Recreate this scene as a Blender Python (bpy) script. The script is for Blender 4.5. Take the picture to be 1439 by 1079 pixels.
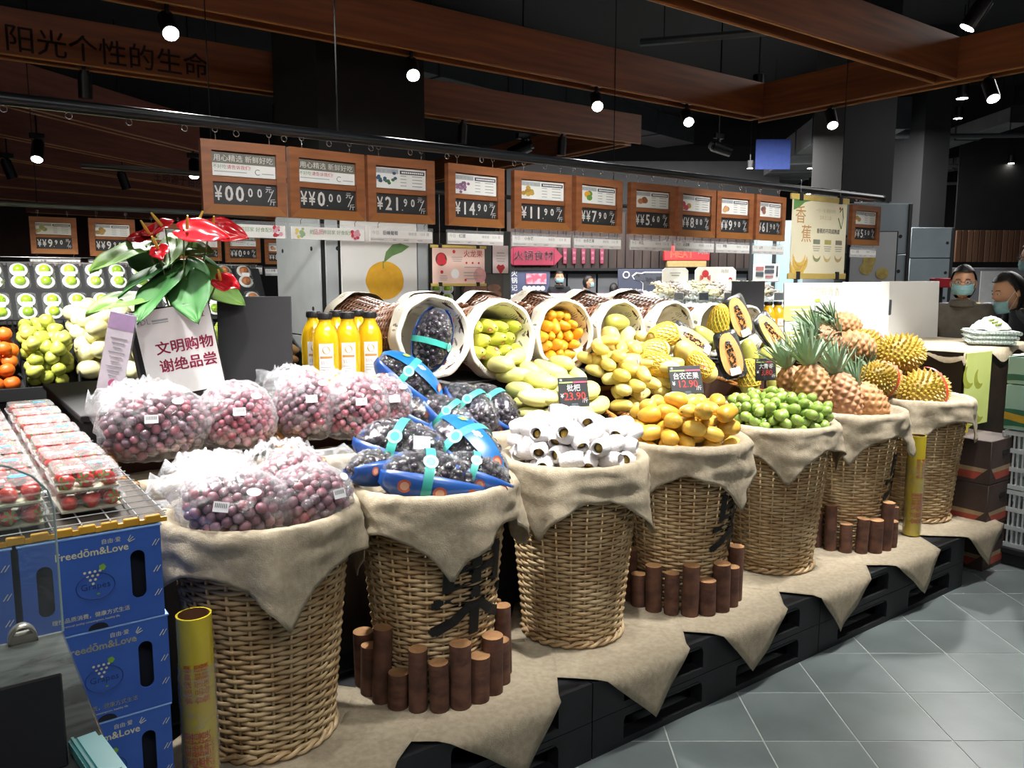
import bpy, bmesh, math, random
from math import sin, cos, pi, radians, sqrt, atan2
from mathutils import Vector, Matrix, noise, Euler
for _o in list(bpy.data.objects):
    bpy.data.objects.remove(_o)
scene = bpy.context.scene
COL = scene.collection
random.seed(7)

# ------------------------------------------------------------------ camera
FPX, CAMH, CXP, CYP = 1120.0, 1.45, 719.5, 539.5
PITCH = math.atan(144.5 / FPX)
cam_d = bpy.data.cameras.new('camera')
cam_d.sensor_width = 36.0
cam_d.lens = FPX / 1439.0 * 36.0
cam_d.clip_start = 0.02
cam_d.clip_end = 120
cam = bpy.data.objects.new('camera', cam_d)
COL.objects.link(cam)
cam.location = (0, 0, CAMH)
cam.rotation_euler = (pi / 2 - PITCH, 0, 0)
scene.camera = cam

# ------------------------------------------------------------------ world / exposure
wd = bpy.data.worlds.new('store_ambience')
scene.world = wd
wd.use_nodes = True
wd.node_tree.nodes['Background'].inputs[0].default_value = (0.93, 0.97, 1.0, 1)
wd.node_tree.nodes['Background'].inputs[1].default_value = 0.16
scene.view_settings.view_transform = 'Standard'
scene.view_settings.look = 'None'
scene.view_settings.gamma = 1.0
scene.view_settings.use_curve_mapping = False
scene.view_settings.exposure = 0.55
scene.cycles.transparent_max_bounces = 14
scene.cycles.max_bounces = 6
scene.cycles.sample_clamp_indirect = 6.0

def area_light(name, loc, size, power, target, color=(1, 0.98, 0.95)):
    d = bpy.data.lights.new(name, 'AREA')
    d.shape = 'RECTANGLE'
    d.size, d.size_y = size
    d.energy = power
    d.color = color
    o = bpy.data.objects.new(name, d)
    COL.objects.link(o)
    o.location = loc
    o.rotation_euler = (Vector(target) - Vector(loc)).to_track_quat('-Z', 'Y').to_euler()
    return o
# added fill lights without fittings (aisle behind the viewer, far counters, seafood, entrance)
area_light('aisle_fill_light', (1.2, -0.8, 3.6), (4.0, 0.6), 40, (1.2, 0.6, 0))
area_light('counter_fill_light', (2.0, 13.2, 3.4), (9.0, 1.2), 260, (2.0, 14.2, 0.6))
area_light('seafood_fill_light', (2.6, 10.2, 3.2), (4.0, 0.8), 300, (2.7, 10.6, 0.8))
area_light('entrance_fill_light', (5.6, 7.2, 3.4), (2.0, 2.0), 60, (5.0, 6.6, 0.8))

# ------------------------------------------------------------------ pixel -> place helpers
ANG = atan2(0.590, 0.807)
SX, SY = cos(ANG), sin(ANG)
OY = 2.0885
_cp, _sp = cos(PITCH), sin(PITCH)
def ray(u, v):
    x, y = (u - CXP) / FPX, (v - CYP) / FPX
    return (x, _cp - y * _sp, -(_sp + y * _cp))
def onz(u, v, z):
    d = ray(u, v); k = (z - CAMH) / d[2]
    return Vector((d[0] * k, d[1] * k, z))
def onY(u, v, Y):
    d = ray(u, v); k = Y / d[1]
    return Vector((d[0] * k, Y, CAMH + d[2] * k))
def ont(u, v, t):
    d = ray(u, v)
    k = (t + OY * SX) / (-SY * d[0] + SX * d[1])
    return Vector((d[0] * k, d[1] * k, CAMH + d[2] * k))
def W(s, t, z=0.0):
    return Vector((SX * s - SY * t, OY + SY * s + SX * t, z))
def st(P):
    x, y = P[0], P[1] - OY
    return SX * x + SY * y, -SY * x + SX * y
def s_of(u, t, z):
    lo, hi = -3.0, 8.0
    for _ in range(40):
        m = (lo + hi) / 2
        p = W(m, t, z)
        zc = p.y * _cp - (p.z - CAMH) * _sp
        if CXP + FPX * p.x / zc < u: lo = m
        else: hi = m
    return lo

# ------------------------------------------------------------------ materials
def lin(c):
    c = c / 255.0
    return c / 12.92 if c <= 0.04045 else ((c + 0.055) / 1.055) ** 2.4
def hexc(h):
    h = h.lstrip('#')
    return tuple(lin(int(h[i:i + 2], 16)) for i in (0, 2, 4))
MATS = {}
def mat(name, col, rough=0.6, col2=None, scale=20.0, bump=0.0, bscale=None, metal=0.0, emit=0.0, detail=3.0,
        stretch=(1, 1, 1), spec=0.5, coat=0.0, alpha=None, sub=0.0, ramp=(0.35, 0.65), coords='Object'):
    if name in MATS: return MATS[name]
    m = bpy.data.materials.new(name)
    m.use_nodes = True
    nt = m.node_tree; N = nt.nodes; L = nt.links
    b = N['Principled BSDF']
    c1 = hexc(col) if isinstance(col, str) else col
    c2 = (hexc(col2) if isinstance(col2, str) else col2) if col2 else tuple(min(1, x * 0.82) for x in c1)
    tc = N.new('ShaderNodeTexCoord'); mp = N.new('ShaderNodeMapping')
    mp.inputs['Scale'].default_value = stretch
    L.new(tc.outputs[coords], mp.inputs[0])
    nz = N.new('ShaderNodeTexNoise'); nz.inputs['Scale'].default_value = scale; nz.inputs['Detail'].default_value = detail
    L.new(mp.outputs[0], nz.inputs['Vector'])
    rp = N.new('ShaderNodeValToRGB')
    rp.color_ramp.elements[0].position, rp.color_ramp.elements[1].position = ramp
    rp.color_ramp.elements[0].color = (*c2, 1); rp.color_ramp.elements[1].color = (*c1, 1)
    L.new(nz.outputs['Fac'], rp.inputs[0]); L.new(rp.outputs[0], b.inputs['Base Color'])
    b.inputs['Roughness'].default_value = rough; b.inputs['Metallic'].default_value = metal
    b.inputs['Specular IOR Level'].default_value = spec
    b.inputs['Coat Weight'].default_value = coat
    if sub:
        b.inputs['Subsurface Weight'].default_value = sub; b.inputs['Subsurface Radius'].default_value = (0.01, 0.005, 0.004)
    if emit:
        L.new(rp.outputs[0], b.inputs['Emission Color']); b.inputs['Emission Strength'].default_value = emit
    if bump:
        n2 = N.new('ShaderNodeTexNoise'); n2.inputs['Scale'].default_value = bscale or scale * 3; n2.inputs['Detail'].default_value = 4
        L.new(mp.outputs[0], n2.inputs['Vector'])
        bp = N.new('ShaderNodeBump'); bp.inputs['Strength'].default_value = bump; bp.inputs['Distance'].default_value = 0.004
        L.new(n2.outputs['Fac'], bp.inputs['Height']); L.new(bp.outputs[0], b.inputs['Normal'])
    if alpha is not None:
        b.inputs['Alpha'].default_value = alpha
    MATS[name] = m
    return m

def film_mat(name, tint=(1, 1, 1), base=0.10, streak=0.28, rough=0.12, scale=14.0, milky=0.5):
    """thin clear plastic: see-through sheet with glossy streaks, no refraction"""
    if name in MATS: return MATS[name]
    m = bpy.data.materials.new(name); m.use_nodes = True
    nt = m.node_tree; N = nt.nodes; L = nt.links
    N.remove(N['Principled BSDF'])
    out = N['Material Output']
    tr = N.new('ShaderNodeBsdfTransparent'); tr.inputs[0].default_value = (*tint, 1)
    gl = N.new('ShaderNodeBsdfGlossy'); gl.inputs['Roughness'].default_value = rough
    df = N.new('ShaderNodeBsdfDiffuse'); df.inputs[0].default_value = (0.9, 0.92, 0.95, 1)
    mx0 = N.new('ShaderNodeMixShader'); mx0.inputs[0].default_value = milky
    L.new(gl.outputs[0], mx0.inputs[1]); L.new(df.outputs[0], mx0.inputs[2])
    lw = N.new('ShaderNodeLayerWeight'); lw.inputs[0].default_value = 0.25
    tc = N.new('ShaderNodeTexCoord'); mp = N.new('ShaderNodeMapping'); mp.inputs['Scale'].default_value = (1, 1, 2.2)
    L.new(tc.outputs['Object'], mp.inputs[0])
    nz = N.new('ShaderNodeTexNoise'); nz.inputs['Scale'].default_value = scale; nz.inputs['Detail'].default_value = 5; nz.inputs['Distortion'].default_value = 1.2
    L.new(mp.outputs[0], nz.inputs['Vector'])
    rp = N.new('ShaderNodeMapRange'); rp.inputs[1].default_value = 0.50; rp.inputs[2].default_value = 0.72
    rp.inputs[3].default_value = base; rp.inputs[4].default_value = base + streak
    L.new(nz.outputs['Fac'], rp.inputs[0])
    ad = N.new('ShaderNodeMath'); ad.operation = 'MULTIPLY_ADD'; ad.inputs[1].default_value = 0.55
    L.new(lw.outputs['Facing'], ad.inputs[0]); L.new(rp.outputs[0], ad.inputs[2])
    ad.use_clamp = True
    mx = N.new('ShaderNodeMixShader')
    L.new(ad.outputs[0], mx.inputs[0]); L.new(tr.outputs[0], mx.inputs[1]); L.new(mx0.outputs[0], mx.inputs[2])
    bp = N.new('ShaderNodeBump'); bp.inputs['Strength'].default_value = 0.6; bp.inputs['Distance'].default_value = 0.004
    n2 = N.new('ShaderNodeTexNoise'); n2.inputs['Scale'].default_value = scale * 3.5; n2.inputs['Detail'].default_value = 3; n2.inputs['Distortion'].default_value = 0.8
    L.new(mp.outputs[0], n2.inputs['Vector']); L.new(n2.outputs['Fac'], bp.inputs['Height']); L.new(bp.outputs[0], gl.inputs['Normal'])
    L.new(mx.outputs[0], out.inputs[0])
    MATS[name] = m
    return m

# ------------------------------------------------------------------ mesh builder
class MB:
    def __init__(s): s.v = []; s.f = []; s.m = []
    def add(s, vf, mi=0, M=None):
        v, f = vf; o = len(s.v)
        s.v.extend([M @ Vector(p) for p in v] if M is not None else v)
        s.f.extend([tuple(i + o for i in q) for q in f]); s.m.extend([mi] * len(f))
        return s
def T(x=0, y=0, z=0): return Matrix.Translation((x, y, z))
def R(ax, ang): return Matrix.Rotation(ang, 4, ax)
def S(x, y, z): return Matrix.Diagonal((x, y, z, 1))
def box(sx, sy, sz, c=(0, 0, 0)):
    x, y, z = sx / 2, sy / 2, sz / 2; a, b, d = c
    v = [(a + i * x, b + j * y, d + k * z) for i in (-1, 1) for j in (-1, 1) for k in (-1, 1)]
    return v, [(0, 1, 3, 2), (4, 6, 7, 5), (0, 4, 5, 1), (2, 3, 7, 6), (0, 2, 6, 4), (1, 5, 7, 3)]
def bbox(sx, sy, sz, c=(0, 0, 0), bev=0.004, seg=1):
    bm = bmesh.new(); bmesh.ops.create_cube(bm, size=1)
    for q in bm.verts: q.co = Vector((q.co.x * sx, q.co.y * sy, q.co.z * sz))
    bmesh.ops.bevel(bm, geom=bm.edges[:], offset=min(bev, sx * .45, sy * .45, sz * .45), segments=seg, affect='EDGES')
    v = [(q.co.x + c[0], q.co.y + c[1], q.co.z + c[2]) for q in bm.verts]
    bm.verts.index_update()
    f = [tuple(q.index for q in p.verts) for p in bm.faces]; bm.free()
    return v, f
def cyl(r, h, seg=16, r2=None, z0=0.0, caps=True):
    r2 = r if r2 is None else r2
    v = [(r * cos(2 * pi * i / seg), r * sin(2 * pi * i / seg), z0) for i in range(seg)]
    v += [(r2 * cos(2 * pi * i / seg), r2 * sin(2 * pi * i / seg), z0 + h) for i in range(seg)]
    f = [(i, (i + 1) % seg, seg + (i + 1) % seg, seg + i) for i in range(seg)]
    if caps: f += [tuple(range(seg - 1, -1, -1)), tuple(range(seg, 2 * seg))]
    return v, f
def lathe(prof, seg=16, caps=True):
    v = []; f = []; n = len(prof)
    for r, z in prof:
        for i in range(seg): v.append((r * cos(2 * pi * i / seg), r * sin(2 * pi * i / seg), z))
    for k in range(n - 1):
        for i in range(seg):
            j = (i + 1) % seg
            f.append((k * seg + i, k * seg + j, (k + 1) * seg + j, (k + 1) * seg + i))
    if caps and prof[0][0] > 1e-5: f.append(tuple(range(seg - 1, -1, -1)))
    if caps and prof[-1][0] > 1e-5: f.append(tuple((n - 1) * seg + i for i in range(seg)))
    return v, f
def sph(rx, ry=None, rz=None, nu=14, nv=9, c=(0, 0, 0)):
    ry = rx if ry is None else ry; rz = rx if rz is None else rz
    v = [(c[0], c[1], c[2] - rz)]; f = []
    for k in range(1, nv):
        a = -pi / 2 + pi * k / nv
        for i in range(nu):
            b = 2 * pi * i / nu
            v.append((c[0] + rx * cos(a) * cos(b), c[1] + ry * cos(a) * sin(b), c[2] + rz * sin(a)))
    v.append((c[0], c[1], c[2] + rz)); top = len(v) - 1
    for i in range(nu):
        j = (i + 1) % nu
        f.append((0, 1 + j, 1 + i))
        for k in range(nv - 2):
            a = 1 + k * nu
            f.append((a + i, a + j, a + nu + j, a + nu + i))
        a = 1 + (nv - 2) * nu
        f.append((a + i, a + j, top))
    return v, f
def tube(pts, r, seg=6, closed=False, flat=1.0, caps=True):
    pts = [Vector(p) for p in pts]; n = len(pts); v = []; f = []
    for k in range(n):
        a = pts[(k - 1) % n] if (closed or k > 0) else pts[k]
        b = pts[(k + 1) % n] if (closed or k < n - 1) else pts[k]
        d = (b - a)
        d = d.normalized() if d.length > 1e-9 else Vector((0, 0, 1))
        up = Vector((0, 0, 1)) if abs(d.z) < 0.9 else Vector((1, 0, 0))
        x = d.cross(up).normalized(); y = x.cross(d).normalized()
        rr = r[k] if isinstance(r, (list, tuple)) else r
        for i in range(seg):
            t = 2 * pi * i / seg
            v.append(tuple(pts[k] + x * (rr * cos(t)) + y * (rr * flat * sin(t))))
    for k in range(n if closed else n - 1):
        k2 = (k + 1) % n
        for i in range(seg):
            j = (i + 1) % seg
            f.append((k * seg + i, k * seg + j, k2 * seg + j, k2 * seg + i))
    if not closed and caps:
        f.append(tuple(range(seg - 1, -1, -1))); f.append(tuple((n - 1) * seg + i for i in range(seg)))
    return v, f
def grid(fn, nu, nv, cu=False):
    """fn(i/nu, j/nv) -> point; closed in u if cu"""
    v = []; f = []; n = nu if cu else nu + 1
    for j in range(nv + 1):
        for i in range(n): v.append(tuple(fn(i / nu, j / nv)))
    for j in range(nv):
        for i in range(nu):
            a, b = j * n + i, j * n + (i + 1) % n
            f.append((a, b, b + n, a + n))
    return v, f
def prism(outline, h, z0=0.0):
    n = len(outline)
    v = [(x, y, z0) for x, y in outline] + [(x, y, z0 + h) for x, y in outline]
    f = [tuple(range(n - 1, -1, -1)), tuple(range(n, 2 * n))] + [(i, (i + 1) % n, n + (i + 1) % n, n + i) for i in range(n)]
    return v, f
def rrect(w, h, r, n=4):
    o = []
    for cx, cy, a0 in ((w / 2 - r, h / 2 - r, 0), (-w / 2 + r, h / 2 - r, pi / 2), (-w / 2 + r, -h / 2 + r, pi), (w / 2 - r, -h / 2 + r, 3 * pi / 2)):
        for i in range(n + 1):
            a = a0 + pi / 2 * i / n
            o.append((cx + r * cos(a), cy + r * sin(a)))
    return o
def disc(r, seg=20, c=(0, 0, 0), ry=None):
    ry = r if ry is None else ry
    return [(c[0] + r * cos(2 * pi * i / seg), c[1] + ry * sin(2 * pi * i / seg), c[2]) for i in range(seg)], [tuple(range(seg))]
_TX = {}
def text(body, size, align='CENTER', bold=0.0):
    """flat lettering in the XY plane, baseline at y=0"""
    k = (body, align)
    if k not in _TX:
        c = bpy.data.curves.new('lettering', 'FONT'); c.body = body; c.size = 1; c.resolution_u = 2
        c.align_x = align
        o = bpy.data.objects.new('lettering', c)
        m = bpy.data.meshes.new_from_object(o)
        _TX[k] = ([tuple(q.co) for q in m.vertices], [tuple(p.vertices) for p in m.polygons])
        bpy.data.objects.remove(o); bpy.data.curves.remove(c); bpy.data.meshes.remove(m)
    v, f = _TX[k]
    out = [(x * size, y * size, z) for x, y, z in v]; fo = list(f)
    if bold:                       # heavier stroke: two more copies nudged sideways and up
        n = len(v)
        for q, (dx, dy) in enumerate(((bold * 1.3, 0), (bold * .6, bold))):
            out += [((x + dx) * size, (y + dy) * size, z) for x, y, z in v]; fo += [tuple(i + n * (q + 1) for i in p) for p in f]
    return out, fo
FACE = R('X', pi / 2)      # XY artwork -> upright, facing -Y
def mesh_of(name, mb, mats, smooth=True, ang=38):
    me = bpy.data.meshes.new(name)
    me.from_pydata([tuple(p) for p in mb.v], [], mb.f)
    for q in (mats if isinstance(mats, (list, tuple)) else [mats]): me.materials.append(q)
    me.polygons.foreach_set('material_index', mb.m)
    if smooth:
        me.polygons.foreach_set('use_smooth', [True] * len(mb.f))
        if ang < 180: me.set_sharp_from_angle(angle=radians(ang))
    me.update()
    return me
def inst(name, me, parent=None, loc=(0, 0, 0), rot=(0, 0, 0), scale=(1, 1, 1)):
    o = bpy.data.objects.new(name, me); COL.objects.link(o)
    o.location = loc
    if isinstance(rot, Matrix): o.rotation_euler = rot.to_euler()
    else: o.rotation_euler = rot
    o.scale = scale
    if parent is not None: o.parent = parent
    return o
def mk(name, mb, mats, parent=None, loc=(0, 0, 0), rot=(0, 0, 0), smooth=True, ang=38):
    if isinstance(mb, tuple): mb = MB().add(mb)
    return inst(name, mesh_of(name, mb, mats, smooth, ang), parent, loc, rot)
def tag(o, label, cat, group=None):
    o['label'] = label; o['category'] = cat
    if group: o['group'] = group
    return o
def thing(name, label, cat, loc=(0, 0, 0), rot=(0, 0, 0), group=None, scale=1.0):
    o = bpy.data.objects.new(name, None); COL.objects.link(o)
    o.empty_display_size = 0.05
    o.location = loc; o.rotation_euler = rot; o.scale = (scale,) * 3
    return tag(o, label, cat, group)
def struct(o):
    o['kind'] = 'structure'; return o
def copy_tree(o, parent=None):
    c = o.copy(); COL.objects.link(c)
    if parent is not None: c.parent = parent
    for ch in list(o.children): copy_tree(ch, c)
    return c
IR = (0, 0, ANG)     # rotation of everything that stands square to the fruit island
# ================================================================== SHELL
# floor: grout bed + separate tiles where they can be told apart
TS = 0.3015
m_tile = mat('floor_tile_stone', '#727b7b', 0.32, '#616a6a', 3.0, bump=0.05, bscale=60, detail=6)
m_grout = mat('tile_grout', '#b8bdb9', 0.8, '#a3a8a4', 30)
def far_tile_mat():
    m = bpy.data.materials.new('far_floor_tiles'); m.use_nodes = True
    nt = m.node_tree; b = nt.nodes['Principled BSDF']
    tc = nt.nodes.new('ShaderNodeTexCoord'); br = nt.nodes.new('ShaderNodeTexBrick')
    br.offset = 0; br.inputs['Scale'].default_value = 1; br.inputs['Brick Width'].default_value = TS; br.inputs['Row Height'].default_value = TS
    br.inputs['Mortar Size'].default_value = 0.0025; br.inputs['Color1'].default_value = (*hexc('#7b8484'), 1)
    br.inputs['Color2'].default_value = (*hexc('#727b7b'), 1); br.inputs['Mortar'].default_value = (*hexc('#b0b5b1'), 1)
    nt.links.new(tc.outputs['Object'], br.inputs['Vector']); nt.links.new(br.outputs['Color'], b.inputs['Base Color'])
    b.inputs['Roughness'].default_value = 0.35
    return m
fl = struct(mk('floor', MB().add(box(34, 34, 0.1, (2, 8, -0.056)), 0), [far_tile_mat()], smooth=False))
bed = struct(mk('floor', MB().add(box(12 * TS, 13 * TS, 0.004, (0, 0, 0)), 0), [m_grout], smooth=False))
TX0 = onz(917.5, 975, 0).x - 2 * TS
TY0 = onz(800, 1041, 0).y - 3 * TS
bed.location = (TX0 + 6 * TS, TY0 + 6.5 * TS, -0.0035)
tile_me = mesh_of('floor_tile', MB().add(bbox(TS - 0.0042, TS - 0.0042, 0.006, (0, 0, -0.003), 0.0012)), m_tile)
for i in range(12):
    for j in range(13):
        if i < 3 and j > 7: continue
        inst('floor_tile', tile_me, bed, ((i - 5.5) * TS, (j - 6) * TS, 0.0035), (0, 0, random.choice((0, pi / 2, pi))))
# ceiling slab, far walls
m_black = mat('matt_black_paint', '#17181a', 0.8, '#0f1012', 2.0)
m_ceil = mat('ceiling_black', '#0d0e10', 0.9, '#090a0b', 1.0)
struct(mk('ceiling', MB().add(box(34, 34, 0.1, (2, 8, 4.6))), m_ceil, smooth=False))
m_wallb = mat('back_wall_paint', '#131417', 0.85, '#0f1013', 1.0)
struct(mk('wall_back', MB().add(box(34, 0.1, 4.6, (2, 19.0, 2.3))), m_wallb, smooth=False))
struct(mk('wall_left', MB().add(box(0.1, 34, 4.6, (-9.6, 8, 2.3))), mat('left_wall_brown', '#3b2018', 0.8, '#2c1711', 2), smooth=False))
struct(mk('wall_right', MB().add(box(0.1, 34, 4.6, (15, 8, 2.3))), m_wallb, smooth=False))

# ------------------------------------------------------------------ timber light beams
m_wood = mat('reddish_timber', '#7d4420', 0.55, '#63331a', 3.0, bump=0.08, bscale=60, stretch=(0.6, 9, 9), detail=6)
m_wood_d = mat('dark_red_timber', '#6e3320', 0.6, '#582616', 3.0, bump=0.08, bscale=60, stretch=(0.6, 9, 9), detail=6)
m_edge = mat('timber_lip', '#b9803f', 0.5, '#a06c33', 8)
m_track = mat('track_black', '#111214', 0.5, '#0c0d0e', 5)
def beam(p0, p1, label, w=0.16, h=0.27, m=None, letters=None, lx=None):
    p0, p1 = Vector(p0), Vector(p1); d = p1 - p0; L = d.length
    a = atan2(d.y, d.x)
    t = thing('timber_beam', label, 'beam', p0, (0, 0, a), 'timber beams under the ceiling')
    m = m or m_wood
    for sd in (-1, 1):
        b = mk('side_board', MB().add(bbox(L, 0.022, h, (L / 2, sd * (w / 2 - 0.011), h / 2), 0.003)), m, t)
        mk('lip', MB().add(box(L, 0.006, 0.008, (L / 2, sd * (w / 2 - 0.014), -0.003))), m_edge, b)
    mk('soffit_board', MB().add(box(L, w - 0.044, 0.02, (L / 2, 0, 0.075))), m, t)
    mk('lamp_track', MB().add(box(L - 0.05, 0.035, 0.03, (L / 2, 0, 0.05))), m_track, t)
    if letters:
        mk('painted_letters', MB().add(text(letters, 0.17, 'LEFT', 0.01), 0, T(lx, -w / 2 - 0.002, 0.03) @ FACE), mat('letter_black', '#1d1412', 0.7), t)
    return t
ZB = 2.8
B3a, B3b = onz(640, -50, ZB), onz(1305, 113, ZB)
s3, t3 = st(B3b)
s2, t2 = st(onz(1070, 168, ZB))
s1, t1 = st(onz(893, 203, ZB))
t3 = 1.13
beam(W(-3.6, t3, ZB), W(s2 - 0.09, t3, ZB), 'long reddish timber beam above the fruit baskets meeting the cross beam')
beam(W(-3.6, t2, ZB), W(s2 - 0.09, t2, ZB), 'reddish timber beam carrying three lit black spotlights above the price signs')
beam(W(s2, t2 + 0.08, ZB), W(s2, -1.6, ZB), 'reddish timber cross beam joining the ends of two long beams', m=m_wood)
b1 = beam(W(-3.2, t1, ZB), W(s1, t1, ZB), 'reddish timber beam with black painted characters and a free end',
     letters='阳光个性的生命', lx=0.0)
ux = s_of(4, t1, ZB)
for ch in b1.children:
    if ch.name.startswith('painted_letters'): ch.location.x = ux + 3.2
beam(W(s1 - 0.08, t1 + 0.08, ZB), W(s1 - 0.08, t1 + 4.0, ZB), 'reddish timber cross beam behind the free beam end')
beam(W(-3.6, -0.27, ZB), W(4.2, -0.27, ZB), 'reddish timber beam above the aisle tiles with a row of spotlights')
for k, ((ua, va), (ub, vb)) in enumerate([((0, 145), (270, 212)), ((0, 190), (283, 247)), ((0, 222), (280, 267)), ((0, 245), (290, 277)),
                                         ((0, 262), (290, 287)), ((0, 279), (290, 302)), ((0, 296), (290, 312))]):
    A, B = onz(ua, va, ZB), onz(ub, vb, ZB)
    d = (B - A); A2 = A - d * 0.9; B2 = B + d * (0.55 if k > 1 else 0.02)
    beam(A2, B2, 'dark red timber beam above the left produce wall, %s from the lettered beam' %
         ('first', 'second', 'third', 'fourth', 'fifth', 'sixth', 'seventh')[k], h=0.34, w=0.14, m=m_wood_d,
         letters='生命源于自然' if k == 2 else None, lx=5.2)

# ------------------------------------------------------------------ spotlights
m_lamp = mat('lamp_housing_black', '#15161a', 0.35, '#0e0f12', 8, metal=0.3)
m_lens = mat('lamp_lens_lit', '#fffaf0', 0.3, '#fff6e6', 3, emit=30)
m_lens_off = mat('lamp_lens_dark', '#3a3c40', 0.2, '#2c2e31', 6)
_hb = MB().add(cyl(0.042, 0.15, 20)); _hb.add(cyl(0.03, 0.02, 16, z0=0.15))
lamp_house_me = mesh_of('housing', _hb, m_lamp)
_lz = MB().add(disc(0.037, 20, (0, 0, 0.002)))
lens_me = mesh_of('lens', _lz, m_lens); lens_off_me = mesh_of('lens', _lz, m_lens_off)
stem_me = mesh_of('stem', MB().add(cyl(0.012, 1, 10)), m_lamp)
adapter_me = mesh_of('track_adapter', MB().add(bbox(0.1, 0.03, 0.04, (0, 0, 0.02), 0.004)), m_lamp)
def spot(top, aim, label, power=0.0, angle=50, blend=0.6, drop=0.09, lit=True, scale=1.0, group='black track spotlights', radius=0.04, rod=False, col=(1, 0.98, 0.945)):
    top = Vector(top); aim = Vector(aim)
    t = thing('track_spotlight', label, 'spotlight', top, (0, 0, 0), group)
    inst('track_adapter', adapter_me, t, (0, 0, 0), (0, 0, ANG), (scale,) * 3)
    inst('stem', stem_me, t, (0, 0, -drop), (0, 0, 0), (scale, scale, drop))
    if rod: inst('drop_rod', stem_me, t, (0, 0, 0.03), (0, 0, 0), (0.7, 0.7, 4.52 - top.z))
    piv = Vector((0, 0, -drop))
    d = (aim - (top + piv)).normalized()
    q = (-d).to_track_quat('Z', 'Y').to_euler()      # housing +Z points back towards pivot side
    base = piv + d * (0.10 * scale)
    h = inst('housing', lamp_house_me, t, base, q, (scale,) * 3)
    inst('lens', lens_me if lit else lens_off_me, h, (0, 0, -0.004))
    if lit and power:
        ld = bpy.data.lights.new('spot_beam', 'SPOT'); ld.energy = power; ld.spot_size = radians(angle); ld.spot_blend = blend
        ld.shadow_soft_size = radius; ld.color = col
        lo = bpy.data.objects.new('spot_beam', ld); COL.objects.link(lo); lo.parent = t
        lo.location = base + d * 0.02; lo.rotation_euler = d.to_track_quat('-Z', 'Y').to_euler()
    return t
P_SPOT = 190
# beam over the price signs (lit, in view)
for u, lab, aim in ((235, 'first along the beam above the plant', (-0.3, 0.75, 1.0)), (578, 'second along the beam, above the grape price sign', (0.5, 0.85, 1.0)),
                    (838, 'third along the beam, above the mango price signs', (1.4, 0.85, 1.0)), (965, 'fourth along the beam, near the cross beam', (2.3, 0.8, 1.0))):
    s = s_of(u, t2, 2.75)
    spot(W(s, t2, ZB + 0.01), W(*aim), 'lit black track spotlight, ' + lab, P_SPOT * 1.3, 44)
spot(W(s2, s_of(0, 0, 0) * 0 + st(onz(1182, 152, ZB))[1], ZB + 0.01), W(3.6, 1.0, 1.0), 'lit black spotlight hanging from the cross beam beside the grey duct', P_SPOT, 44)
spot(W(s2, st(onz(1390, 105, ZB))[1], ZB + 0.01), W(3.3, -0.6, 0.0), 'glaring lit spotlight at the far end of the cross beam', P_SPOT * 0.9, 60)
# beam straight above the baskets
for k, (s, aim) in enumerate(((-1.3, (-0.9, 0.6, 0.95)), (-0.45, (-0.5, 0.5, 0.9)), (0.45, (0.25, 0.75, 0.95)), (1.3, (1.0, 0.75, 0.95)), (1.85, (1.75, 0.75, 0.95)), (2.5, (2.4, 0.7, 0.95)), (3.3, (3.2, 0.7, 1.0)))):
    spot(W(s, t3 if k < 2 else -0.27, ZB + 0.01), W(*aim), 'lit black spotlight above the basket tops, %s in the row' % ('first', 'second', 'third', 'fourth', 'fifth', 'sixth', 'seventh')[k], P_SPOT * (0.9 if k < 2 else 1.0), 62 if k < 2 else 54)
spot(W(-0.30, t3, ZB + 0.01), W(1.25, 3.2, 1.5), 'added unseen spotlight over the baskets turned back to the concrete column', P_SPOT * 0.75, 46, 0.8)  # out-of-frame lamp added to brighten the column and its picture
# aisle beam lights basket fronts and floor; unseen seventh lamp added to brighten boards
for k, (s, aim) in enumerate(((-1.2, (-0.8, 0.35, 0.8)), (0.0, (0.0, 0.5, 0.8)), (1.1, (1.1, 0.5, 0.8)), (2.1, (2.1, 0.5, 0.8)), (2.9, (2.6, -0.75, 0.0)), (1.6, (1.5, -0.9, 0.0)), (3.7, (3.9, 1.2, 1.25)))):
    spot(W(s, -0.27, ZB + 0.01), W(*aim), 'lit black spotlight on the beam over the aisle, %s in the row' % ('first', 'second', 'third', 'fourth', 'fifth', 'sixth', 'seventh')[k], P_SPOT * (0.20 if k < 4 else 0.42 if k < 6 else 0.22), 66 if k < 6 else 50)
# three unseen lamps added on the same beam to brighten the hanging signs
for k, (s, aim) in enumerate(((-0.55, (0.1, 1.5, 1.70)), (0.75, (1.3, 1.5, 1.72)), (2.5, (3.0, 1.5, 1.75)))):
    spot(W(s, -0.27, ZB + 0.01), W(*aim), 'added unseen spotlight on the aisle beam turned towards the price signs, %s of three' % ('first', 'second', 'third')[k], P_SPOT * (0.36 + 0.14 * k), 44, 0.9)
# unseen lamps added on this beam past the plant brighten the produce wall
for k, (s, aim) in enumerate(((-1.9, (-1.1, 3.7, 1.1)), (-1.15, (-0.55, 3.7, 1.1)), (-1.5, (0.2, 3.7, 1.1)))):
    spot(W(s, t2, ZB + 0.01), W(*aim), 'added unseen spotlight turned back to the produce wall, %s of three' % ('first', 'second', 'third')[k], P_SPOT * 0.85, 62)
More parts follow.
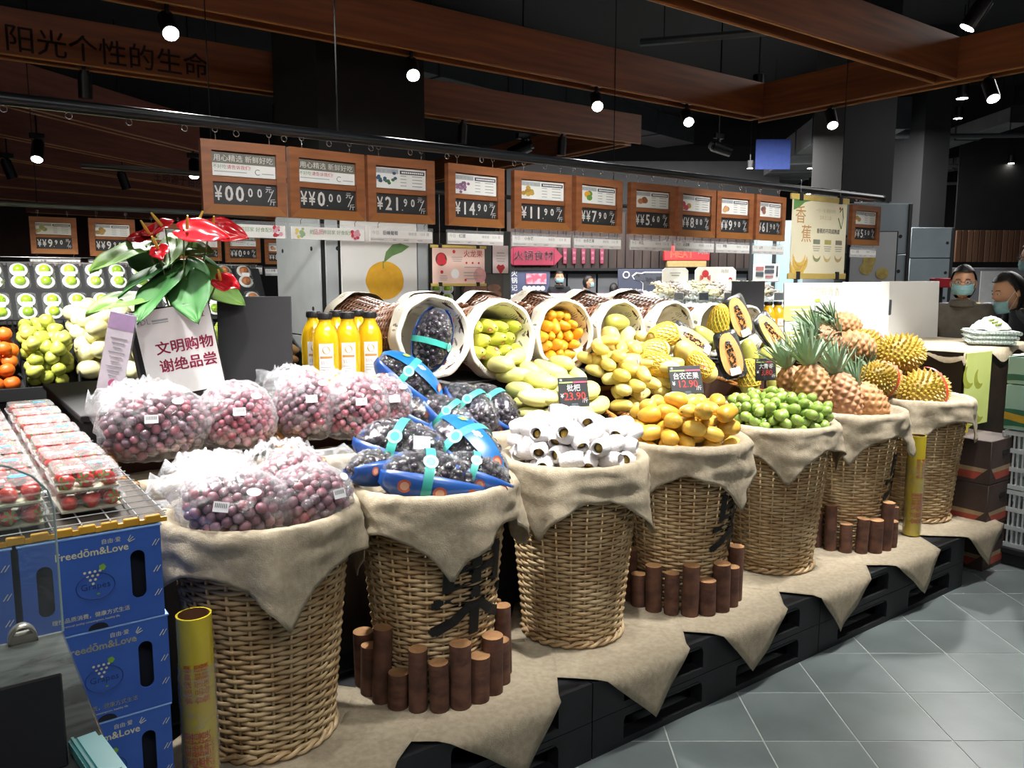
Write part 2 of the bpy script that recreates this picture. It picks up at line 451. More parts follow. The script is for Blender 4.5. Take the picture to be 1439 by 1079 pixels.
# left produce wall
for k, (u, v, lit) in enumerate(((52, 195, True), (10, 222, False), (172, 240, False), (272, 222, True))):
    p = onz(u, v, 2.79)
    spot(p, p + Vector((0.3, -0.9 if lit else 0.4, -1.6)), ('lit black spotlight between the dark red beams, %s' if lit else 'unlit black spotlight between the dark red beams, %s') %
         ('above the melon price sign', 'at the wall end', 'pointing down and away', 'beside the first price board')[k], P_SPOT * 0.6 if lit else 0, 60, lit=lit, scale=1.3, rod=True)
for u, v, lab in ((118, 97, 'above the lettered board'), (411, 147, 'behind the long black rail'), (650, 178, 'on the free beam behind the grape sign'), (790, 192, 'on the free beam near its end')):
    s = s_of(u, t1, ZB)
    spot(W(s, t1, ZB), W(s, t1 + 0.3, 0.5), 'unlit black spotlight ' + lab, 0, lit=False)
spot(onz(1378, -12, 2.95), onz(1378, -12, 2.95) + Vector((-0.5, 0.2, -1)), 'lit black spotlight above the aisle end with its glass edge showing', 0, lit=True, rod=True)
spot(onz(735, 196, 2.95), onz(735, 196, 2.95) + Vector((-1, 0.2, -0.5)), 'black spotlight tilted sideways between the timber beams', 0, lit=False, scale=1.6, rod=True)
spot(onz(1010, 195, 2.95), onz(1010, 195, 2.95) + Vector((1, 0.2, -0.35)), 'black spotlight tilted towards the grey duct', 0, lit=False, scale=1.4, rod=True)
# ================================================================== ISLAND: pallets, risers
m_plast = mat('black_recycled_plastic', '#1c1e22', 0.55, '#15171a', 12, bump=0.1, bscale=80)
PZ = 0.25          # top of the two stacked pallets
def arch_panel(w, h, wins, th):
    """upright board in XZ with arched openings; wins = list of (x0,x1,z0,z1)"""
    mb = MB(); xs = 0.0
    for x0, x1, z0, z1 in wins:
        mb.add(box(x0 - xs, th, h, ((x0 + xs) / 2, 0, h / 2)))
        mb.add(box(x1 - x0, th, h - z1, ((x0 + x1) / 2, 0, (h + z1) / 2)))
        if z0 > 0: mb.add(box(x1 - x0, th, z0, ((x0 + x1) / 2, 0, z0 / 2)))
        r = 0.03
        for sx, xx in ((1, x0), (-1, x1)):
            o = [(xx, z1)] + [(xx + sx * (r - r * cos(a)), z1 - r + r * sin(a)) for a in (0, pi / 8, pi / 4, 3 * pi / 8, pi / 2)]
            if sx < 0: o = o[::-1]
            v, f = prism(o, th, -th / 2)
            mb.add(([(p[0], -p[2], p[1]) for p in v], f))
        xs = x1
    mb.add(box(w - xs, th, h, ((w + xs) / 2, 0, h / 2)))
    return mb
_pl = []
def pallet(loc, label):
    t = thing('plastic_pallet', label, 'pallet', loc, IR, 'black pallets under the fruit island')
    if not _pl:
        deck = MB()
        for k in range(6): deck.add(bbox(1.18, 0.14, 0.022, (0.59, 0.08 + k * 0.168, 0.111), 0.004))
        deck.add(bbox(1.18, 0.99, 0.012, (0.59, 0.5, 0.096), 0.003))
        fr = arch_panel(1.18, 0.122, [(0.13, 0.50, 0.022, 0.105), (0.68, 1.05, 0.022, 0.105)], 0.05)
        bl = MB()
        for x in (0.065, 0.59, 1.115):
            for y in (0.5, 0.93): bl.add(bbox(0.12, 0.12, 0.09, (x, y, 0.045), 0.006))
        bl.add(box(1.18, 0.012, 0.09, (0.59, 0.42, 0.045)))
        _pl.extend([mesh_of('deck', deck, m_plast), mesh_of('front_skirt', fr, m_plast, False), mesh_of('feet', bl, m_plast)])
    inst('deck', _pl[0], t); inst('front_skirt', _pl[1], t, (0, 0.026, 0)); inst('feet', _pl[2], t)
    return t
for k, (s0, w) in enumerate(((-2.10, 'under the strawberries'), (-0.88, 'under the grape baskets'), (0.305, 'under the foam-wrapped fruit and mangoes'), (1.49, 'under the pineapples and durians'))):
    if k == 0: continue
    for lay in (0, 1):
        pallet(W(s0, 0.0, lay * 0.1245), 'black plastic pallet %s, %s of the two stacked' % (w, ('lower', 'upper')[lay]))
# dark stepped stand behind the round baskets
m_dark = mat('dark_stand_board', '#232122', 0.7, '#1a1819', 5)
def stand(name, s0, s1, t0, t1, z0, z1, label, m=m_dark):
    t = thing(name, label, 'stand', W((s0 + s1) / 2, (t0 + t1) / 2, z0), IR)
    L, D, Hh = s1 - s0, t1 - t0, z1 - z0
    mk('top_board', MB().add(bbox(L, D, 0.02, (0, 0, Hh - 0.01), 0.003)), m, t)
    mk('front_board', MB().add(box(L - .02, 0.018, Hh - 0.02, (0, -D / 2 + 0.02, (Hh - 0.02) / 2))), m, t)
    mk('back_board', MB().add(box(L - .02, 0.018, Hh - 0.02, (0, D / 2 - 0.02, (Hh - 0.02) / 2))), m, t)
    for sd in (-1, 1):
        mk('side_board', MB().add(box(0.018, D - 0.06, Hh - 0.02, (sd * (L / 2 - 0.02), 0, (Hh - 0.02) / 2))), m, t)
    return t
stand('display_step', -0.86, 3.2, 0.60, 1.00, PZ, 0.775, 'dark display step behind the round wicker baskets')
stand('display_stand', -0.885, 3.235, 1.005, 1.95, 0.0, 1.045, 'tall dark display stand carrying the lying wicker barrels and bottles')

# ================================================================== WICKER
m_wick = mat('willow_honey', '#ceb58c', 0.40, '#a88860', 9, bump=0.15, bscale=90, spec=0.5)
m_wick_in = mat('willow_inner_brown', '#6e5031', 0.8, '#5b4127', 9)  # darker brown willow of the inner wall behind the weave
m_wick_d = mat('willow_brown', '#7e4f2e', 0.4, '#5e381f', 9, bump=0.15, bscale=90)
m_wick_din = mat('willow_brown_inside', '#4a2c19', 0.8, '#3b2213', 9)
def weave(path, rows, nst, amp, tv, tr, per=4, zfun=None):
    """woven strands: path(k_row_fraction, angle, offset)->point ; nst stakes (even)"""
    v = []; f = []; n = nst * per
    for k in range(rows):
        hk = (k + 0.5) / rows; o = len(v)
        for i in range(n):
            th = 2 * pi * i / n
            off = amp * cos(nst * th / 2 + pi * k)
            for a, b in ((0, -tv), (tr, 0), (0, tv), (-tr, 0)):
                v.append(path(hk, th, off + a, b))
        for i in range(n):
            j = (i + 1) % n
            for q in range(4):
                q2 = (q + 1) % 4
                f.append((o + i * 4 + q, o + j * 4 + q, o + j * 4 + q2, o + i * 4 + q2))
    return v, f
def round_basket_meshes(rb, rt, h, rows, nst, mats, floor=True):
    def path(hk, th, off, dz):
        r = rb + (rt - rb) * hk + off
        return (r * cos(th), r * sin(th), hk * h + dz)
    body = MB().add(weave(path, rows, nst, 0.0042, h / rows * 0.52, 0.0032), 0)
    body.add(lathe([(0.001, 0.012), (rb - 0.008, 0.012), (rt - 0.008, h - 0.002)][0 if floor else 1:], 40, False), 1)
    stakes = MB()
    for i in range(nst):
        th = 2 * pi * i / nst
        stakes.add(tube([((rb + (rt - rb) * q) * cos(th), (rb + (rt - rb) * q) * sin(th), q * h) for q in (0, 1)], 0.0042, 6))
    foot = MB()
    for sg in (0, pi):
        foot.add(tube([((rb + 0.006 + 0.006 * cos(13 * a + sg)) * cos(a), (rb + 0.006 + 0.006 * cos(13 * a + sg)) * sin(a), 0.011 + 0.007 * sin(13 * a + sg)) for a in [2 * pi * i / 104 for i in range(104)]], 0.0065, 5, True))
    rim = MB()
    for sg in (0, pi):
        rim.add(tube([((rt + 0.004 + 0.006 * cos(15 * a + sg)) * cos(a), (rt + 0.004 + 0.006 * cos(15 * a + sg)) * sin(a), h + 0.006 * sin(15 * a + sg)) for a in [2 * pi * i / 120 for i in range(120)]], 0.0075, 5, True))
    return [(n, mesh_of(n, b, mats, True, 180)) for n, b in (('woven_body', body), ('stakes', stakes), ('braided_foot', foot), ('braided_rim', rim))]
BRB, BRT, BH = 0.165, 0.222, 0.595
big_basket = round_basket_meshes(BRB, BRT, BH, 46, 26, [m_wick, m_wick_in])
def put_basket(loc, rot, meshes, label, group=None, cat='basket', name='wicker_basket'):
    t = thing(name, label, cat, loc, rot, group)
    for n, me in meshes: inst(n, me, t)
    return t
# linen
m_linen = mat('natural_linen', '#a69a84', 0.9, '#988b75', 60, bump=0.35, bscale=260, detail=2)
def n2(x, y, s=0.0): return noise.noise(Vector((x, y, s)))
def drape_cloth(loc, R_, a, corner, label, seed, dome=0.07, sink=0.078, name='linen_cloth'):
    """square linen laid over a round rim; corner = direction (world angle) of one hanging corner"""
    NT = 112
    def L(th):
        q = (th - corner + pi / 4) % (pi / 2) - pi / 4          # 0 at a corner
        return a / max(abs(cos(q - pi / 4)), abs(sin(q - pi / 4)))
    rows = []
    for k in range(7):                                          # inside, over the fill
        x = k / 6.0; r = 0.004 + (R_ - 0.02) * x
        rows.append([(r, -sink + dome * (1 - x * x) + (sink * max(0, (x - 0.80) / 0.20) ** 2))] * NT)
    rows.append([(R_ + 0.004, 0.012)] * NT)
    rows.append([(R_ + 0.016, 0.006)] * NT)
    HN = 12
    for k in range(1, HN + 1):
        row = []
        for i in range(NT):
            th = 2 * pi * i / NT
            hang = max(0.04, L(th) - R_ - 0.02 + 0.012 * n2(cos(th) * 3, sin(th) * 3, seed))
            l = hang * k / HN
            fold = 0.5 * sin(6 * th + seed * 1.7) + 0.32 * sin(11 * th + seed * 2.9) + 0.5 * n2(cos(th) * 2.2, sin(th) * 2.2, seed + 5)
            out = 0.018 + l * (0.03 + 0.26 * max(-0.12, fold)) + 0.01 * n2(th * 4, l * 30, seed)
            row.append((R_ + max(0.012, out) + 0.004, 0.004 - l * 0.965))
        rows.append(row)
    v = []; f = []
    for row in rows:
        for i, (r, z) in enumerate(row):
            th = 2 * pi * i / NT
            v.append((r * cos(th), r * sin(th), z + 0.0035 * n2(r * 30 * cos(th), r * 30 * sin(th), seed)))
    for k in range(len(rows) - 1):
        for i in range(NT):
            j = (i + 1) % NT
            f.append((k * NT + i, k * NT + j, (k + 1) * NT + j, (k + 1) * NT + i))
    f.append(tuple(range(NT - 1, -1, -1)))
    o = mk(name, MB().add((v, f)), m_linen, None, loc, (0, 0, 0), True, 180)
    so = o.modifiers.new('thickness', 'SOLIDIFY'); so.thickness = 0.0022; so.offset = 0
    return tag(o, label, 'cloth', 'linen cloths over the round baskets')
def under_cloth(c, a, rot, label, seed, tedge=-0.012):
    """square cloth flat on the pallet, folding down over the pallet front at t=tedge"""
    n = 22; v = []; f = []
    for j in range(n + 1):
        for i in range(n + 1):
            x, y = (i / n - .5) * 2 * a, (j / n - .5) * 2 * a
            s_ = c[0] + x * cos(rot) - y * sin(rot); t_ = c[1] + x * sin(rot) + y * cos(rot)
            z = PZ + 0.0035 + 0.0015 * (1 + n2(s_ * 18, t_ * 18, seed))
            if t_ < tedge:
                d = tedge - t_
                w = W(s_ + 0.02 * d * sin(s_ * 30), tedge - 0.012 - 0.03 * d * (1 + sin(s_ * 40 + seed)) - min(0.006, d), z - d * 0.97 + min(d, 0.004))
            else: w = W(s_, t_, z)
            v.append(tuple(w))
    for j in range(n):
        for i in range(n):
            q = j * (n + 1) + i; f.append((q, q + 1, q + n + 2, q + n + 1))
    base = W(c[0], c[1], PZ)
    o = mk('linen_mat', MB().add(([tuple(Vector(p) - base) for p in v], f)), m_linen, None, base, (0, 0, 0), True, 180)
    so = o.modifiers.new('thickness', 'SOLIDIFY'); so.thickness = 0.0015; so.offset = 1
    return tag(o, label, 'cloth', 'linen mats on the pallets')
m_bark = mat('bark', '#6d4837', 0.85, '#472d22', 14, bump=0.6, bscale=40, stretch=(1, 1, 0.25))
m_cut = mat('cut_wood', '#b08458', 0.8, '#8f6642', 20)
_lg = MB()
_v, _f = cyl(0.030, 1.0, 14)
_lg.add((_v, _f[:-2]), 0); _lg.add((_v[14:], [tuple(range(14))]), 1)
log_me = mesh_of('log', _lg, [m_bark, m_cut], True, 40)
def log_ring(c, r, a0, a1, n, label, seed):
    rnd = random.Random(seed)
    t = thing('log_edging', label, 'edging', W(c[0], c[1], PZ + 0.007), IR, 'log edgings around baskets')
    for k in range(n):
        a = a0 + (a1 - a0) * k / (n - 1)
        h = (0.20, 0.12, 0.165, 0.135, 0.21, 0.11, 0.18, 0.145)[(k + seed) % 8] * rnd.uniform(0.92, 1.1)
        sc = rnd.uniform(0.88, 1.06)
        inst('log', log_me, t, (r * cos(a), r * sin(a), 0), (rnd.uniform(-.03, .03), rnd.uniform(-.03, .03), rnd.uniform(0, 6)), (sc, sc, h))
    return t
# painted brush marks on three baskets
m_ink = mat('black_paint', '#14110f', 0.6, '#0d0b0a', 20)
def paint_on_basket(t, body, size, ang, zc, rot=0.0):
    v, f = text(body, size, 'CENTER', 0.03)
    out = []
    for x, y, z in v:
        y -= size * 0.36
        zz = zc + y
        r = BRB + (BRT - BRB) * zz / BH + 0.0095
        a = ang + x / r
        out.append((r * cos(a), r * sin(a), zz))
    bm = MB().add((out, f))
    mk('brushed_character', bm, m_ink, t, smooth=False)
BT = 0.325
BASK = []
for u, z in ((368, .84), (607, .85), (806, .85), (958, .85), (1090, .85), (1192, .85), (1292, .85)):
    BASK.append(s_of(u, BT, z))
FILL = ['bagged red grapes', 'packs of black grapes', 'foam-netted fruit', 'small yellow mangoes', 'green jujubes', 'upright pineapples', 'durians']
CORN = [-60, -72, -30, -48, -8, -20, -28]
for k, s in enumerate(BASK):
    c = W(s, BT, PZ + 0.008)
    b = put_basket(c, (0, 0, 0.13 * k), big_basket, 'tall honey coloured round wicker basket full of ' + FILL[k], 'tall round wicker baskets')
    if k in (1, 3, 5):
        paint_on_basket(b, '果', 0.29 if k == 1 else 0.25, radians({1: -50, 3: -36, 5: -26}[k]) - 0.13 * k, 0.32)
        log_ring((s, BT), 0.212, radians(-215), radians(-2), 14 if k == 1 else 13, 'ring of short brown logs around the basket of ' + FILL[k], k)
    drape_cloth(c + Vector((0, 0, BH + 0.012)), BRT + 0.01, 0.355 if k < 4 else 0.34, radians(CORN[k]), 'beige linen cloth hanging over the basket of ' + FILL[k], 3.1 * k + 1,
                dome=0.07 if k != 5 else 0.04)
    under_cloth((s + 0.02, BT - 0.10), 0.30, radians(38 + 5 * ((k * 3) % 4)), 'linen mat under the basket of %s, corner over the pallet edge' % FILL[k], k * 2.3)

# ================================================================== TILTED TRAYS (second row)
def rrect_pt(th, w, d):
    """superellipse path"""
    c, s = cos(th), sin(th); p = 0.28
    return (w / 2 * math.copysign(abs(c) ** p, c), d / 2 * math.copysign(abs(s) ** p, s))
def tray_meshes(w, d, h):
    def path(hk, th, off, dz):
        k = 0.92 + 0.08 * hk
        x, y = rrect_pt(th, w * k + 2 * off, d * k + 2 * off)
        return (x, y, hk * h + dz)
    body = MB().add(weave(path, 12, 36, 0.004, h / 12 * .52, 0.003), 0)
    body.add(grid(lambda a, b: (*rrect_pt(2 * pi * a, (w - .02) * (.92 + .08 * b), (d - .02) * (.92 + .08 * b)), .006 + b * (h - .01)), 60, 1, True), 1)
    body.add(box(w * .9, d * .9, 0.008, (0, 0, 0.01)), 1)
    rim = MB()
    for sg in (0, pi):
        pts = []
        for i in range(160):
            a = 2 * pi * i / 160
            x, y = rrect_pt(a, w + .008 + .012 * cos(20 * a + sg), d + .008 + .012 * cos(20 * a + sg))
            pts.append((x, y, h + .007 * sin(20 * a + sg)))
        rim.add(tube(pts, 0.0075, 5, True))
    return body, rim
m_rim_gold = mat('willow_golden_rim', '#b27b3c', 0.45, '#8f5e2b', 12, bump=0.15, bscale=90)
TILT = radians(12)
def tray(s0, s1, label, t0=0.655, t1=1.0, z=0.80, fill=None, brown=True):
    w, d, h = s1 - s0, t1 - t0, 0.13
    body, rim = tray_meshes(w, d, h)
    M = T(*W((s0 + s1) / 2, (t0 + t1) / 2, z)) @ R('Z', ANG) @ R('X', TILT)
    t = thing('wicker_tray', label, 'tray', M.to_translation(), M.to_euler(), 'shallow wicker trays behind the round baskets')
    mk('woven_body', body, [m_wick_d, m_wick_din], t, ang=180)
    mk('braided_rim', rim, m_rim_gold, t, ang=180)
    return M, w, d, h
def tray_cloth(M, w, d, h, label, seed, x0=-.5, x1=.5, drop=0.11, tip=0.0):
    """linen strip lining the tray and falling over the front rim"""
    n = 30
    def fn(a, b):
        x = (x0 + (x1 - x0) * a) * w
        l = b * (0.30 + drop)
        hang = l - 0.30
        wob = 0.006 * n2(x * 14, l * 10, seed)
        if l < 0.20: return (x, -d / 2 + 0.02 + (0.20 - l), h - 0.055 + wob)
        if l < 0.28: q = (l - 0.20) / 0.08; return (x, -d / 2 + 0.02 - 0.006 * q, h - 0.055 + 0.07 * q + wob)
        if l < 0.30: q = (l - 0.28) / 0.02; return (x, -d / 2 + 0.014 - 0.034 * q, h + 0.016 + wob)
        dr = hang * (1 + tip * (1 - 2 * abs(a - .5)))
        return (x + 0.25 * hang * (a - .5) * -0.2, -d / 2 - 0.022 - 0.02 * hang / drop * (1 + sin(a * 21 + seed)) * 0.8 - abs(wob), h + 0.014 - dr)
    o = mk('tray_cloth', MB().add(grid(fn, n, 22)), m_linen, None, M.to_translation(), M.to_euler(), True, 180)
    so = o.modifiers.new('thickness', 'SOLIDIFY'); so.thickness = 0.002; so.offset = 0
    return tag(o, label, 'cloth', 'linen cloths over the shallow trays')
TR = {}
for key, s0, s1, what, kw in (('A', -0.83, -0.36, 'bagged grapes beside the strawberries', dict(x0=-.44, x1=.5, drop=.13)),
                          ('B', -0.32, 0.07, 'pink bagged grapes below the juice bottles', dict(x0=-.36, x1=.52, drop=.16)),
                          ('C', 0.09, 0.50, 'blue packs of black grapes', dict(x0=-.5, x1=.5, drop=.14)),
                          ('D', 0.57, 1.00, 'long pale green mangoes', dict(x0=-.40, x1=.22, drop=.08)),
                          ('E', 1.07, 1.50, 'small pale yellow mangoes', dict(x0=-.34, x1=.42, drop=.13, tip=.3)),
                          ('F', 1.57, 2.00, 'netted yellow papayas', dict(x0=-.1, x1=.44, drop=.12, tip=.3)),
                          ('G', 2.06, 2.50, 'green papayas and papaya halves', dict(x0=-.42, x1=.5, drop=.13)),
                          ('H', 2.56, 3.17, 'lying pineapples and durians', dict(x0=-.45, x1=.45, drop=.10))):
    TR[key] = tray(s0, s1, 'shallow brown wicker tray holding ' + what)
    tray_cloth(*TR[key], 'beige linen lining the tray of ' + what, ord(key) * 1.0, **kw)

# ================================================================== LYING BARRELS with printed liners
def liner_mat():
    m = bpy.data.materials.new('printed_liner'); m.use_nodes = True
    nt = m.node_tree; N = nt.nodes; L = nt.links; b = N['Principled BSDF']
    tc = N.new('ShaderNodeTexCoord'); vo = N.new('ShaderNodeTexVoronoi'); vo.inputs['Scale'].default_value = 17
    L.new(tc.outputs['Object'], vo.inputs['Vector'])
    wv = N.new('ShaderNodeTexWave'); wv.inputs['Scale'].default_value = 42; wv.inputs['Distortion'].default_value = 3.0
    L.new(tc.outputs['Object'], wv.inputs['Vector'])
    lt = N.new('ShaderNodeMath'); lt.operation = 'LESS_THAN'; lt.inputs[1].default_value = 0.34; L.new(vo.outputs['Distance'], lt.inputs[0])
    gt = N.new('ShaderNodeMath'); gt.operation = 'GREATER_THAN'; gt.inputs[1].default_value = 0.74; L.new(wv.outputs['Fac'], gt.inputs[0])
    mu = N.new('ShaderNodeMath'); mu.operation = 'MULTIPLY'; L.new(lt.outputs[0], mu.inputs[0]); L.new(gt.outputs[0], mu.inputs[1])
    mx = N.new('ShaderNodeMix'); mx.data_type = 'RGBA'
    mx.inputs[6].default_value = (*hexc('#e3dccb'), 1); mx.inputs[7].default_value = (*hexc('#807d73'), 1)
    L.new(mu.outputs[0], mx.inputs[0]); L.new(mx.outputs[2], b.inputs['Base Color']); b.inputs['Roughness'].default_value = 0.9
    return m
m_liner = liner_mat()
KRB, KRT, KH = 0.125, 0.152, 0.36
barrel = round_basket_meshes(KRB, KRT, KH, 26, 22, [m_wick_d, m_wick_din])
def liner(seed):
    rr = random.Random(seed)
    ph = rr.uniform(0, 6)
    prof = [(0.002, 0.10), (0.10, 0.10), (KRT - .018, KH - .05), (KRT - .008, KH - .004), (KRT + .004, KH + .014), (KRT + .017, KH + .006), (KRT + .019, KH - .03), (KRT + .018, KH - .075)]
    def fn(a, b):
        x = b * (len(prof) - 1); k = min(int(x), len(prof) - 2); q = x - k
        r = prof[k][0] * (1 - q) + prof[k + 1][0] * q; z = prof[k][1] * (1 - q) + prof[k + 1][1] * q
        th = 2 * pi * a
        if k >= 1: r += 0.0035 * sin(9 * th + ph) * b + 0.003 * n2(cos(th) * 4, sin(th) * 4, seed + b * 3)
        if b > .93: z += 0.012 * sin(3 * th + ph)
        return (r * cos(th), r * sin(th), z)
    return MB().add(grid(fn, 60, 28, True))
def lying(s, t, z, toward, label, seed, tilt=radians(3), group='lying wicker barrels', sc=1.0):
    """barrel whose mouth centre is at (s,t,z); toward=-1 mouth faces the baskets, +1 faces away"""
    mouth = W(s, t, z)
    M = R('Z', ANG) @ (R('X', pi / 2 - tilt) if toward < 0 else R('X', -(pi / 2 - tilt)))
    ax = M @ Vector((0, 0, 1))
    loc = mouth - ax * KH * sc
    b = thing('wicker_barrel', label, 'basket', loc, M.to_euler(), group, sc)
    for n, me in barrel:
        if n != 'braided_rim': inst(n, me, b)
    mk('printed_liner', liner(seed), m_liner, b, ang=180)
    return T(*loc) @ M @ S(sc, sc, sc)
BARR = []
MT = 0.985
for k, (u, v, what) in enumerate(((610, 473, 'with a black grape pack inside'), (706, 477, 'filled with long green mangoes'), (794, 471, 'filled with orange-yellow mangoes'),
                                  (873, 468, 'with three papayas inside'), (946, 466, 'nearly empty beside the netted papayas'), (1004, 463, 'behind the papaya halves'), (1053, 463, 'beside the small black board'))):
    P = ont(u, v, MT); s, _ = st(P)
    BARR.append(lying(s, MT, P.z + 0.0, -1, 'lying brown wicker barrel with leaf-printed liner, ' + what, k, sc=(.97, .98, .95, .9, .88, .8, .76)[k]))
for k in range(6):
    s = 0.36 + 0.335 * k
    lying(s, 1.72, 1.235, 1, 'brown wicker barrel facing away behind the lying barrels, %s from the juice bottles' % ('first', 'second', 'third', 'fourth', 'fifth', 'sixth')[k], 20 + k, group='barrels facing the far side')
# ================================================================== FRUIT
def omat(name, cols, rough=0.35, scale=12, spots=None, coat=0.0, bump=0.0, sub=0.0, grad=None):
    """fruit skin: a different tone for every piece (object random) plus mottling"""
    if name in MATS: return MATS[name]
    m = bpy.data.materials.new(name); m.use_nodes = True
    nt = m.node_tree; N = nt.nodes; L = nt.links; b = N['Principled BSDF']
    oi = N.new('ShaderNodeObjectInfo'); rp = N.new('ShaderNodeValToRGB'); cr = rp.color_ramp
    for i, c in enumerate(cols):
        e = cr.elements[i] if i < 2 else cr.elements.new(0.5)
        e.position = i / max(1, len(cols) - 1); e.color = (*hexc(c), 1)
    L.new(oi.outputs['Random'], rp.inputs[0])
    tc = N.new('ShaderNodeTexCoord'); nz = N.new('ShaderNodeTexNoise'); nz.inputs['Scale'].default_value = scale; nz.inputs['Detail'].default_value = 4
    L.new(tc.outputs['Object'], nz.inputs['Vector'])
    mx = N.new('ShaderNodeMix'); mx.data_type = 'RGBA'; mx.blend_type = 'MULTIPLY'
    mr = N.new('ShaderNodeMapRange'); mr.inputs[1].default_value = 0.3; mr.inputs[2].default_value = 0.7; mr.inputs[3].default_value = 0.78; mr.inputs[4].default_value = 1.12
    L.new(nz.outputs['Fac'], mr.inputs[0]); mx.inputs[0].default_value = 1.0
    L.new(rp.outputs[0], mx.inputs[6]); L.new(mr.outputs[0], mx.inputs[7])
    col = mx.outputs[2]
    if grad:      # second tone towards +X end of the piece
        sx = N.new('ShaderNodeSeparateXYZ'); L.new(tc.outputs['Generated'], sx.inputs[0])
        g = N.new('ShaderNodeMapRange'); g.inputs[1].default_value = 0.45; g.inputs[2].default_value = 1.0; L.new(sx.outputs[0], g.inputs[0])
        m2 = N.new('ShaderNodeMix'); m2.data_type = 'RGBA'; L.new(g.outputs[0], m2.inputs[0]); L.new(col, m2.inputs[6]); m2.inputs[7].default_value = (*hexc(grad), 1)
        col = m2.outputs[2]
    if spots:
        vo = N.new('ShaderNodeTexVoronoi'); vo.inputs['Scale'].default_value = spots[1]; L.new(tc.outputs['Object'], vo.inputs['Vector'])
        lt = N.new('ShaderNodeMath'); lt.operation = 'LESS_THAN'; lt.inputs[1].default_value = spots[2]; L.new(vo.outputs['Distance'], lt.inputs[0])
        m3 = N.new('ShaderNodeMix'); m3.data_type = 'RGBA'; L.new(lt.outputs[0], m3.inputs[0]); L.new(col, m3.inputs[6]); m3.inputs[7].default_value = (*hexc(spots[0]), 1)
        col = m3.outputs[2]
    L.new(col, b.inputs['Base Color']); b.inputs['Roughness'].default_value = rough; b.inputs['Coat Weight'].default_value = coat
    if sub:
        b.inputs['Subsurface Weight'].default_value = sub; b.inputs['Subsurface Radius'].default_value = (0.006, 0.004, 0.002)
    if bump:
        bp = N.new('ShaderNodeBump'); bp.inputs['Strength'].default_value = bump; bp.inputs['Distance'].default_value = 0.002
        n3 = N.new('ShaderNodeTexNoise'); n3.inputs['Scale'].default_value = scale * 8; L.new(tc.outputs['Object'], n3.inputs['Vector'])
        L.new(n3.outputs['Fac'], bp.inputs['Height']); L.new(bp.outputs[0], b.inputs['Normal'])
    MATS[name] = m
    return m
def mango(L, Wd, bend=0.18, nose=0.12, nu=14, nv=12, flat=0.88):
    def fn(a, b):
        x = -cos(pi * b) * L / 2; c = cos(pi * b)
        r = Wd / 2 * max(0.0, sin(pi * b)) ** 0.72 * (1 - nose * c)
        th = 2 * pi * a
        return (x, r * cos(th) + bend * Wd * ((2 * x / L) ** 2 - .4), r * flat * sin(th))
    return MB().add(grid(fn, nu, nv, True))
def heap(n, inside, r, base, rnd, tries=14, top=None):
    """drop n balls of radius r: lowest of several candidate spots; returns points"""
    P = []
    for k in range(n):
        best = None
        for _ in range(tries):
            x, y = inside(rnd)
            z = base(x, y) + r
            for q in P:
                d2 = (q[0] - x) ** 2 + (q[1] - y) ** 2
                if d2 < 4 * r * r: z = max(z, q[2] + sqrt(4 * r * r - d2))
            cost = z - (top(x, y) if top else 0)
            if best is None or cost < best[0]: best = (cost, (x, y, z))
        P.append(best[1])
    return P
def disk(R_):
    def f(rnd):
        a = rnd.uniform(0, 2 * pi); q = R_ * sqrt(rnd.random()); return q * cos(a), q * sin(a)
    return f
def rect(x0, x1, y0, y1):
    return lambda rnd: (rnd.uniform(x0, x1), rnd.uniform(y0, y1))
m_mango = omat('mango_skin_yellow', ['#dcab3a', '#e4bd55', '#e0b64a', '#d69f32'], 0.42, 18, ('#7a5a18', 55, 0.07))
m_mango_p = omat('mango_skin_pale', ['#dfd084', '#e3cf74', '#d6d088', '#e0c65c'], 0.42, 18, ('#8a7a30', 60, 0.06))
m_mango_o = omat('mango_skin_orange', ['#dc9c22', '#e2a930', '#d8931c'], 0.4, 16)
m_mango_g = omat('mango_skin_green', ['#c3c24c', '#b4bb45', '#cdc85a'], 0.4, 10)
m_mango_gp = omat('mango_skin_palegreen', ['#d5d27e', '#cfcd74', '#dcd68a'], 0.42, 10)
m_dot = mat('stem_scar', '#4a3a1a', 0.8)
m_stick_r = mat('red_sticker', '#c43a30', 0.5, '#b83028', 8); m_stick_w = mat('white_sticker', '#e9e6df', 0.5, '#dedad2', 8)
m_sticky = mat('sticker_cream', '#d8b58a', 0.5)
def scar(L, r=0.0035): return MB().add(sph(r, r, r, 8, 5, (-L / 2 + 0.0008, 0, 0)))
def sticker_on(o, x, y, z, r=0.011):
    st_ = MB().add(disc(r, 14, (0, 0, 0), r * .8), 0).add(disc(r * .62, 12, (0, 0, .0006), r * .45), 1)
    mk('sticker', st_, [m_stick_r, m_sticky], o, (x, y, z), (0, 0, 0), False)
small_mango = mesh_of('small_mango', mango(0.086, 0.062, 0.1), m_mango)
small_mango_p = mesh_of('pale_mango', mango(0.095, 0.058, 0.16), m_mango_p)
orange_mango = mesh_of('orange_mango', mango(0.092, 0.056, 0.1), m_mango_o)
green_mango = mesh_of('green_mango', mango(0.15, 0.070, 0.12), m_mango_g)
green_mango_p = mesh_of('long_pale_mango', mango(0.165, 0.074, 0.16), m_mango_gp)
scar_s = mesh_of('stem_scar', scar(0.086), m_dot); scar_l = mesh_of('stem_scar', scar(0.15), m_dot)
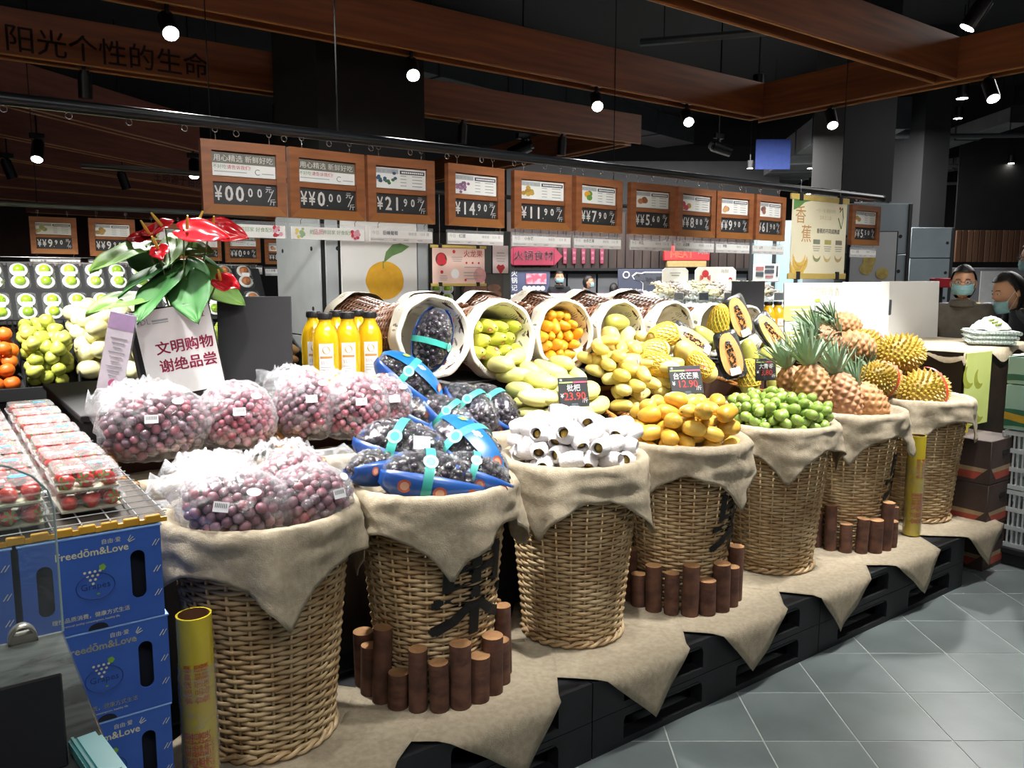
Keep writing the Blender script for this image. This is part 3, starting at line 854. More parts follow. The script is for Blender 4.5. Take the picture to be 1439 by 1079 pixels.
# --- basket of small yellow mangoes
rnd = random.Random(11)
c0 = W(BASK[3], BT, PZ + 0.008 + BH + 0.012)
dome = lambda h, R_: (lambda x, y: -0.073 + h * max(0, 1 - (x * x + y * y) / (R_ * R_)))
for x, y, z in heap(74, disk(0.190), 0.031, dome(0.07, .22), rnd, 22, lambda x, y: -1.2 * (x * x + y * y)):
    o = inst('mango', small_mango, None, c0 + Vector((x, y, z)), (rnd.uniform(-.5, .5), rnd.uniform(-.4, .4), rnd.uniform(0, 6.28)), (rnd.uniform(.92, 1.1),) * 3)
    tag(o, 'small ripe yellow mango heaped in the tall basket beside the green jujubes', 'mango', 'yellow mangoes in the tall basket')
    inst('stem_scar', scar_s, o)
# --- basket of jujubes
m_juj = omat('jujube_skin', ['#93ad58', '#86a24a', '#a0b766', '#8aa350'], 0.22, 30, coat=0.2)
juj = mesh_of('green_jujube', mango(0.052, 0.043, 0, 0, 12, 9, 1.0), m_juj)
scar_j = mesh_of('stem_scar', scar(0.052, 0.003), m_dot)
c0 = W(BASK[4], BT, PZ + 0.008 + BH + 0.012)
for x, y, z in heap(195, disk(0.202), 0.0215, dome(0.07, .22), rnd, 18, lambda x, y: -1.0 * (x * x + y * y)):
    o = inst('green_jujube', juj, None, c0 + Vector((x, y, z)), (rnd.uniform(-.6, .6), rnd.uniform(-.6, .6), rnd.uniform(0, 6.28)), (rnd.uniform(.9, 1.06),) * 3)
    tag(o, 'glossy green jujube heaped in the tall basket beside the pineapples', 'jujube', 'green jujubes in the tall basket')
    inst('stem_scar', scar_j, o)
# --- basket of foam-netted fruit
def foam_mat():
    m = bpy.data.materials.new('white_foam_net'); m.use_nodes = True
    nt = m.node_tree; N = nt.nodes; L = nt.links; b = N['Principled BSDF']
    b.inputs['Base Color'].default_value = (*hexc('#ebe6e6'), 1); b.inputs['Roughness'].default_value = 0.75
    b.inputs['Subsurface Weight'].default_value = 0.15; b.inputs['Subsurface Radius'].default_value = (.01, .01, .01)
    tc = N.new('ShaderNodeTexCoord'); ck = N.new('ShaderNodeTexVoronoi'); mp = N.new('ShaderNodeMapping'); mp.inputs['Scale'].default_value = (120, 170, 170)
    L.new(tc.outputs['Object'], mp.inputs[0]); L.new(mp.outputs[0], ck.inputs['Vector']); ck.inputs['Scale'].default_value = 1.0
    bp = N.new('ShaderNodeBump'); bp.inputs['Strength'].default_value = 0.45; bp.inputs['Distance'].default_value = 0.002; bp.invert = True
    L.new(ck.outputs['Distance'], bp.inputs['Height']); L.new(bp.outputs[0], b.inputs['Normal'])
    return m
_fo = MB()
def foam_fn(a, b):
    # rolled-in lip, sleeve, rolled-in lip: open at both ends
    th = 2 * pi * a
    if b < 0.15: q = b / 0.15; x = -0.020 - 0.019 * q; r = 0.0165 + 0.001 * q
    elif b < 0.85:
        q = (b - 0.15) / 0.70; x = -0.039 + 0.078 * q; r = 0.0185 + 0.0110 * sin(pi * q) ** 0.6 + 0.0009 * sin(12 * th + q * 30)
    else: q = (b - 0.85) / 0.15; x = 0.039 - 0.019 * q; r = 0.0185 - 0.002 * q
    return (x, r * cos(th), r * sin(th))
_fo.add(grid(foam_fn, 18, 20, True))
foam_me = mesh_of('foam_net', _fo, foam_mat(), True, 60)
m_loq = omat('fruit_in_net', ['#a98a35', '#8d6a2c', '#b39b45'], 0.5, 20)
loq_me = mesh_of('fruit', MB().add(sph(0.024, 0.0180, 0.0180, 12, 8, (0.0, 0, 0))), m_loq)
c0 = W(BASK[2], BT, PZ + 0.008 + BH + 0.012)
for x, y, z in heap(118, disk(0.195), 0.0255, dome(0.085, .22), rnd, 22, lambda x, y: -1.5 * (x * x + y * y)):
    t = thing('netted_fruit', 'fruit in a white foam net sleeve heaped in the tall basket', 'fruit', c0 + Vector((x, y, z)),
              (0, rnd.uniform(-.25, .45), rnd.uniform(0, 6.28)), 'foam-netted fruit in the tall basket')
    inst('foam_net', foam_me, t); inst('fruit', loq_me, t)

# --- trays of mangoes and barrels
def in_tray(key, pts_fn): return TR[key][0]
def lay(key, me, n, r, label, group, name, seed, x=(-.42, .42), y=(-.40, .46), slope=0.20, scar_me=None, yaw=None, sc=(.92, 1.08), h0=0.09, tilt=.3, stick=0):
    M, w, d, h = TR[key]; rr = random.Random(seed); out = []
    base = lambda a, b: h0 + slope * (b + d / 2)
    for k, (a, b, z) in enumerate(heap(n, rect(x[0] * w, x[1] * w, y[0] * d, y[1] * d), r, base, rr, 16, lambda a, b: slope * .6 * b)):
        q = yaw(rr) if yaw else rr.uniform(0, 6.28)
        Mx = M @ T(a, b, z) @ R('Z', q) @ R('Y', rr.uniform(-tilt, tilt)) @ R('X', rr.uniform(-.4, .4))
        s_ = rr.uniform(*sc)
        o = inst(name, me, None, Mx.to_translation(), Mx.to_euler(), (s_,) * 3)
        tag(o, label, name.replace('_', ' ') if len(name) < 14 else 'fruit', group)
        if scar_me: inst('stem_scar', scar_me, o)
        if stick and k % stick == 0: sticker_on(o, 0.02, 0.004, 0.034)
        out.append(o)
    return out
lay('D', green_mango_p, 24, 0.036, 'long pale green mango lying in the tray below the green mango barrel', 'pale green mangoes in the tray', 'mango', 3,
    yaw=lambda r: r.uniform(-1.9, -1.0) if r.random() < .6 else r.uniform(-.4, .6), scar_me=scar_l, slope=.46, stick=5, y=(-.36, .5), h0=.10)
lay('E', small_mango_p, 64, 0.030, 'small pale yellow mango in the tray below the three papayas', 'pale mangoes in the tray', 'mango', 5, scar_me=scar_s, slope=.46, y=(-.34, .5), x=(-.5, .36), h0=.10)
def fill_barrel(k, me, pts, label, group, name='mango', scl=1.0, scar_me=None, z=KH - .05, roll=0.25, stick=False, flip=True):
    B = BARR[k]; rr = random.Random(40 + k)
    for a, b in pts:
        Mx = B @ T(a, b, z + rr.uniform(-.012, .012)) @ R('Z', rr.uniform(0, 6.28)) @ R('Y', pi / 2 * (1 if flip else -1) + rr.uniform(-roll, roll)) @ R('X', rr.uniform(0, 6))
        s_ = scl * rr.uniform(.94, 1.05) * B.to_scale().x
        o = inst(name, me, None, Mx.to_translation(), Mx.to_euler(), (s_,) * 3)
        tag(o, label, name, group)
        if scar_me: inst('stem_scar', scar_me, o)
        if stick and rr.random() < .7:
            q = MB().add(disc(.011, 12, (0, 0, 0), .0085), 0).add(disc(.007, 10, (0, 0, .0005), .005), 1)
            sk = mk('sticker', q, [m_stick_r, m_sticky], o, (-.058, 0, .0225), (0, -.62, 0), False)
def hexpts(R_, d, ymax=9, ymin=-9):
    out = []
    k = -6
    while k < 7:
        for i in range(-6, 7):
            x, y = (i + .5 * (k & 1)) * d, k * d * .87
            if x * x + y * y < R_ * R_ and ymin < y < ymax: out.append((x, y))
        k += 1
    return out
fill_barrel(1, green_mango, hexpts(.128, .064, .10), 'green mango with red sticker packed end-out in the lying barrel', 'green mangoes in the lying barrel', scar_me=scar_l, stick=True, z=KH - .075, roll=.3)
fill_barrel(2, orange_mango, hexpts(.128, .052, .10), 'orange-yellow mango packed in the lying barrel', 'orange mangoes in the lying barrel', scar_me=scar_s, z=KH - .05, roll=.9)
# --- papayas
m_pap_g = omat('papaya_green', ['#9aa552', '#b3b25e', '#a8a84c'], 0.45, 9)
m_pap_y = omat('papaya_yellow', ['#dcc06a', '#d9c47c', '#d2c888'], 0.45, 9)
m_net_y = mat('yellow_foam_net', '#e2bd3e', 0.7, '#d9ad2c', 60, bump=.8, bscale=220)
pap_g = mesh_of('papaya', mango(.19, .105, .05, .16, 18, 14, 1.0), m_pap_g)
pap_y = mesh_of('papaya', mango(.19, .105, .05, .16, 18, 14, 1.0), m_pap_y)
def net_sleeve(L, Wd, b0, b1):
    """diamond net of thin strands over the lower half of a papaya"""
    mb = MB(); n = 16
    def pt(a, b):
        x = -cos(pi * b) * L / 2; c = cos(pi * b)
        r = Wd / 2 * max(0.0, sin(pi * b)) ** 0.72 * (1 - .16 * c) + .0028
        return (x, r * cos(2 * pi * a) + .05 * Wd * ((2 * x / L) ** 2 - .4), r * sin(2 * pi * a))
    for sg in (1, -1):
        for i in range(n):
            mb.add(tube([pt(i / n + sg * .22 * q / 8, b0 + (b1 - b0) * q / 8) for q in range(9)], .0022, 4, caps=False))
    for b in (b0, b1):
        mb.add(tube([pt(i / 20, b) for i in range(20)], .003, 4, True))
    return mb
net_me = mesh_of('foam_net', net_sleeve(.19, .105, .10, .62), m_net_y, True, 180)
m_tape = mat('print_tape_red', '#cf5040', .5, '#d8b7a8', 26, ramp=(.48, .52), stretch=(3, 1, 1))
tape_me = mesh_of('printed_band', MB().add(grid(lambda a, b: ((a - .5) * .11, .018 * (b - .5), .0545 - .018 * (2 * (a - .5)) ** 2), 10, 2)), m_tape)
def papaya(pos, rot, label, me, net=False, band=False, sc=1.0, group='whole papayas'):
    o = inst('papaya', me, None, pos, rot, (sc,) * 3)
    tag(o, label, 'papaya', group)
    if net: inst('foam_net', net_me, o)
    if band: inst('printed_band', tape_me, o)
    return o
m_flesh = mat('papaya_flesh', '#e0aa68', .35, '#d69c58', 14); m_seed = mat('papaya_seeds', '#2a2622', .3, '#1b1816', 40)
m_cav = mat('papaya_cavity', '#c98a45', .5, '#b97937', 20)
_ph = MB()
def half_fn(a, b):
    x = -cos(pi * b) * .105; r = .05 * max(0, sin(pi * b)) ** .75 * (1 - .14 * cos(pi * b)); th = pi + pi * a
    return (x, r * cos(th), r * sin(th))
_ph.add(grid(half_fn, 14, 14), 0)
_o = []
for k in range(15): b = k / 14; _o.append((-cos(pi * b) * .105, .05 * max(0, sin(pi * b)) ** .75 * (1 - .14 * cos(pi * b)), 0))
_o2 = [(p[0], -p[1], 0) for p in _o[::-1]][1:-1]
_ph.add((_o + _o2, [tuple(range(len(_o + _o2)))]), 1)
_ph.add(([(x * .66, y * .42, .0015) for x, y, z in _o + _o2], [tuple(range(len(_o + _o2)))]), 2)
half_me = mesh_of('papaya_half', _ph, [m_pap_g, m_flesh, m_cav], True, 50)
_sd = MB(); rnd = random.Random(5)
for _ in range(70):
    a = rnd.uniform(-1, 1); _sd.add(sph(.0042, .0042, .0042, 6, 4, (a * .064, rnd.uniform(-1, 1) * .016 * sqrt(1 - a * a * .8), .003)))
seeds_me = mesh_of('seeds', _sd, m_seed, True, 180)
m_trayb = mat('black_foam_tray', '#1d1a17', .35, '#141210', 10)
_tb = MB()
def tray_fn(a, b):
    k = (0.80, 1.0, 1.04, .98, .80)[int(b * 4 + .01)]; z = (-.05, -.016, -.012, -.016, -.046)[int(b * 4 + .01)]
    x, y = rrect_pt(2 * pi * a, .225 * k, .118 * k); return (x, y, z)
_tb.add(grid(tray_fn, 36, 4, True)); _tb.add(box(.18, .095, .004, (0, 0, -.048)))
ptray_me = mesh_of('tray', _tb, m_trayb, True, 50)
plabel_me = mesh_of('price_label', MB().add(box(.036, .05, .001, (.082, 0, .005))), m_stick_w, False)
m_wrap = film_mat('cling_film', base=.03, streak=.12, scale=18, milky=.3)
wrap_me = mesh_of('cling_film', MB().add(grid(lambda a, b: (*rrect_pt(2 * pi * a, .228 * (1 - .55 * b), .12 * (1 - .75 * b)), -.012 + .02 * b ** .5), 36, 4, True)), m_wrap, True, 180)
def papaya_half(pos, rot, label):
    t = thing('papaya_half_pack', label, 'papaya half', pos, rot, 'papaya halves on black trays')
    inst('tray', ptray_me, t); h = inst('papaya_half', half_me, t); inst('seeds', seeds_me, h); inst('price_label', plabel_me, t); inst('cling_film', wrap_me, t)
def oriented(pos, xdir, zdir):
    x = Vector(xdir).normalized(); z = Vector(zdir); z = (z - x * z.dot(x)).normalized(); y = z.cross(x)
    return Matrix((x, y, z)).transposed().to_euler()
IL = lambda s, t, z: Vector((SX * s - SY * t, SY * s + SX * t, z))     # direction in island axes
CAMV = Vector((-0.25, -1, .35))
for u, v, t, top, lab in ((1040, 446, .88, (-.25, .1, .6), 'papaya half on a black tray propped highest, below the black board'),
                          (1085, 467, .86, (-.35, .2, .5), 'papaya half on a black tray leaning against the pineapple crowns'),
                          (1027, 498, .76, (-.1, .15, .6), 'papaya half on a black tray standing upright above the tray corner'),
                          (975, 478, .86, (-.5, .2, .35), 'papaya half on a black tray behind the netted papayas')):
    p = ont(u, v, t)
    papaya_half(p, oriented(p, -IL(*top), Vector((-.15, -.75, .65))), lab)
for k, (u, v, t, xd, me, net, band, lab) in enumerate((
        (933, 470, .86, (1, .1, .1), pap_y, True, False, 'orange papaya in a yellow net on top of the netted pile'),
        (918, 493, .80, (1, .1, .05), pap_y, True, False, 'yellow papaya in a net in the middle of the netted pile'),
        (925, 512, .72, (.7, -.3, -.3), pap_y, True, False, 'pale papaya with a loose net opening above the price card'),
        (962, 497, .80, (.6, .3, -.4), pap_y, False, False, 'bare pale yellow papaya between the netted ones'),
        (985, 515, .74, (.5, -.2, -.5), pap_y, True, True, 'netted papaya with a red printed band beside the upright half'),
        (890, 512, .78, (.8, .1, -.2), pap_y, False, True, 'papaya with red print at the edge of the pale mangoes'),
        (955, 528, .70, (.9, .1, -.2), pap_y, False, False, 'pale papaya behind the handwritten mango price card'),
        (1010, 452, .93, (.2, .3, -.9), pap_g, True, False, 'green papaya standing in a yellow net'),
        (990, 475, .90, (.7, .1, -.4), pap_g, False, False, 'dark green papaya behind the papaya halves'),
        (1052, 500, .82, (.3, .1, -.8), pap_g, False, False, 'light green papaya above the small price card'),
        (1078, 510, .80, (.4, .1, -.8), pap_g, False, False, 'light green papaya beside the pineapples'),
        (1053, 530, .74, (.1, 0, -.9), pap_g, True, False, 'green papaya in a yellow net under the others'),
        (1092, 530, .74, (-.2, -.2, -.9), pap_g, False, False, 'green papaya tip showing beside the small price card'))):
    p = ont(u, v, t)
    papaya(p, oriented(p, IL(*xd), CAMV), lab, me, net, band, .95 if k else 1.0)
for a, b, lab, rz in ((-.055, -.05, 'pale papaya upright on the near side inside the barrel', .15), (.05, -.055, 'pale papaya with red band inside the barrel', -.2), (-.005, .055, 'papaya lying across the top inside the barrel', 1.5)):
    Mx = BARR[3] @ T(a, b, KH - .02) @ R('Z', pi / 2 + rz)
    o = papaya(Mx.to_translation(), Mx.to_euler(), lab, pap_y if rz < 1 else pap_g, False, rz < 0, .86 if rz < 1 else .72)
for k, (a, b) in ((4, (.02, -.07)), (5, (.0, -.05))):
    Mx = BARR[k] @ T(a, b, KH - .05) @ R('Z', .3)
    papaya(Mx.to_translation(), Mx.to_euler(), ('yellow', 'green')[k - 4] + ' papaya lying at the bottom inside the ' + ('nearly empty barrel', 'barrel behind the halves'), pap_y if k == 4 else pap_g, sc=.7) if False else \
        papaya(Mx.to_translation(), Mx.to_euler(), ('yellow papaya lying inside the nearly empty barrel', 'green papaya lying inside the barrel behind the halves')[k - 4], pap_y if k == 4 else pap_g, sc=.7)

# --- pineapples
m_pine = omat('pineapple_rind', ['#9c7050', '#a87a50', '#8f6a55', '#b08052'], .6, 24, bump=.3)
m_pcrown = mat('pineapple_leaf', '#a3b79c', .5, '#7d9877', 12, bump=.1)
m_eye = mat('pineapple_eye_tip', '#6b4630', .7, '#7d5438', 20)
def pine_body():
    mb = MB(); nu, nv = 64, 48; Hh, Rr = .19, .066
    def fn(a, b):
        z = Hh * b; r = Rr * (max(0, sin(pi * (b * .92 + .04)))) ** .42
        u = a * 9; w = b * 10
        p, q = u + w * .5, u - w * .5
        dp, dq = abs((p % 1) - .5), abs((q % 1) - .5)
        e = max(0, 1 - 2 * max(dp, dq) ** 1.0)
        bumpy = .0085 * min(1, e * 1.6) + .004 * max(0, e - .72) * 6
        r = r * .93 + bumpy * min(1, sin(pi * min(1, b + .02)) * 3)
        return (r * cos(2 * pi * a), r * sin(2 * pi * a), z)
    mb.add(grid(fn, nu, nv, True), 0)
    return mb
def pine_crown(seed):
    mb = MB(); rr = random.Random(seed)
    for k in range(46):
        lev = k / 46; a = k * 2.39996; Ln = .12 + .055 * rr.random() - .02 * lev
        spread = 1.15 * (1 - lev) + .12; w = .0105
        def fn(x, y):
            q = y; rad = .012 + Ln * (sin(spread * q) * .75); z = lev * .035 + Ln * (q * cos(spread * .55) - .30 * spread * q * q * q * .6)
            ww = w * (1 - q ** 1.6) * (x - .5) * 2; cup = .004 * (abs(x - .5) * 2) ** 2
            return (rad * cos(a) - ww * sin(a), rad * sin(a) + ww * cos(a), z + cup)
        mb.add(grid(fn, 2, 6))
    return mb
pineb_me = mesh_of('body', pine_body(), m_pine, True, 180)
pcrown_me = [mesh_of('crown', pine_crown(k), m_pcrown, True, 180) for k in (1, 2)]
def pineapple(base, axis, label, sc=1.0, k=0):
    q = Vector(axis).to_track_quat('Z', 'Y').to_euler()
    t = thing('pineapple', label, 'pineapple', base, q, 'pineapples by the durians', sc)
    inst('body', pineb_me, t, rot=(0, 0, k)); inst('crown', pcrown_me[k % 2], t, (0, 0, .178), (0, 0, k * 1.3))
for k, (u, v, t, ax, sc, lab) in enumerate((
        (1125, 574, .42, (-.25, .25, 1), 1.05, 'pineapple at the left of the upright row, crown spread over its neighbour'),
        (1146, 584, .26, (.0, .2, 1), 1.15, 'orange-brown upright pineapple with the largest green crown'),
        (1195, 590, .27, (-.15, .3, 1), 1.15, 'upright pineapple in the middle of the basket rim'),
        (1240, 592, .27, (-.55, .35, .8), 1.15, 'pineapple leaning over the basket rim towards the durians'),
        (1225, 492, .55, (-1, .3, .25), 1.15, 'pineapple lying behind with its crown towards the papayas'),
        (1262, 540, .48, (-1, .25, .45), 1.15, 'pineapple lying beside the hidden durian'),
        (1205, 462, .80, (-1, .2, .25), 1.05, 'pineapple lying high up below the coconut board'),
        (1180, 490, .62, (-.9, .2, .5), 1.0, 'pineapple half hidden behind the upright row'))):
    pineapple(ont(u, v, t), IL(*ax), lab, sc, k)
# --- durians
m_dur = omat('durian_husk', ['#8f7a26', '#86701f', '#998430'], .5, 14)
m_durtip = mat('durian_spike', '#b89a3c', .5, '#a38631', 16)
m_redband = mat('red_tape', '#c23b2c', .4)
def durian_mesh(seed):
    mb = MB(); rr = random.Random(seed); rx, ry, rz = .135, .098, .098
    def surf(d):
        a = atan2(d.z, d.y); lob = 1 + .07 * cos(5 * a + seed) * (1 - d.x * d.x)
        return Vector((d.x * rx, d.y * ry * lob, d.z * rz * lob))
    def fn(a, b):
        ph = pi * b; th = 2 * pi * a
        return surf(Vector((-cos(ph), sin(ph) * cos(th), sin(ph) * sin(th))))
    mb.add(grid(fn, 28, 18, True), 0)
    n = 340
    for k in range(n):
        y = 1 - 2 * (k + .5) / n; r = sqrt(1 - y * y); a = k * 2.39996 + rr.uniform(-.05, .05)
        d = Vector((y, r * cos(a), r * sin(a))); p = surf(d); nrm = Vector((d.x / rx, d.y / ry, d.z / rz)).normalized()
        x = nrm.orthogonal().normalized(); z = nrm.cross(x); w = .0095; h = rr.uniform(.013, .019)
        v = [p + (x * cos(q) + z * sin(q)) * w - nrm * .002 for q in (0, 1.2566, 2.5133, 3.7699, 5.0265)] + [p + nrm * h]
        mb.add(([tuple(q) for q in v], [(i, (i + 1) % 5, 5) for i in range(5)]), 1)
    return mb
dur_me = [mesh_of('husk', durian_mesh(k), [m_dur, m_durtip], True, 60) for k in (0, 2)]
_bd = MB().add(grid(lambda a, b: ((b - .5) * .014 + .03, .1165 * cos(2 * pi * a), .1165 * sin(2 * pi * a)), 32, 1, True))
dband_me = mesh_of('red_band', _bd, m_redband, True, 180)
dstalk_me = mesh_of('stalk', MB().add(tube([(.13, 0, 0), (.16, .004, .006), (.175, .012, .012)], .011, 8)), mat('durian_stalk', '#6b5a35', .8))
for k, (u, v, t, ax, sc, lab, band) in enumerate((
        (1297, 549, .34, (1, -.25, .1), 1.02, 'large durian with a red tape band hanging over the last basket rim', True),
        (1264, 497, .52, (1, -.2, .05), 1.05, 'rounded durian on top of the pile with no band', False),
        (1236, 533, .40, (.8, -.2, -.3), .8, 'small durian with a red band wedged beside the pineapples', True),
        (1215, 486, .68, (1, -.3, -.3), .85, 'durian half hidden behind the topmost durian', True))):
    p = ont(u, v, t); x = IL(*ax)
    d = thing('durian', lab, 'durian', p, oriented(p, x, Vector((0, 0, 1))), 'durians at the end of the island', sc)
    inst('husk', dur_me[k % 2], d); inst('stalk', dstalk_me, d)
    if band: inst('red_band', dband_me, d)

# ================================================================== GRAPES
m_gr = omat('grape_mauve', ['#7d5a66', '#94626e', '#6b4d5a', '#9a4c5a', '#876e7a'], .3, 30)
m_gr_pink = omat('grape_pink', ['#8c3c4a', '#9c5260', '#7c4654', '#a06878'], .3, 30)
m_gr_dark = omat('grape_black', ['#1d1a24', '#26212c', '#15131a', '#302832'], .16, 30, coat=.25)
m_core = mat('grape_core', '#4b3038', .7, '#3b252c', 12); m_core_d = mat('dark_grape_core', '#17151a', .6, '#100f12', 12)
grape_mes = [mesh_of('grape', MB().add(sph(.0128, .0128, .0142, 10, 7)), m) for m in (m_gr, m_gr_pink, m_gr_dark)]
m_film = film_mat('clear_bag_film', base=.03, streak=.42, rough=.10, scale=17, milky=.42)
m_film3 = film_mat('gathered_film', base=.02, streak=.22, rough=.12, scale=22, milky=.3)
m_film2 = film_mat('clear_pack_film', base=.015, streak=.26, rough=.06, scale=20, milky=.15)
m_print = mat('white_print', '#efeff0', .5, '#e2e2e4', 20)
def fib_up(n, zmin=-.25):
    out = []
    k = 0
    tot = int(n * 2 / (1 - zmin))
    for k in range(tot):
        z = 1 - 2 * (k + .5) / tot
        if z < zmin: break
        r = sqrt(1 - z * z); a = k * 2.39996
        out.append(Vector((r * cos(a), r * sin(a), z)))
    return out
def film_shell(rx, ry, rz, seed, amp=.012, nu=34, nv=20, neck=None):
    """crinkled bag; neck = (direction angle, length) draws a gathered mouth out of one side"""
    def fn(a, b):
        th = 2 * pi * a; ph = pi * b
        d = Vector((sin(ph) * cos(th), sin(ph) * sin(th), -cos(ph)))
        q = 1 + amp * 8 * (abs(n2(d.x * 3 + d.z * 5, d.y * 6, seed)) - .2)
        p = Vector((d.x * rx * q, d.y * ry * q, d.z * rz * q))
        p += Vector((noise.noise(d * 9 + Vector((seed, 0, 0))), noise.noise(d * 9 + Vector((0, seed, 0))), noise.noise(d * 9 + Vector((0, 0, seed))))) * amp
        if neck:
            nd = Vector((cos(neck[0]), sin(neck[0]), .25)).normalized(); k = max(0, d.dot(nd) - .80) / .20
            p += nd * neck[1] * k ** .7 + Vector((noise.noise(d * 22 + Vector((seed, 3, 1))), noise.noise(d * 22 + Vector((1, seed, 3))), noise.noise(d * 22 + Vector((7, 3, seed))))) * .05 * k
        p.z = max(p.z, -rz * .72)
        return p
    return MB().add(grid(fn, nu, nv, True))
def grape_bag(pos, rot, r, label, seed, kind=0, n=80, neck=None, group='bags of red grapes', crumple=None):
    rr = random.Random(seed); rx, ry, rz = r
    t = thing('grape_bag', label, 'bag of grapes', pos, rot, group)
    mk('grape_core', MB().add(sph(rx * .80, ry * .80, rz * .74, 16, 10)), m_core, t)
    for d in fib_up(int(n * 1.25), -.65):
        q = rr.uniform(.80, .95)
        inst('grape', grape_mes[kind if rr.random() < .8 else 1 - kind], t, (d.x * rx * q, d.y * ry * q, d.z * rz * q), (rr.uniform(0, 3), rr.uniform(0, 3), 0), (rr.uniform(.85, 1.15),) * 3)
    mk('bag_film', film_shell(rx * 1.08, ry * 1.08, rz * 1.10, seed, .012, neck=neck), m_film, t, ang=180)
    if crumple:        # loose gathered film lying over the bag
        def cf(a, b):
            x, y = (a - .5) * 2, (b - .5) * 2; q = Vector((x * 2.6 + seed, y * 2.6, seed))
            e = rz * 1.12 * sqrt(max(0, 1 - min(1, (x * .75) ** 2 + (y * .75) ** 2)))
            return (crumple[0] + x * crumple[2] * (1 + .12 * noise.noise(q)), crumple[1] + y * crumple[3] * (1 + .12 * noise.noise(q * 1.3)), e * .8 + .02 + .034 * abs(noise.noise(q * 1.9)) + .018 * noise.noise(q * 4.1))
        mk('gathered_film', MB().add(grid(cf, 26, 22)), m_film3, t, ang=180)
    # printed oval and price label stuck to the film
    d = Vector((.25, -.75, .65)).normalized(); p = Vector((d.x * rx, d.y * ry, d.z * rz)) * 1.16
    e = oriented(p, (1, .1, 0), d)
    mk('printed_oval', MB().add(disc(.017, 18, (0, 0, 0), .011)), m_print, t, p, e, False)
    d = Vector((-.2, -.85, .3)).normalized(); p = Vector((d.x * rx, d.y * ry, d.z * rz)) * 1.16
    e = oriented(p, (1, -.3, 0), d)
    lb = mk('price_label', MB().add(box(.036, .024, .0006)), m_print, t, p, e, False)
    bars = MB()
    for k in range(7): bars.add(box(.0016, .010, .0004, (-.013 + k * .0042, .003, .0006)))
    mk('barcode', bars, m_ink, lb, smooth=False)
    return t
bz = PZ + 0.008 + BH + 0.012
c0 = W(BASK[0], BT, bz)
grape_bag(c0 + IL(-.085, -.075, .035), (0, .1, .3), (.132, .112, .085), 'clear bag of pinkish grapes at the front of the tall basket by the blue boxes', 3, 0, 120, (2.4, .10), crumple=(-.05, .09, .09, .07))
grape_bag(c0 + IL(.095, -.085, .03), (0, 0, 1.2), (.105, .105, .08), 'clear bag of mauve grapes with one dark gap in the tall basket', 4, 0, 100, (.6, .09))
grape_bag(c0 + IL(.12, .075, .035), (.1, 0, .6), (.10, .10, .085), 'clear bag of red grapes nearest the black grape basket', 5, 1, 95, (.1, .10), crumple=(-.02, .05, .085, .07))
grape_bag(c0 + IL(-.07, .10, .035), (0, 0, 2.0), (.13, .10, .08), 'clear bag with wide glossy folds at the back of the tall basket', 6, 0, 90, (2.2, .13), crumple=(.0, .02, .14, .10))
for key, x, y, r, kind, lab, nk in (('A', -.115, .03, (.15, .13, .115), 0, 'big crinkled bag of mauve grapes in the tray nearest the strawberries', (2.0, .14)),
                                 ('A', .125, .03, (.115, .12, .11), 1, 'bag of red and mauve grapes at the right end of the first tray', (1.2, .12)),
                                 ('B', -.115, .05, (.095, .12, .125), 0, 'bag of mauve grapes leaning against the black board', (1.9, .12)),
                                 ('B', .045, .0, (.115, .11, .115), 1, 'bag of pink grapes with a round printed mark below the bottles', (1.2, .10)),
                                 ('B', .175, .03, (.085, .11, .10), 0, 'bag of pale mauve grapes beside the blue grape packs', (.7, .08))):
    M, w, d, h = TR[key]
    Mx = M @ T(x, y + .02, h + .035 + .45 * r[2]) @ R('X', -TILT)
    grape_bag(Mx.to_translation(), Mx.to_euler(), r, lab, int(abs(x) * 1000) + ord(key), kind, 150, nk, crumple=(-.02, .06, r[0] * .8, r[1] * .6) if x in (-.115, -.115, .045) else None)
m_bluep = mat('blue_printed_card', '#1f4f96', .35, '#173c7c', 8, coat=.2); m_bluel = mat('bright_blue_card', '#1767a8', .35, '#125890', 8, coat=.2)
m_teal = mat('teal_band', '#3ea79b', .4, '#35988d', 12); m_seal = mat('orange_seal', '#c26a4c', .4, '#a64e36', 12); m_seal_c = mat('seal_centre', '#dba68a', .4)
m_lime = mat('lime_print', '#9cc43a', .5)
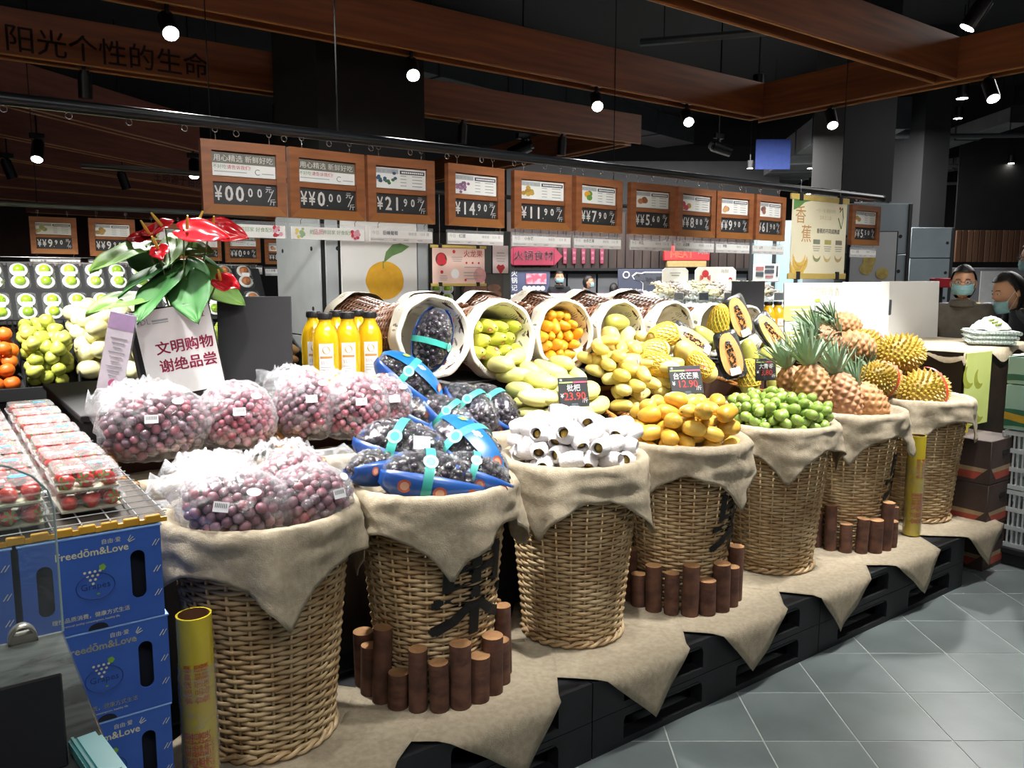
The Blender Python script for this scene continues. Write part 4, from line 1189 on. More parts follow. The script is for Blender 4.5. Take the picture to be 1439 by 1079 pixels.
def dark_pack(pos, rot, label, seed, band=True, stripe=False, wlabel=False, L=.125, sc=1.0):
    rr = random.Random(seed); rx, ry, rz = L, .078, .066
    t = thing('black_grape_pack', label, 'grape pack', pos, rot, 'blue packs of black grapes', sc)
    mk('grape_core', MB().add(sph(rx * .84, ry * .80, rz * .78, 16, 10)), m_core_d, t)
    for d in fib_up(72, -.15):
        q = rr.uniform(.84, .95)
        inst('grape', grape_mes[2], t, (d.x * rx * q, d.y * ry * q, d.z * rz * q), (rr.uniform(0, 3), rr.uniform(0, 3), 0), (rr.uniform(.85, 1.12),) * 3)
    mk('pack_film', film_shell(rx * 1.05, ry * 1.06, rz * 1.07, seed, .006), m_film2, t, ang=180)
    def cradle(a, b):     # blue card cradle round the lower half, higher at the -Y long side
        x = (a - .5) * 2; th = -pi - .55 + b * (pi + .45)
        e = sqrt(max(.05, 1 - (x * .93) ** 2)); hi = 1.10
        return (x * rx * 1.06, cos(th) * ry * hi * e, sin(th) * rz * hi * e)
    cr = mk('card_cradle', MB().add(grid(cradle, 18, 14)), m_bluep, t, ang=180)
    cr.modifiers.new('thickness', 'SOLIDIFY').thickness = .0015
    for k, x in enumerate((-.55, .1, .72)):
        e = sqrt(1 - (x * .93) ** 2); th = radians(2); d = Vector((0, -cos(th), sin(th)))
        p = Vector((x * rx * 1.06, -cos(th) * ry * 1.15 * e - .002, sin(th) * rz * 1.15 * e))
        sl = mk('seal', MB().add(disc(.017, 18), 0).add(disc(.011, 14, (0, 0, .0006)), 1), [m_seal, m_seal_c], t, p, oriented(p, (1, 0, 0), d), False)
        q = Vector((.045, 0, 0)) + p
    def hoop(x0, w, rr2, m, nm, full=True):
        def fn(a, b):
            x = x0 + (b - .5) * w; e = sqrt(max(.04, 1 - (x / (rx * 1.12)) ** 2)); th = -.3 + a * (pi + .6)
            return (x, cos(th) * ry * rr2 * e, sin(th) * rz * rr2 * e)
        return mk(nm, MB().add(grid(fn, 22, 2)), m, t, ang=180)
    if band:
        b = hoop(-.02, .024, 1.15, m_teal, 'teal_band')
        p = Vector((-.02, -ry * .62, rz * 1.17 * .84)); d = Vector((0, -.6, .8))
        mk('band_medallion', MB().add(disc(.019, 18), 0).add(disc(.012, 14, (0, 0, .0006)), 1), [mat('pale_teal', '#8cc9c0', .4), m_teal], b, p, oriented(p, (1, 0, 0), d), False)
    if stripe:
        def fn(a, b):
            x = (a - .5) * 2.1 * rx; e = sqrt(max(.03, 1 - (x / (rx * 1.10)) ** 2)); th = pi / 2 + (b - .5) * .75
            return (x, cos(th) * ry * 1.12 * e, sin(th) * rz * 1.13 * e + .001)
        sb = mk('blue_sleeve', MB().add(grid(fn, 18, 3)), m_bluel, t, ang=180)
        p = Vector((.3 * rx, 0, rz * 1.11)); mk('sleeve_seal', MB().add(disc(.016, 18), 0).add(disc(.010, 14, (0, 0, .0006)), 1), [m_seal, m_seal_c], sb, Vector((.78 * rx, 0, rz * .84)), (0, .75, 0), False)
        lf = MB().add(([(-.02, 0, 0), (-.005, .008, 0), (.012, .001, 0), (-.004, -.005, 0)], [(0, 1, 2, 3)]))
        mk('lime_leaf_print', lf, m_lime, sb, Vector((-.45 * rx, .008, rz * 1.10)), (0, -.25, .4), False)
        wv = MB().add(text('\u2766', .03), 0); mk('white_print', MB().add(box(.03, .008, .0005)).add(box(.012, .018, .0005)), m_print, sb, Vector((.05 * rx, .002, rz * 1.145)), (0, 0, .3), False)
    if wlabel:
        d = Vector((.35, -.45, .8)).normalized(); p = Vector((.35 * rx, -.45 * ry, .84 * rz)) * 1.12
        mk('price_label', MB().add(box(.042, .034, .0006)), m_print, t, p, oriented(p, (1, .4, 0), d), False)
    return t
c0 = W(BASK[1], BT, bz)
dark_pack(c0 + IL(-.06, -.105, .03), (.15, .22, ANG - .45), 'black grape pack lying lengthwise at the front of its basket, blue side out', 1, True, sc=1.12)
dark_pack(c0 + IL(-.05, .07, .085), (.35, .25, ANG - .75), 'black grape pack with a white price label on top of its basket', 2, True, False, True, sc=1.15)
dark_pack(c0 + IL(.125, -.01, .065), (.2, .55, ANG - 1.35), 'black grape pack with a bright blue sleeve standing in its basket', 3, True, True, sc=1.15)
dark_pack(c0 + IL(.07, -.13, .03), (.1, .35, ANG - .55), 'black grape pack tucked under the sleeved one', 4, True, sc=.85)
dark_pack(c0 + IL(-.17, .03, .055), (0, .1, ANG + .3), 'black grape pack peeking out beside the bagged red grapes', 5, False, sc=.75)
M, w, d, h = TR['C']
for x, y, z, rot, lab, kw in ((-.155, .04, .085, (.2, .35, -.75), 'black grape pack lying left in the tray with a teal band', dict(band=True)),
                              (-.035, -.06, .075, (.25, .5, -1.0), 'black grape pack pushed to the tray front', dict(band=True, sc=.9)),
                              (.07, -.04, .095, (.2, .5, -1.15), 'black grape pack in the middle of the tray with a medallion', dict(band=True, sc=.95)),
                              (.175, -.03, .085, (.25, .4, -1.2), 'black grape pack at the right end of the tray', dict(band=True, sc=.95)),
                              (-.125, .10, .175, (.25, .55, -.75), 'black grape pack in a bright blue sleeve on top of the others', dict(band=True, stripe=True, sc=1.05))):
    Mx = M @ T(x, y, h - .03 + z)
    e = (Mx.to_3x3() @ Euler((rot[0], rot[1], rot[2])).to_matrix()).to_euler()
    dark_pack(Mx.to_translation(), e, lab, int(x * 1000) + 500, **kw)
Mx = BARR[0] @ T(0.0, -.01, KH - .015) @ R('Z', 1.25) @ R('Y', .0)
dark_pack(Mx.to_translation(), Mx.to_euler(), 'black grape pack standing inside the lying barrel', 99, True, sc=.95)
# ================================================================== LEFT FOREGROUND
m_bluebox = mat('blue_carton', '#345fb4', .5, '#2c52a6', 6, bump=.03, bscale=120); m_bluein = mat('carton_inside', '#151a2a', .9)
m_boxed = mat('carton_edge_pale', '#7aa0d8', .6)
m_cream = mat('cream_print', '#d8d6b8', .6); m_grn = mat('green_print', '#7aa83a', .6); m_navy = mat('navy_print', '#1b3474', .6)
BXW, BXD, BXH = .246, .40, .1925
def box_front():
    """front board with two upright hand slots"""
    mb = MB(); w, h, th = BXW, BXH - .004, .005
    xs = [(-.084, .027), (.078, .027)]
    z0, z1 = .045, .145
    cut = []
    x = -w / 2
    for cx, cw in xs:
        mb.add(box(cx - cw / 2 - x, th, h, ((x + cx - cw / 2) / 2, 0, h / 2)))
        mb.add(box(cw, th, z0, (cx, 0, z0 / 2))); mb.add(box(cw, th, h - z1, (cx, 0, (h + z1) / 2)))
        for up, zz in ((1, z1), (-1, z0)):
            for sd in (-1, 1):
                o = [(cx + sd * cw / 2, zz), (cx + sd * cw / 2, zz - up * cw / 2)] + [(cx + sd * cw / 2 * cos(a), zz - up * cw / 2 + up * cw / 2 * sin(a)) for a in (.3, .6, .9, 1.2)] + [(cx, zz)]
                if sd * up > 0: o = o[::-1]
                v, f = prism(o, th, -th / 2); mb.add(([(p[0], -p[2], p[1]) for p in v], f))
        x = cx + cw / 2
    mb.add(box(w / 2 - x, th, h, ((x + w / 2) / 2, 0, h / 2)))
    return mb
_bf = mesh_of('front_panel', box_front(), m_bluebox, False)
_bb = MB().add(box(.005, BXD, BXH - .004, (-BXW / 2 + .0025, BXD / 2, BXH / 2 - .002))).add(box(.005, BXD, BXH - .004, (BXW / 2 - .0025, BXD / 2, BXH / 2 - .002)))
_bb.add(box(BXW, .005, BXH - .004, (0, BXD, BXH / 2 - .002))).add(box(BXW, BXD, .004, (0, BXD / 2, .002))).add(box(BXW - .012, .004, BXH - .012, (0, .03, BXH / 2)), 1)
_bs = mesh_of('carton_body', _bb, [m_bluebox, m_bluein], False)
_bl = mesh_of('lid', MB().add(bbox(BXW + .006, BXD + .006, .004, (0, BXD / 2, BXH - .003), .001)), m_boxed, False)
_pr = MB()
_pr.add(text('Freedōm&Love', .0205, 'CENTER', .03), 0, T(-.002, -.0032, .150) @ FACE); _pr.add(text('自由·爱', .011, 'RIGHT'), 0, T(.050, -.0032, .170) @ FACE)
for a in (.35, .7, 1.05): _pr.add(box(.0012, .0005, .012), 0, T(.060 + .010 * cos(a), -.0032, .163 + .012 * sin(a)) @ R('Y', pi / 2 - a))
_pr.add(text('理性品质消费，健康方式生活', .0105, 'CENTER', .01), 0, T(-.01, -.0032, .027) @ FACE)
_pr.add(text('rational quality consumption, healthy life', .006, 'CENTER'), 0, T(-.01, -.0032, .017) @ FACE)
for zz in (.155, .10, .05):
    for k in (0, 1): _pr.add(box(.0012, .0006, .014), 0, T(.110 + .006 * k, -.0032, zz) @ R('Y', .6))
notch_me = mesh_of('thumb_notch', MB().add(([(.018 * cos(pi * i / 12), -.0031, .0005 + .013 * sin(pi * i / 12)) for i in range(13)], [tuple(range(13))])), m_bluein, False)
print_me = mesh_of('printed_words', _pr, m_cream, False)
_gp = MB()
for r_ in range(4):
    for c_ in range(4 - r_): _gp.add(disc(.0030, 8, ((c_ - (3 - r_) / 2) * .009 - .002, -.0033 * 0, -r_ * .008)), 0, T(0, -.0034, .117) @ FACE @ T(0, 0, 0) @ R('X', 0)) if False else _gp.add(disc(.0026, 8), 0, T((c_ - (3 - r_) / 2) * .009 - .004, -.0034, .118 - r_ * .008) @ FACE)
_gp.add(disc(.007, 5), 1, T(.014, -.0034, .124) @ FACE)
_gp.add(tube([(.0 + .034 * cos(a), -.0034, .088 + .026 * sin(a)) for a in [2 * pi * i / 30 for i in range(30)]], .0007, 4, True), 2)
_gp.add(text('Grapes', .018, 'CENTER'), 2, T(0, -.0034, .083) @ FACE)
_gp.add(disc(.003, 6, (0, 0, 0), .002), 1, T(.004, -.0034, .072) @ FACE)
grapep_me = mesh_of('grape_print', _gp, [m_cream, m_grn, m_navy], False)
BOXS = -.885 - BXW / 2
def blue_box(s, t, z, label):
    b = thing('fruit_carton', label, 'carton', W(s, t, z), IR, 'blue grape cartons')
    inst('carton_body', _bs, b); f = inst('front_panel', _bf, b); inst('printed_words', print_me, f); inst('thumb_notch', notch_me, f); inst('grape_print', grapep_me, f); inst('lid', _bl, b)
ORD = ('bottom', 'second', 'third', 'fourth', 'topmost')
for k in range(5):
    blue_box(BOXS + (.004 if k == 3 else 0), -.0, .002 + k * BXH, 'blue cardboard grape carton, %s of the stack beside the yellow film roll' % ORD[k])
for k in range(5):
    blue_box(BOXS - BXW - .012, .0, .002 + k * BXH, 'blue cardboard grape carton, %s of the stack behind the clear screen' % ORD[k])
TOPZ = .002 + 5 * BXH
stand('strawberry_stand', -1.44, -.905, .41, 1.42, 0, TOPZ - .004, 'dark stand behind the blue cartons under the strawberries')
# yellow crate rim and black/white wire grid on top of the cartons
m_yel = mat('yellow_plastic', '#c9962a', .45, '#b98721', 10)
t = thing('yellow_crate_lid', 'shallow yellow crate rim with square notches on the blue cartons', 'crate', W(BOXS - .14, 0, TOPZ + .001), IR)
mb = MB()
for k in range(14):
    x = -.262 + k * .0395
    mb.add(bbox(.030, .010, .016, (x, .006, .008), .002))
    mb.add(box(.0125, .008, .009, (x + .0205, .006, .0045)))
mk('notched_rim', mb, m_yel, t)
mk('deck', MB().add(box(.56, .38, .008, (0, .205, .004))), mat('crate_inside', '#3a3128', .8), t)
t = thing('wire_grid', 'white-edged wire grid laid over the blue cartons', 'wire grid', W(BOXS - .14, 0, TOPZ + .0185), IR)
m_wire = mat('grid_wire', '#c9ccce', .3, '#b9bcbf', 10, metal=.6)
for k in range(12): mk('wire', MB().add(tube([(-.275 + .05 * k, .004, 0), (-.275 + .05 * k, 1.38, 0)], .0016, 5)), m_wire, t)
for k in range(27): mk('wire', MB().add(tube([(-.28, .012 + .052 * k, .0026), (.28, .012 + .052 * k, .0026)], .0013, 5)), m_wire, t)
mk('underlay', MB().add(box(.55, .94, .008, (0, .90, -.008))), m_black, t)
# strawberry packs
m_clear = film_mat('clear_clamshell', base=.045, streak=.12, rough=.05, scale=24, milky=.35)
m_straw = omat('strawberry_red', ['#b3252a', '#c23a38', '#9e2026', '#cc4a44'], .3, 30, ('#d8a05a', 220, .16))
m_leafg = mat('calyx_green', '#6f9a4a', .6, '#5b8440', 20)
m_bsk = mat('blue_round_sticker', '#3f9fcf', .4, '#3791c0', 20); m_bsk_w = mat('pale_ring', '#d7edf3', .4)
_st = MB().add(lathe([(.0005, -.021), (.008, -.017), (.0145, -.004), (.0165, .006), (.013, .014), (.004, .016)], 12), 0)
for k in range(5):
    a = k * 2 * pi / 5; _st.add(([(0, 0, .017), (.012 * cos(a - .3), .012 * sin(a - .3), .0165), (.017 * cos(a), .017 * sin(a), .014), (.012 * cos(a + .3), .012 * sin(a + .3), .0165)], [(0, 1, 2, 3)]), 1)
straw_me = mesh_of('strawberry', _st, [m_straw, m_leafg], True, 60)
PW, PD, PH = .128, .168, .040
def clam(a, b):
    z = (0, .018, .020, .021, .023, PH, PH)[int(b * 6 + .01)]; k = (.90, .97, 1.04, 1.04, .97, .93, .3)[int(b * 6 + .01)]
    x, y = rrect_pt(2 * pi * a, PW * k, PD * k); return (x, y, z)
_cl = MB().add(grid(clam, 36, 6, True)); _cl.add(([(*rrect_pt(2 * pi * i / 36, PW * .3, PD * .3), PH) for i in range(36)], [tuple(range(36))])); _cl.add(([(*rrect_pt(2 * pi * i / 36, PW * .9, PD * .9), 0) for i in range(35, -1, -1)], [tuple(range(36))]))
clam_me = mesh_of('clear_shell', _cl, m_clear, True, 40)
padm = mesh_of('pulp_liner', MB().add(box(PW * .86, PD * .86, .004, (0, 0, .003))), mat('pale_liner', '#b9b8a0', .8))
stk_me = mesh_of('round_sticker', MB().add(disc(.0185, 24), 0).add(disc(.0150, 20, (0, 0, .0004)), 1).add(disc(.0135, 20, (0, 0, .0007)), 0).add(text('莓', .016), 1, T(0, -.006, .001)), [m_bsk, m_bsk_w], False)
lab_me = mesh_of('price_label', MB().add(box(.042, .024, .0005)), m_print, False)
rnd = random.Random(77)
def straw_pack(loc, label, full, group):
    p = thing('strawberry_pack', label, 'strawberry pack', loc, (0, 0, ANG + rnd.uniform(-.03, .03)), group)
    inst('clear_shell', clam_me, p); inst('pulp_liner', padm, p)
    for i in range(3):
        for j in range(4):
            if not full and 0 < j < 3 and i < 2: continue
            inst('strawberry', straw_me, p, ((i - 1) * .037 + rnd.uniform(-.003, .003), (j - 1.5) * .037 + rnd.uniform(-.003, .003), .0185), (pi / 2 + rnd.uniform(-.5, .5), rnd.uniform(-.5, .5), rnd.uniform(0, 6)), (.95,) * 3)
    if full:
        inst('round_sticker', stk_me, p, (.024, .012, PH + .0008)); inst('price_label', lab_me, p, (-.022, -.018, PH + .0005), (0, 0, .05))
for c_, (s, t0) in enumerate(((-.993, .165), (-1.137, .115), (-1.28, .10))):
    for k in range(7):
        if c_ == 2 and k > 5: continue
        where = ('in the row beside the wicker tray', 'in the middle row behind the clear screen', 'in the outer row behind the clear screen')[c_]
        for lay_ in (0, 1):
            straw_pack(W(s, t0 + .174 * k, TOPZ + .0225 + lay_ * (PH + .002)), 'clear pack of red strawberries %s, %s layer' % (where, ('lower', 'upper')[lay_]), lay_ == 1, 'strawberry packs, ' + where + (' lower', ' upper')[lay_])
# marble ledge with a clear screen, black card and turquoise case
def marble_mat():
    m = bpy.data.materials.new('grey_marble'); m.use_nodes = True
    nt = m.node_tree; N = nt.nodes; L = nt.links; b = N['Principled BSDF']
    tc = N.new('ShaderNodeTexCoord'); mp = N.new('ShaderNodeMapping'); mp.inputs['Scale'].default_value = (3, 9, 3); mp.inputs['Rotation'].default_value = (0, 0, -.5); L.new(tc.outputs['Object'], mp.inputs[0])
    nz = N.new('ShaderNodeTexNoise'); nz.inputs['Scale'].default_value = 2.2; nz.inputs['Detail'].default_value = 9; nz.inputs['Distortion'].default_value = 1.6; L.new(mp.outputs[0], nz.inputs['Vector'])
    rp = N.new('ShaderNodeValToRGB'); e = rp.color_ramp.elements; e[0].position = .33; e[0].color = (*hexc('#343837'), 1); e[1].position = .60; e[1].color = (*hexc('#515654'), 1)
    L.new(nz.outputs['Fac'], rp.inputs[0]); L.new(rp.outputs[0], b.inputs['Base Color']); b.inputs['Roughness'].default_value = .18
    return m
s_m, t_m = -1.097, -.29
t = thing('marble_counter', 'grey veined marble counter beside the blue cartons', 'counter', W(s_m, t_m, 0), IR)
mk('slab', MB().add(bbox(.5, .62, .03, (-.25, -.31, .885), .003)), marble_mat(), t)
mk('cabinet', MB().add(bbox(.47, .58, .868, (-.255, -.31, .435), .004)), mat('counter_side', '#8b9290', .5, '#7f8684', 5), t)
m_acry = film_mat('clear_acrylic', tint=(.93, .97, .96), base=.05, streak=.03, rough=.02, scale=3, milky=.35)
arc = [(-.5, 0), (0, 0), (0, .20)] + [(-.11 + .11 * cos(a), .20 + .085 * sin(a)) for a in (.35, .7, 1.05, 1.3, 1.5)] + [(-.5, .287)]
v, f = prism(arc, .005, -.0025)
scr = mk('clear_screen', MB().add(([(p[0], -p[2], p[1]) for p in v], f)), m_acry, None, W(s_m, t_m - .006, .9005), IR, False)
tag(scr, 'clear acrylic screen with a rounded corner standing on the marble counter', 'screen')
mk('screen_edge', MB().add(tube([(x, 0, z) for x, z in arc[1:]], .0018, 5)), mat('acrylic_edge', '#a9bdb8', .2, '#9db2ad', 6), scr)
br = mk('screen_clamp', MB().add(grid(lambda a, b: (-.055 + .016 * cos(pi * a), -.012 + .02 * b, .0 + .022 * sin(pi * a)), 12, 1)).add(box(.034, .02, .012, (-.055, -.002, .006))), mat('brushed_steel', '#b4b0a4', .3, '#a5a196', 8, metal=.8), scr)
br.modifiers.new('thickness', 'SOLIDIFY').thickness = .004
cd = thing('black_card', 'black price card with white characters on the marble counter', 'card', W(s_of(92, -.70, .95), -.70, .9005), (0, 0, ANG))
mk('board', MB().add(bbox(.30, .006, .112, (-.15, 0, .056), .002)), mat('chalk_black', '#1e1f24', .6, '#191a1e', 14), cd)
mk('white_letters', MB().add(text('特价', .05, 'RIGHT', .02), 0, T(-.075, -.0045, .03) @ FACE), m_print, cd)
tc_ = thing('turquoise_case', 'turquoise plastic case lying on the marble counter', 'case', onz(120, 1046, .9005), (0, 0, ANG + .12))
mk('shell', MB().add(bbox(.034, .11, .016, (0, -.055, .008), .007, 3)), mat('turquoise_plastic', '#8fd0d3', .35, '#7fc4c9', 8), tc_)
mk('lid_band', MB().add(bbox(.009, .108, .017, (-.0145, -.055, .0086), .003, 2)), mat('turquoise_dark', '#58a9ab', .4), tc_)
# printed yellow cling-film rolls
m_roll = mat('yellow_wrap_roll', '#c9b52e', .18, '#bda524', 5, coat=.6); m_rollr = mat('orange_red_print', '#c4541f', .5); m_tubein = mat('card_tube_inside', '#6b4528', .8)
m_rollf = film_mat('roll_film', base=.04, streak=.25, scale=22, milky=.3)
_rl = MB().add(lathe([(.041, 0), (.041, .5), (.036, .5)], 28, False), 0).add(lathe([(.036, .5), (.036, .02)], 28, False), 1)
roll_me = mesh_of('wrapped_tube', _rl, [m_roll, m_tubein], True, 50)
rollf_me = mesh_of('loose_film', MB().add(grid(lambda a, b: ((.043 + .003 * n2(a * 30, b * 14, 2)) * cos(2 * pi * a), (.043 + .003 * n2(a * 30, b * 14, 2)) * sin(2 * pi * a), .01 + .37 * b), 36, 24, True)), m_rollf, True, 180)
def wrap_text(body, size, ang, z, r=.0415, up=True):
    v, f = text(body, size, 'CENTER', .01); out = []
    for x, y, _ in v:
        if up: x, y = -y + size * .36, x
        out.append((r * cos(ang + x / r), r * sin(ang + x / r), z + y))
    return out, f
_rp = MB()
for a0 in (-1.9, -1.3, -.9): 
    _rp.add(wrap_text('食品保鲜膜', .032, a0, .14)); _rp.add(wrap_text('SHIPIN BAOXIANMO', .012, a0 + .45, .14)); _rp.add(wrap_text('食品保鲜膜', .020, a0 + .2, .34))
rollp_me = mesh_of('printed_characters', _rp, m_rollr, False)
def wrap_roll(s, t, z, label, lean=(0, 0), sc=1.0, base=None):
    r_ = thing('wrap_roll', label, 'roll', W(s, t, z), (lean[0], lean[1], 0), 'yellow cling film rolls', sc)
    b = inst('wrapped_tube', roll_me, r_); inst('printed_characters', rollp_me, b); inst('loose_film', rollf_me, r_)
wrap_roll(-.805, .10, PZ + .001, 'yellow printed cling film roll standing between the blue cartons and the first basket', (0, .0), .93)
wrap_roll(s_of(1279, .17, .5), .15, PZ + .012, 'yellow printed cling film roll standing between the pineapple and durian baskets', (0, 0), .95)
wrap_roll(s_of(1338, .28, .5), .27, PZ + .001, 'yellow cling film roll standing behind the durian basket', (0, .03), 1.05)
# ================================================================== HANGING PRICE SIGNS
m_frame = mat('sign_frame_wood', '#8a5430', .45, '#754526', 6, bump=.06, bscale=60, stretch=(1, 1, 6)); m_frame_l = mat('sign_frame_lower', '#93602f', .45, '#855328', 6)
m_panel = mat('price_panel_black', '#26282a', .5, '#202224', 10); m_white = mat('white_plastic', '#e6e6e4', .45, '#dcdcda', 10)
m_card = mat('info_card', '#dfe0de', .5, '#d6d7d5', 6); m_gray = mat('card_grey', '#9fa6ab', .5); m_dk = mat('card_dark', '#454c55', .5); m_lt = mat('card_text', '#9b9c9d', .6)
m_olive = mat('card_olive', '#6d6c60', .5); m_red = mat('print_red', '#c0303a', .5); m_gtx = mat('print_green', '#5c8a4a', .5)
m_chrome = mat('chrome_wire', '#c8cacc', .15, '#babcbf', 6, metal=.9)
m_strip = film_mat('strip_acrylic', base=.10, streak=.05, rough=.05, scale=3, milky=.5)
SW, SH = .315, .277
def frame_mb(w, h, b, d=.03):
    out = []
    for nm, q in (('frame_top', [(-w / 2, h), (w / 2, h), (w / 2 - b, h - b), (-w / 2 + b, h - b)]), ('frame_bottom', [(-w / 2, 0), (-w / 2 + b, b), (w / 2 - b, b), (w / 2, 0)]),
                  ('frame_side', [(-w / 2, 0), (-w / 2, h), (-w / 2 + b, h - b), (-w / 2 + b, b)]), ('frame_side', [(w / 2, 0), (w / 2 - b, b), (w / 2 - b, h - b), (w / 2, h)])):
        v, f = prism(q, d, -d / 2); out.append((nm, MB().add(([(p[0], -p[2], p[1]) for p in v], f))))
    return out
_fr = [(n, mesh_of(n, b, m_frame_l if n == 'frame_bottom' else m_frame, False)) for n, b in frame_mb(SW, SH, .038)]
_bar = mesh_of('middle_rail', MB().add(bbox(SW - .07, .018, .022, (0, 0, .133), .002)), m_frame)
_back = mesh_of('back_board', MB().add(box(SW - .06, .006, SH - .06, (0, .008, SH / 2))), m_frame, False)
_pan = mesh_of('price_panel', MB().add(box(SW - .076, .006, .088, (0, .002, .080))), m_panel, False)
_crd = mesh_of('info_card', MB().add(box(SW - .076, .005, .088, (0, .002, .191))), m_card, False)
_hk = MB()
for x in (-.1, .1):
    _hk.add(tube([(x, 0, SH), (x, 0, SH + .03)], .0012, 5)); _hk.add(tube([(x + .009 * cos(a), 0, SH + .039 + .009 * sin(a)) for a in [2 * pi * i / 12 for i in range(12)]], .0014, 5, True))
hook_me = mesh_of('hanging_ring', _hk, m_chrome, True, 180)
PAL = {'blue grape': ('#33507a', '#3f6a3a'), 'red grape': ('#7d5b7a', '#94708c'), 'small mango': ('#b3913a', '#a07f2c'), 'mango': ('#d79a1e', '#5f8a3a'), 'papaya': ('#b5764e', '#8c5436'),
       'dragon': ('#a8823c', '#b33a56'), 'apple': ('#b04a40', '#c9a06a'), 'melon': ('#6f4a40', '#8d5f4c'), 'cake': ('#b8995a', '#a4834a'), 'pear': ('#9aa068', '#b5b488')}
def fruit_print(kind, seed):
    rr = random.Random(seed); mb = MB(); c = PAL[kind]
    n = {'blue grape': 16, 'red grape': 20, 'small mango': 9}.get(kind, 4); r = .0085 if n > 10 else .013 if n == 9 else .019
    for k in range(n): mb.add(disc(r, 10, (rr.gauss(0, .017), rr.gauss(0, .010), .0004 * k), r * .8), k % 2)
    return mb, [mat('print_' + kind.replace(' ', '_'), c[0], .6), mat('print2_' + kind.replace(' ', '_'), c[1], .6)]
def price_mb(yen, big, small):
    """¥ signs, big digits, two smaller digits, 元/斤"""
    mb = MB(); x = -.112
    for ch in yen: mb.add(text(ch, .074, 'LEFT', .03), 0, T(x, 0, .054) @ FACE @ S(.62, 1, 1)); x += .033
    for ch in big:
        mb.add(text(ch, .080, 'LEFT', .035), 0, T(x + .002, 0, .053) @ FACE @ S(.80 if ch != '1' else .8, 1, 1)); x += .040
    mb.add(box(.004, .001, .004, (x + .004, 0, .056)))
    x += .009
    for ch in small: mb.add(text(ch, .046, 'LEFT', .04), 0, T(x, 0, .072) @ FACE @ S(.8, 1, 1)); x += .035
    mb.add(text('元', .026, 'CENTER', .01), 0, T(.090, 0, .094) @ FACE); mb.add(text('斤', .026, 'CENTER', .01), 0, T(.105, 0, .046) @ FACE)
    mb.add(box(.0028, .001, .052), 0, T(.098, 0, .080) @ R('Y', .45))
    return mb
def price_sign(loc, rotz, price, kind, label, group='hanging wooden price signs', w=1.0):
    t = thing('price_sign', label, 'price sign', loc, (0, 0, rotz), group)
    t.scale.x = w
    for n, me in _fr: inst(n, me, t)
    inst('middle_rail', _bar, t); inst('back_board', _back, t); p = inst('price_panel', _pan, t); c = inst('info_card', _crd, t); inst('hanging_ring', hook_me, t)
    mk('price_digits', price_mb(*price), m_white, p, (0, -.0018, 0), smooth=False)
    if kind == 'slogan':
        mk('slogan_band', MB().add(box(SW - .076, .001, .040, (0, 0, .214))), m_olive, c, (0, -.001, 0), smooth=False)
        mk('slogan', MB().add(text('用心精选 新鲜好吃', .027, 'CENTER', .01), 0, T(0, 0, .204) @ FACE), m_white, c, (0, -.002, 0), smooth=False)
        mk('complaint_green', MB().add(text('不好吃', .017, 'LEFT', .005), 0, T(-.115, 0, .175) @ FACE), m_gtx, c, (0, -.0012, 0), smooth=False)
        mk('complaint_red', MB().add(text('请告诉我们!', .017, 'LEFT', .012), 0, T(-.064, 0, .175) @ FACE), m_red, c, (0, -.0012, 0), smooth=False)
        g = MB().add(box(.12, .001, .003, (-.05, 0, .163))).add(tube([(.052 + .010 * cos(a), 0, .168 + .010 * sin(a)) for a in [.8 + 4.6 * i / 12 for i in range(13)]], .0016, 4)).add(box(.045, .001, .003, (.09, 0, .163)))
        mk('fine_print', g, m_lt, c, (0, -.0012, 0), smooth=False)
    else:
        pm, ms = fruit_print(kind, len(label)); mk('fruit_picture', MB(), ms, c) if False else None
        q = MB()
        for vv in [pm]: q.v = [FACE @ Vector(p_) for p_ in vv.v]; q.f = vv.f; q.m = vv.m
        mk('fruit_picture', q, ms, c, (-.075, -.0012, .180), smooth=False)
        mk('title_band', MB().add(box(.105, .001, .020, (-.064, 0, .220))), m_gray, c, (0, -.0010, 0), smooth=False)
        mk('heading_band', MB().add(box(.118, .001, .016, (.055, 0, .218))), m_dk, c, (0, -.0012, 0), smooth=False)
        fp = MB()
        for k in range(4): fp.add(box(.028, .001, .0032, (.012, 0, .203 - .014 * k))).add(box(.048, .001, .0032, (.078, 0, .203 - .014 * k)))
        for k in range(4): fp.add(box(.012, .001, .011, (-.098 + .02 * k, 0, .2195)))
        mk('fine_print', fp, m_dk if False else m_lt, c, (0, -.0017, 0), smooth=False)
        hp = MB()
        for k in range(11): hp.add(box(.007, .001, .006, (.008 + .0095 * k, 0, .218)))
        mk('heading_print', hp, m_white, c, (0, -.0019, 0), smooth=False)
    return t
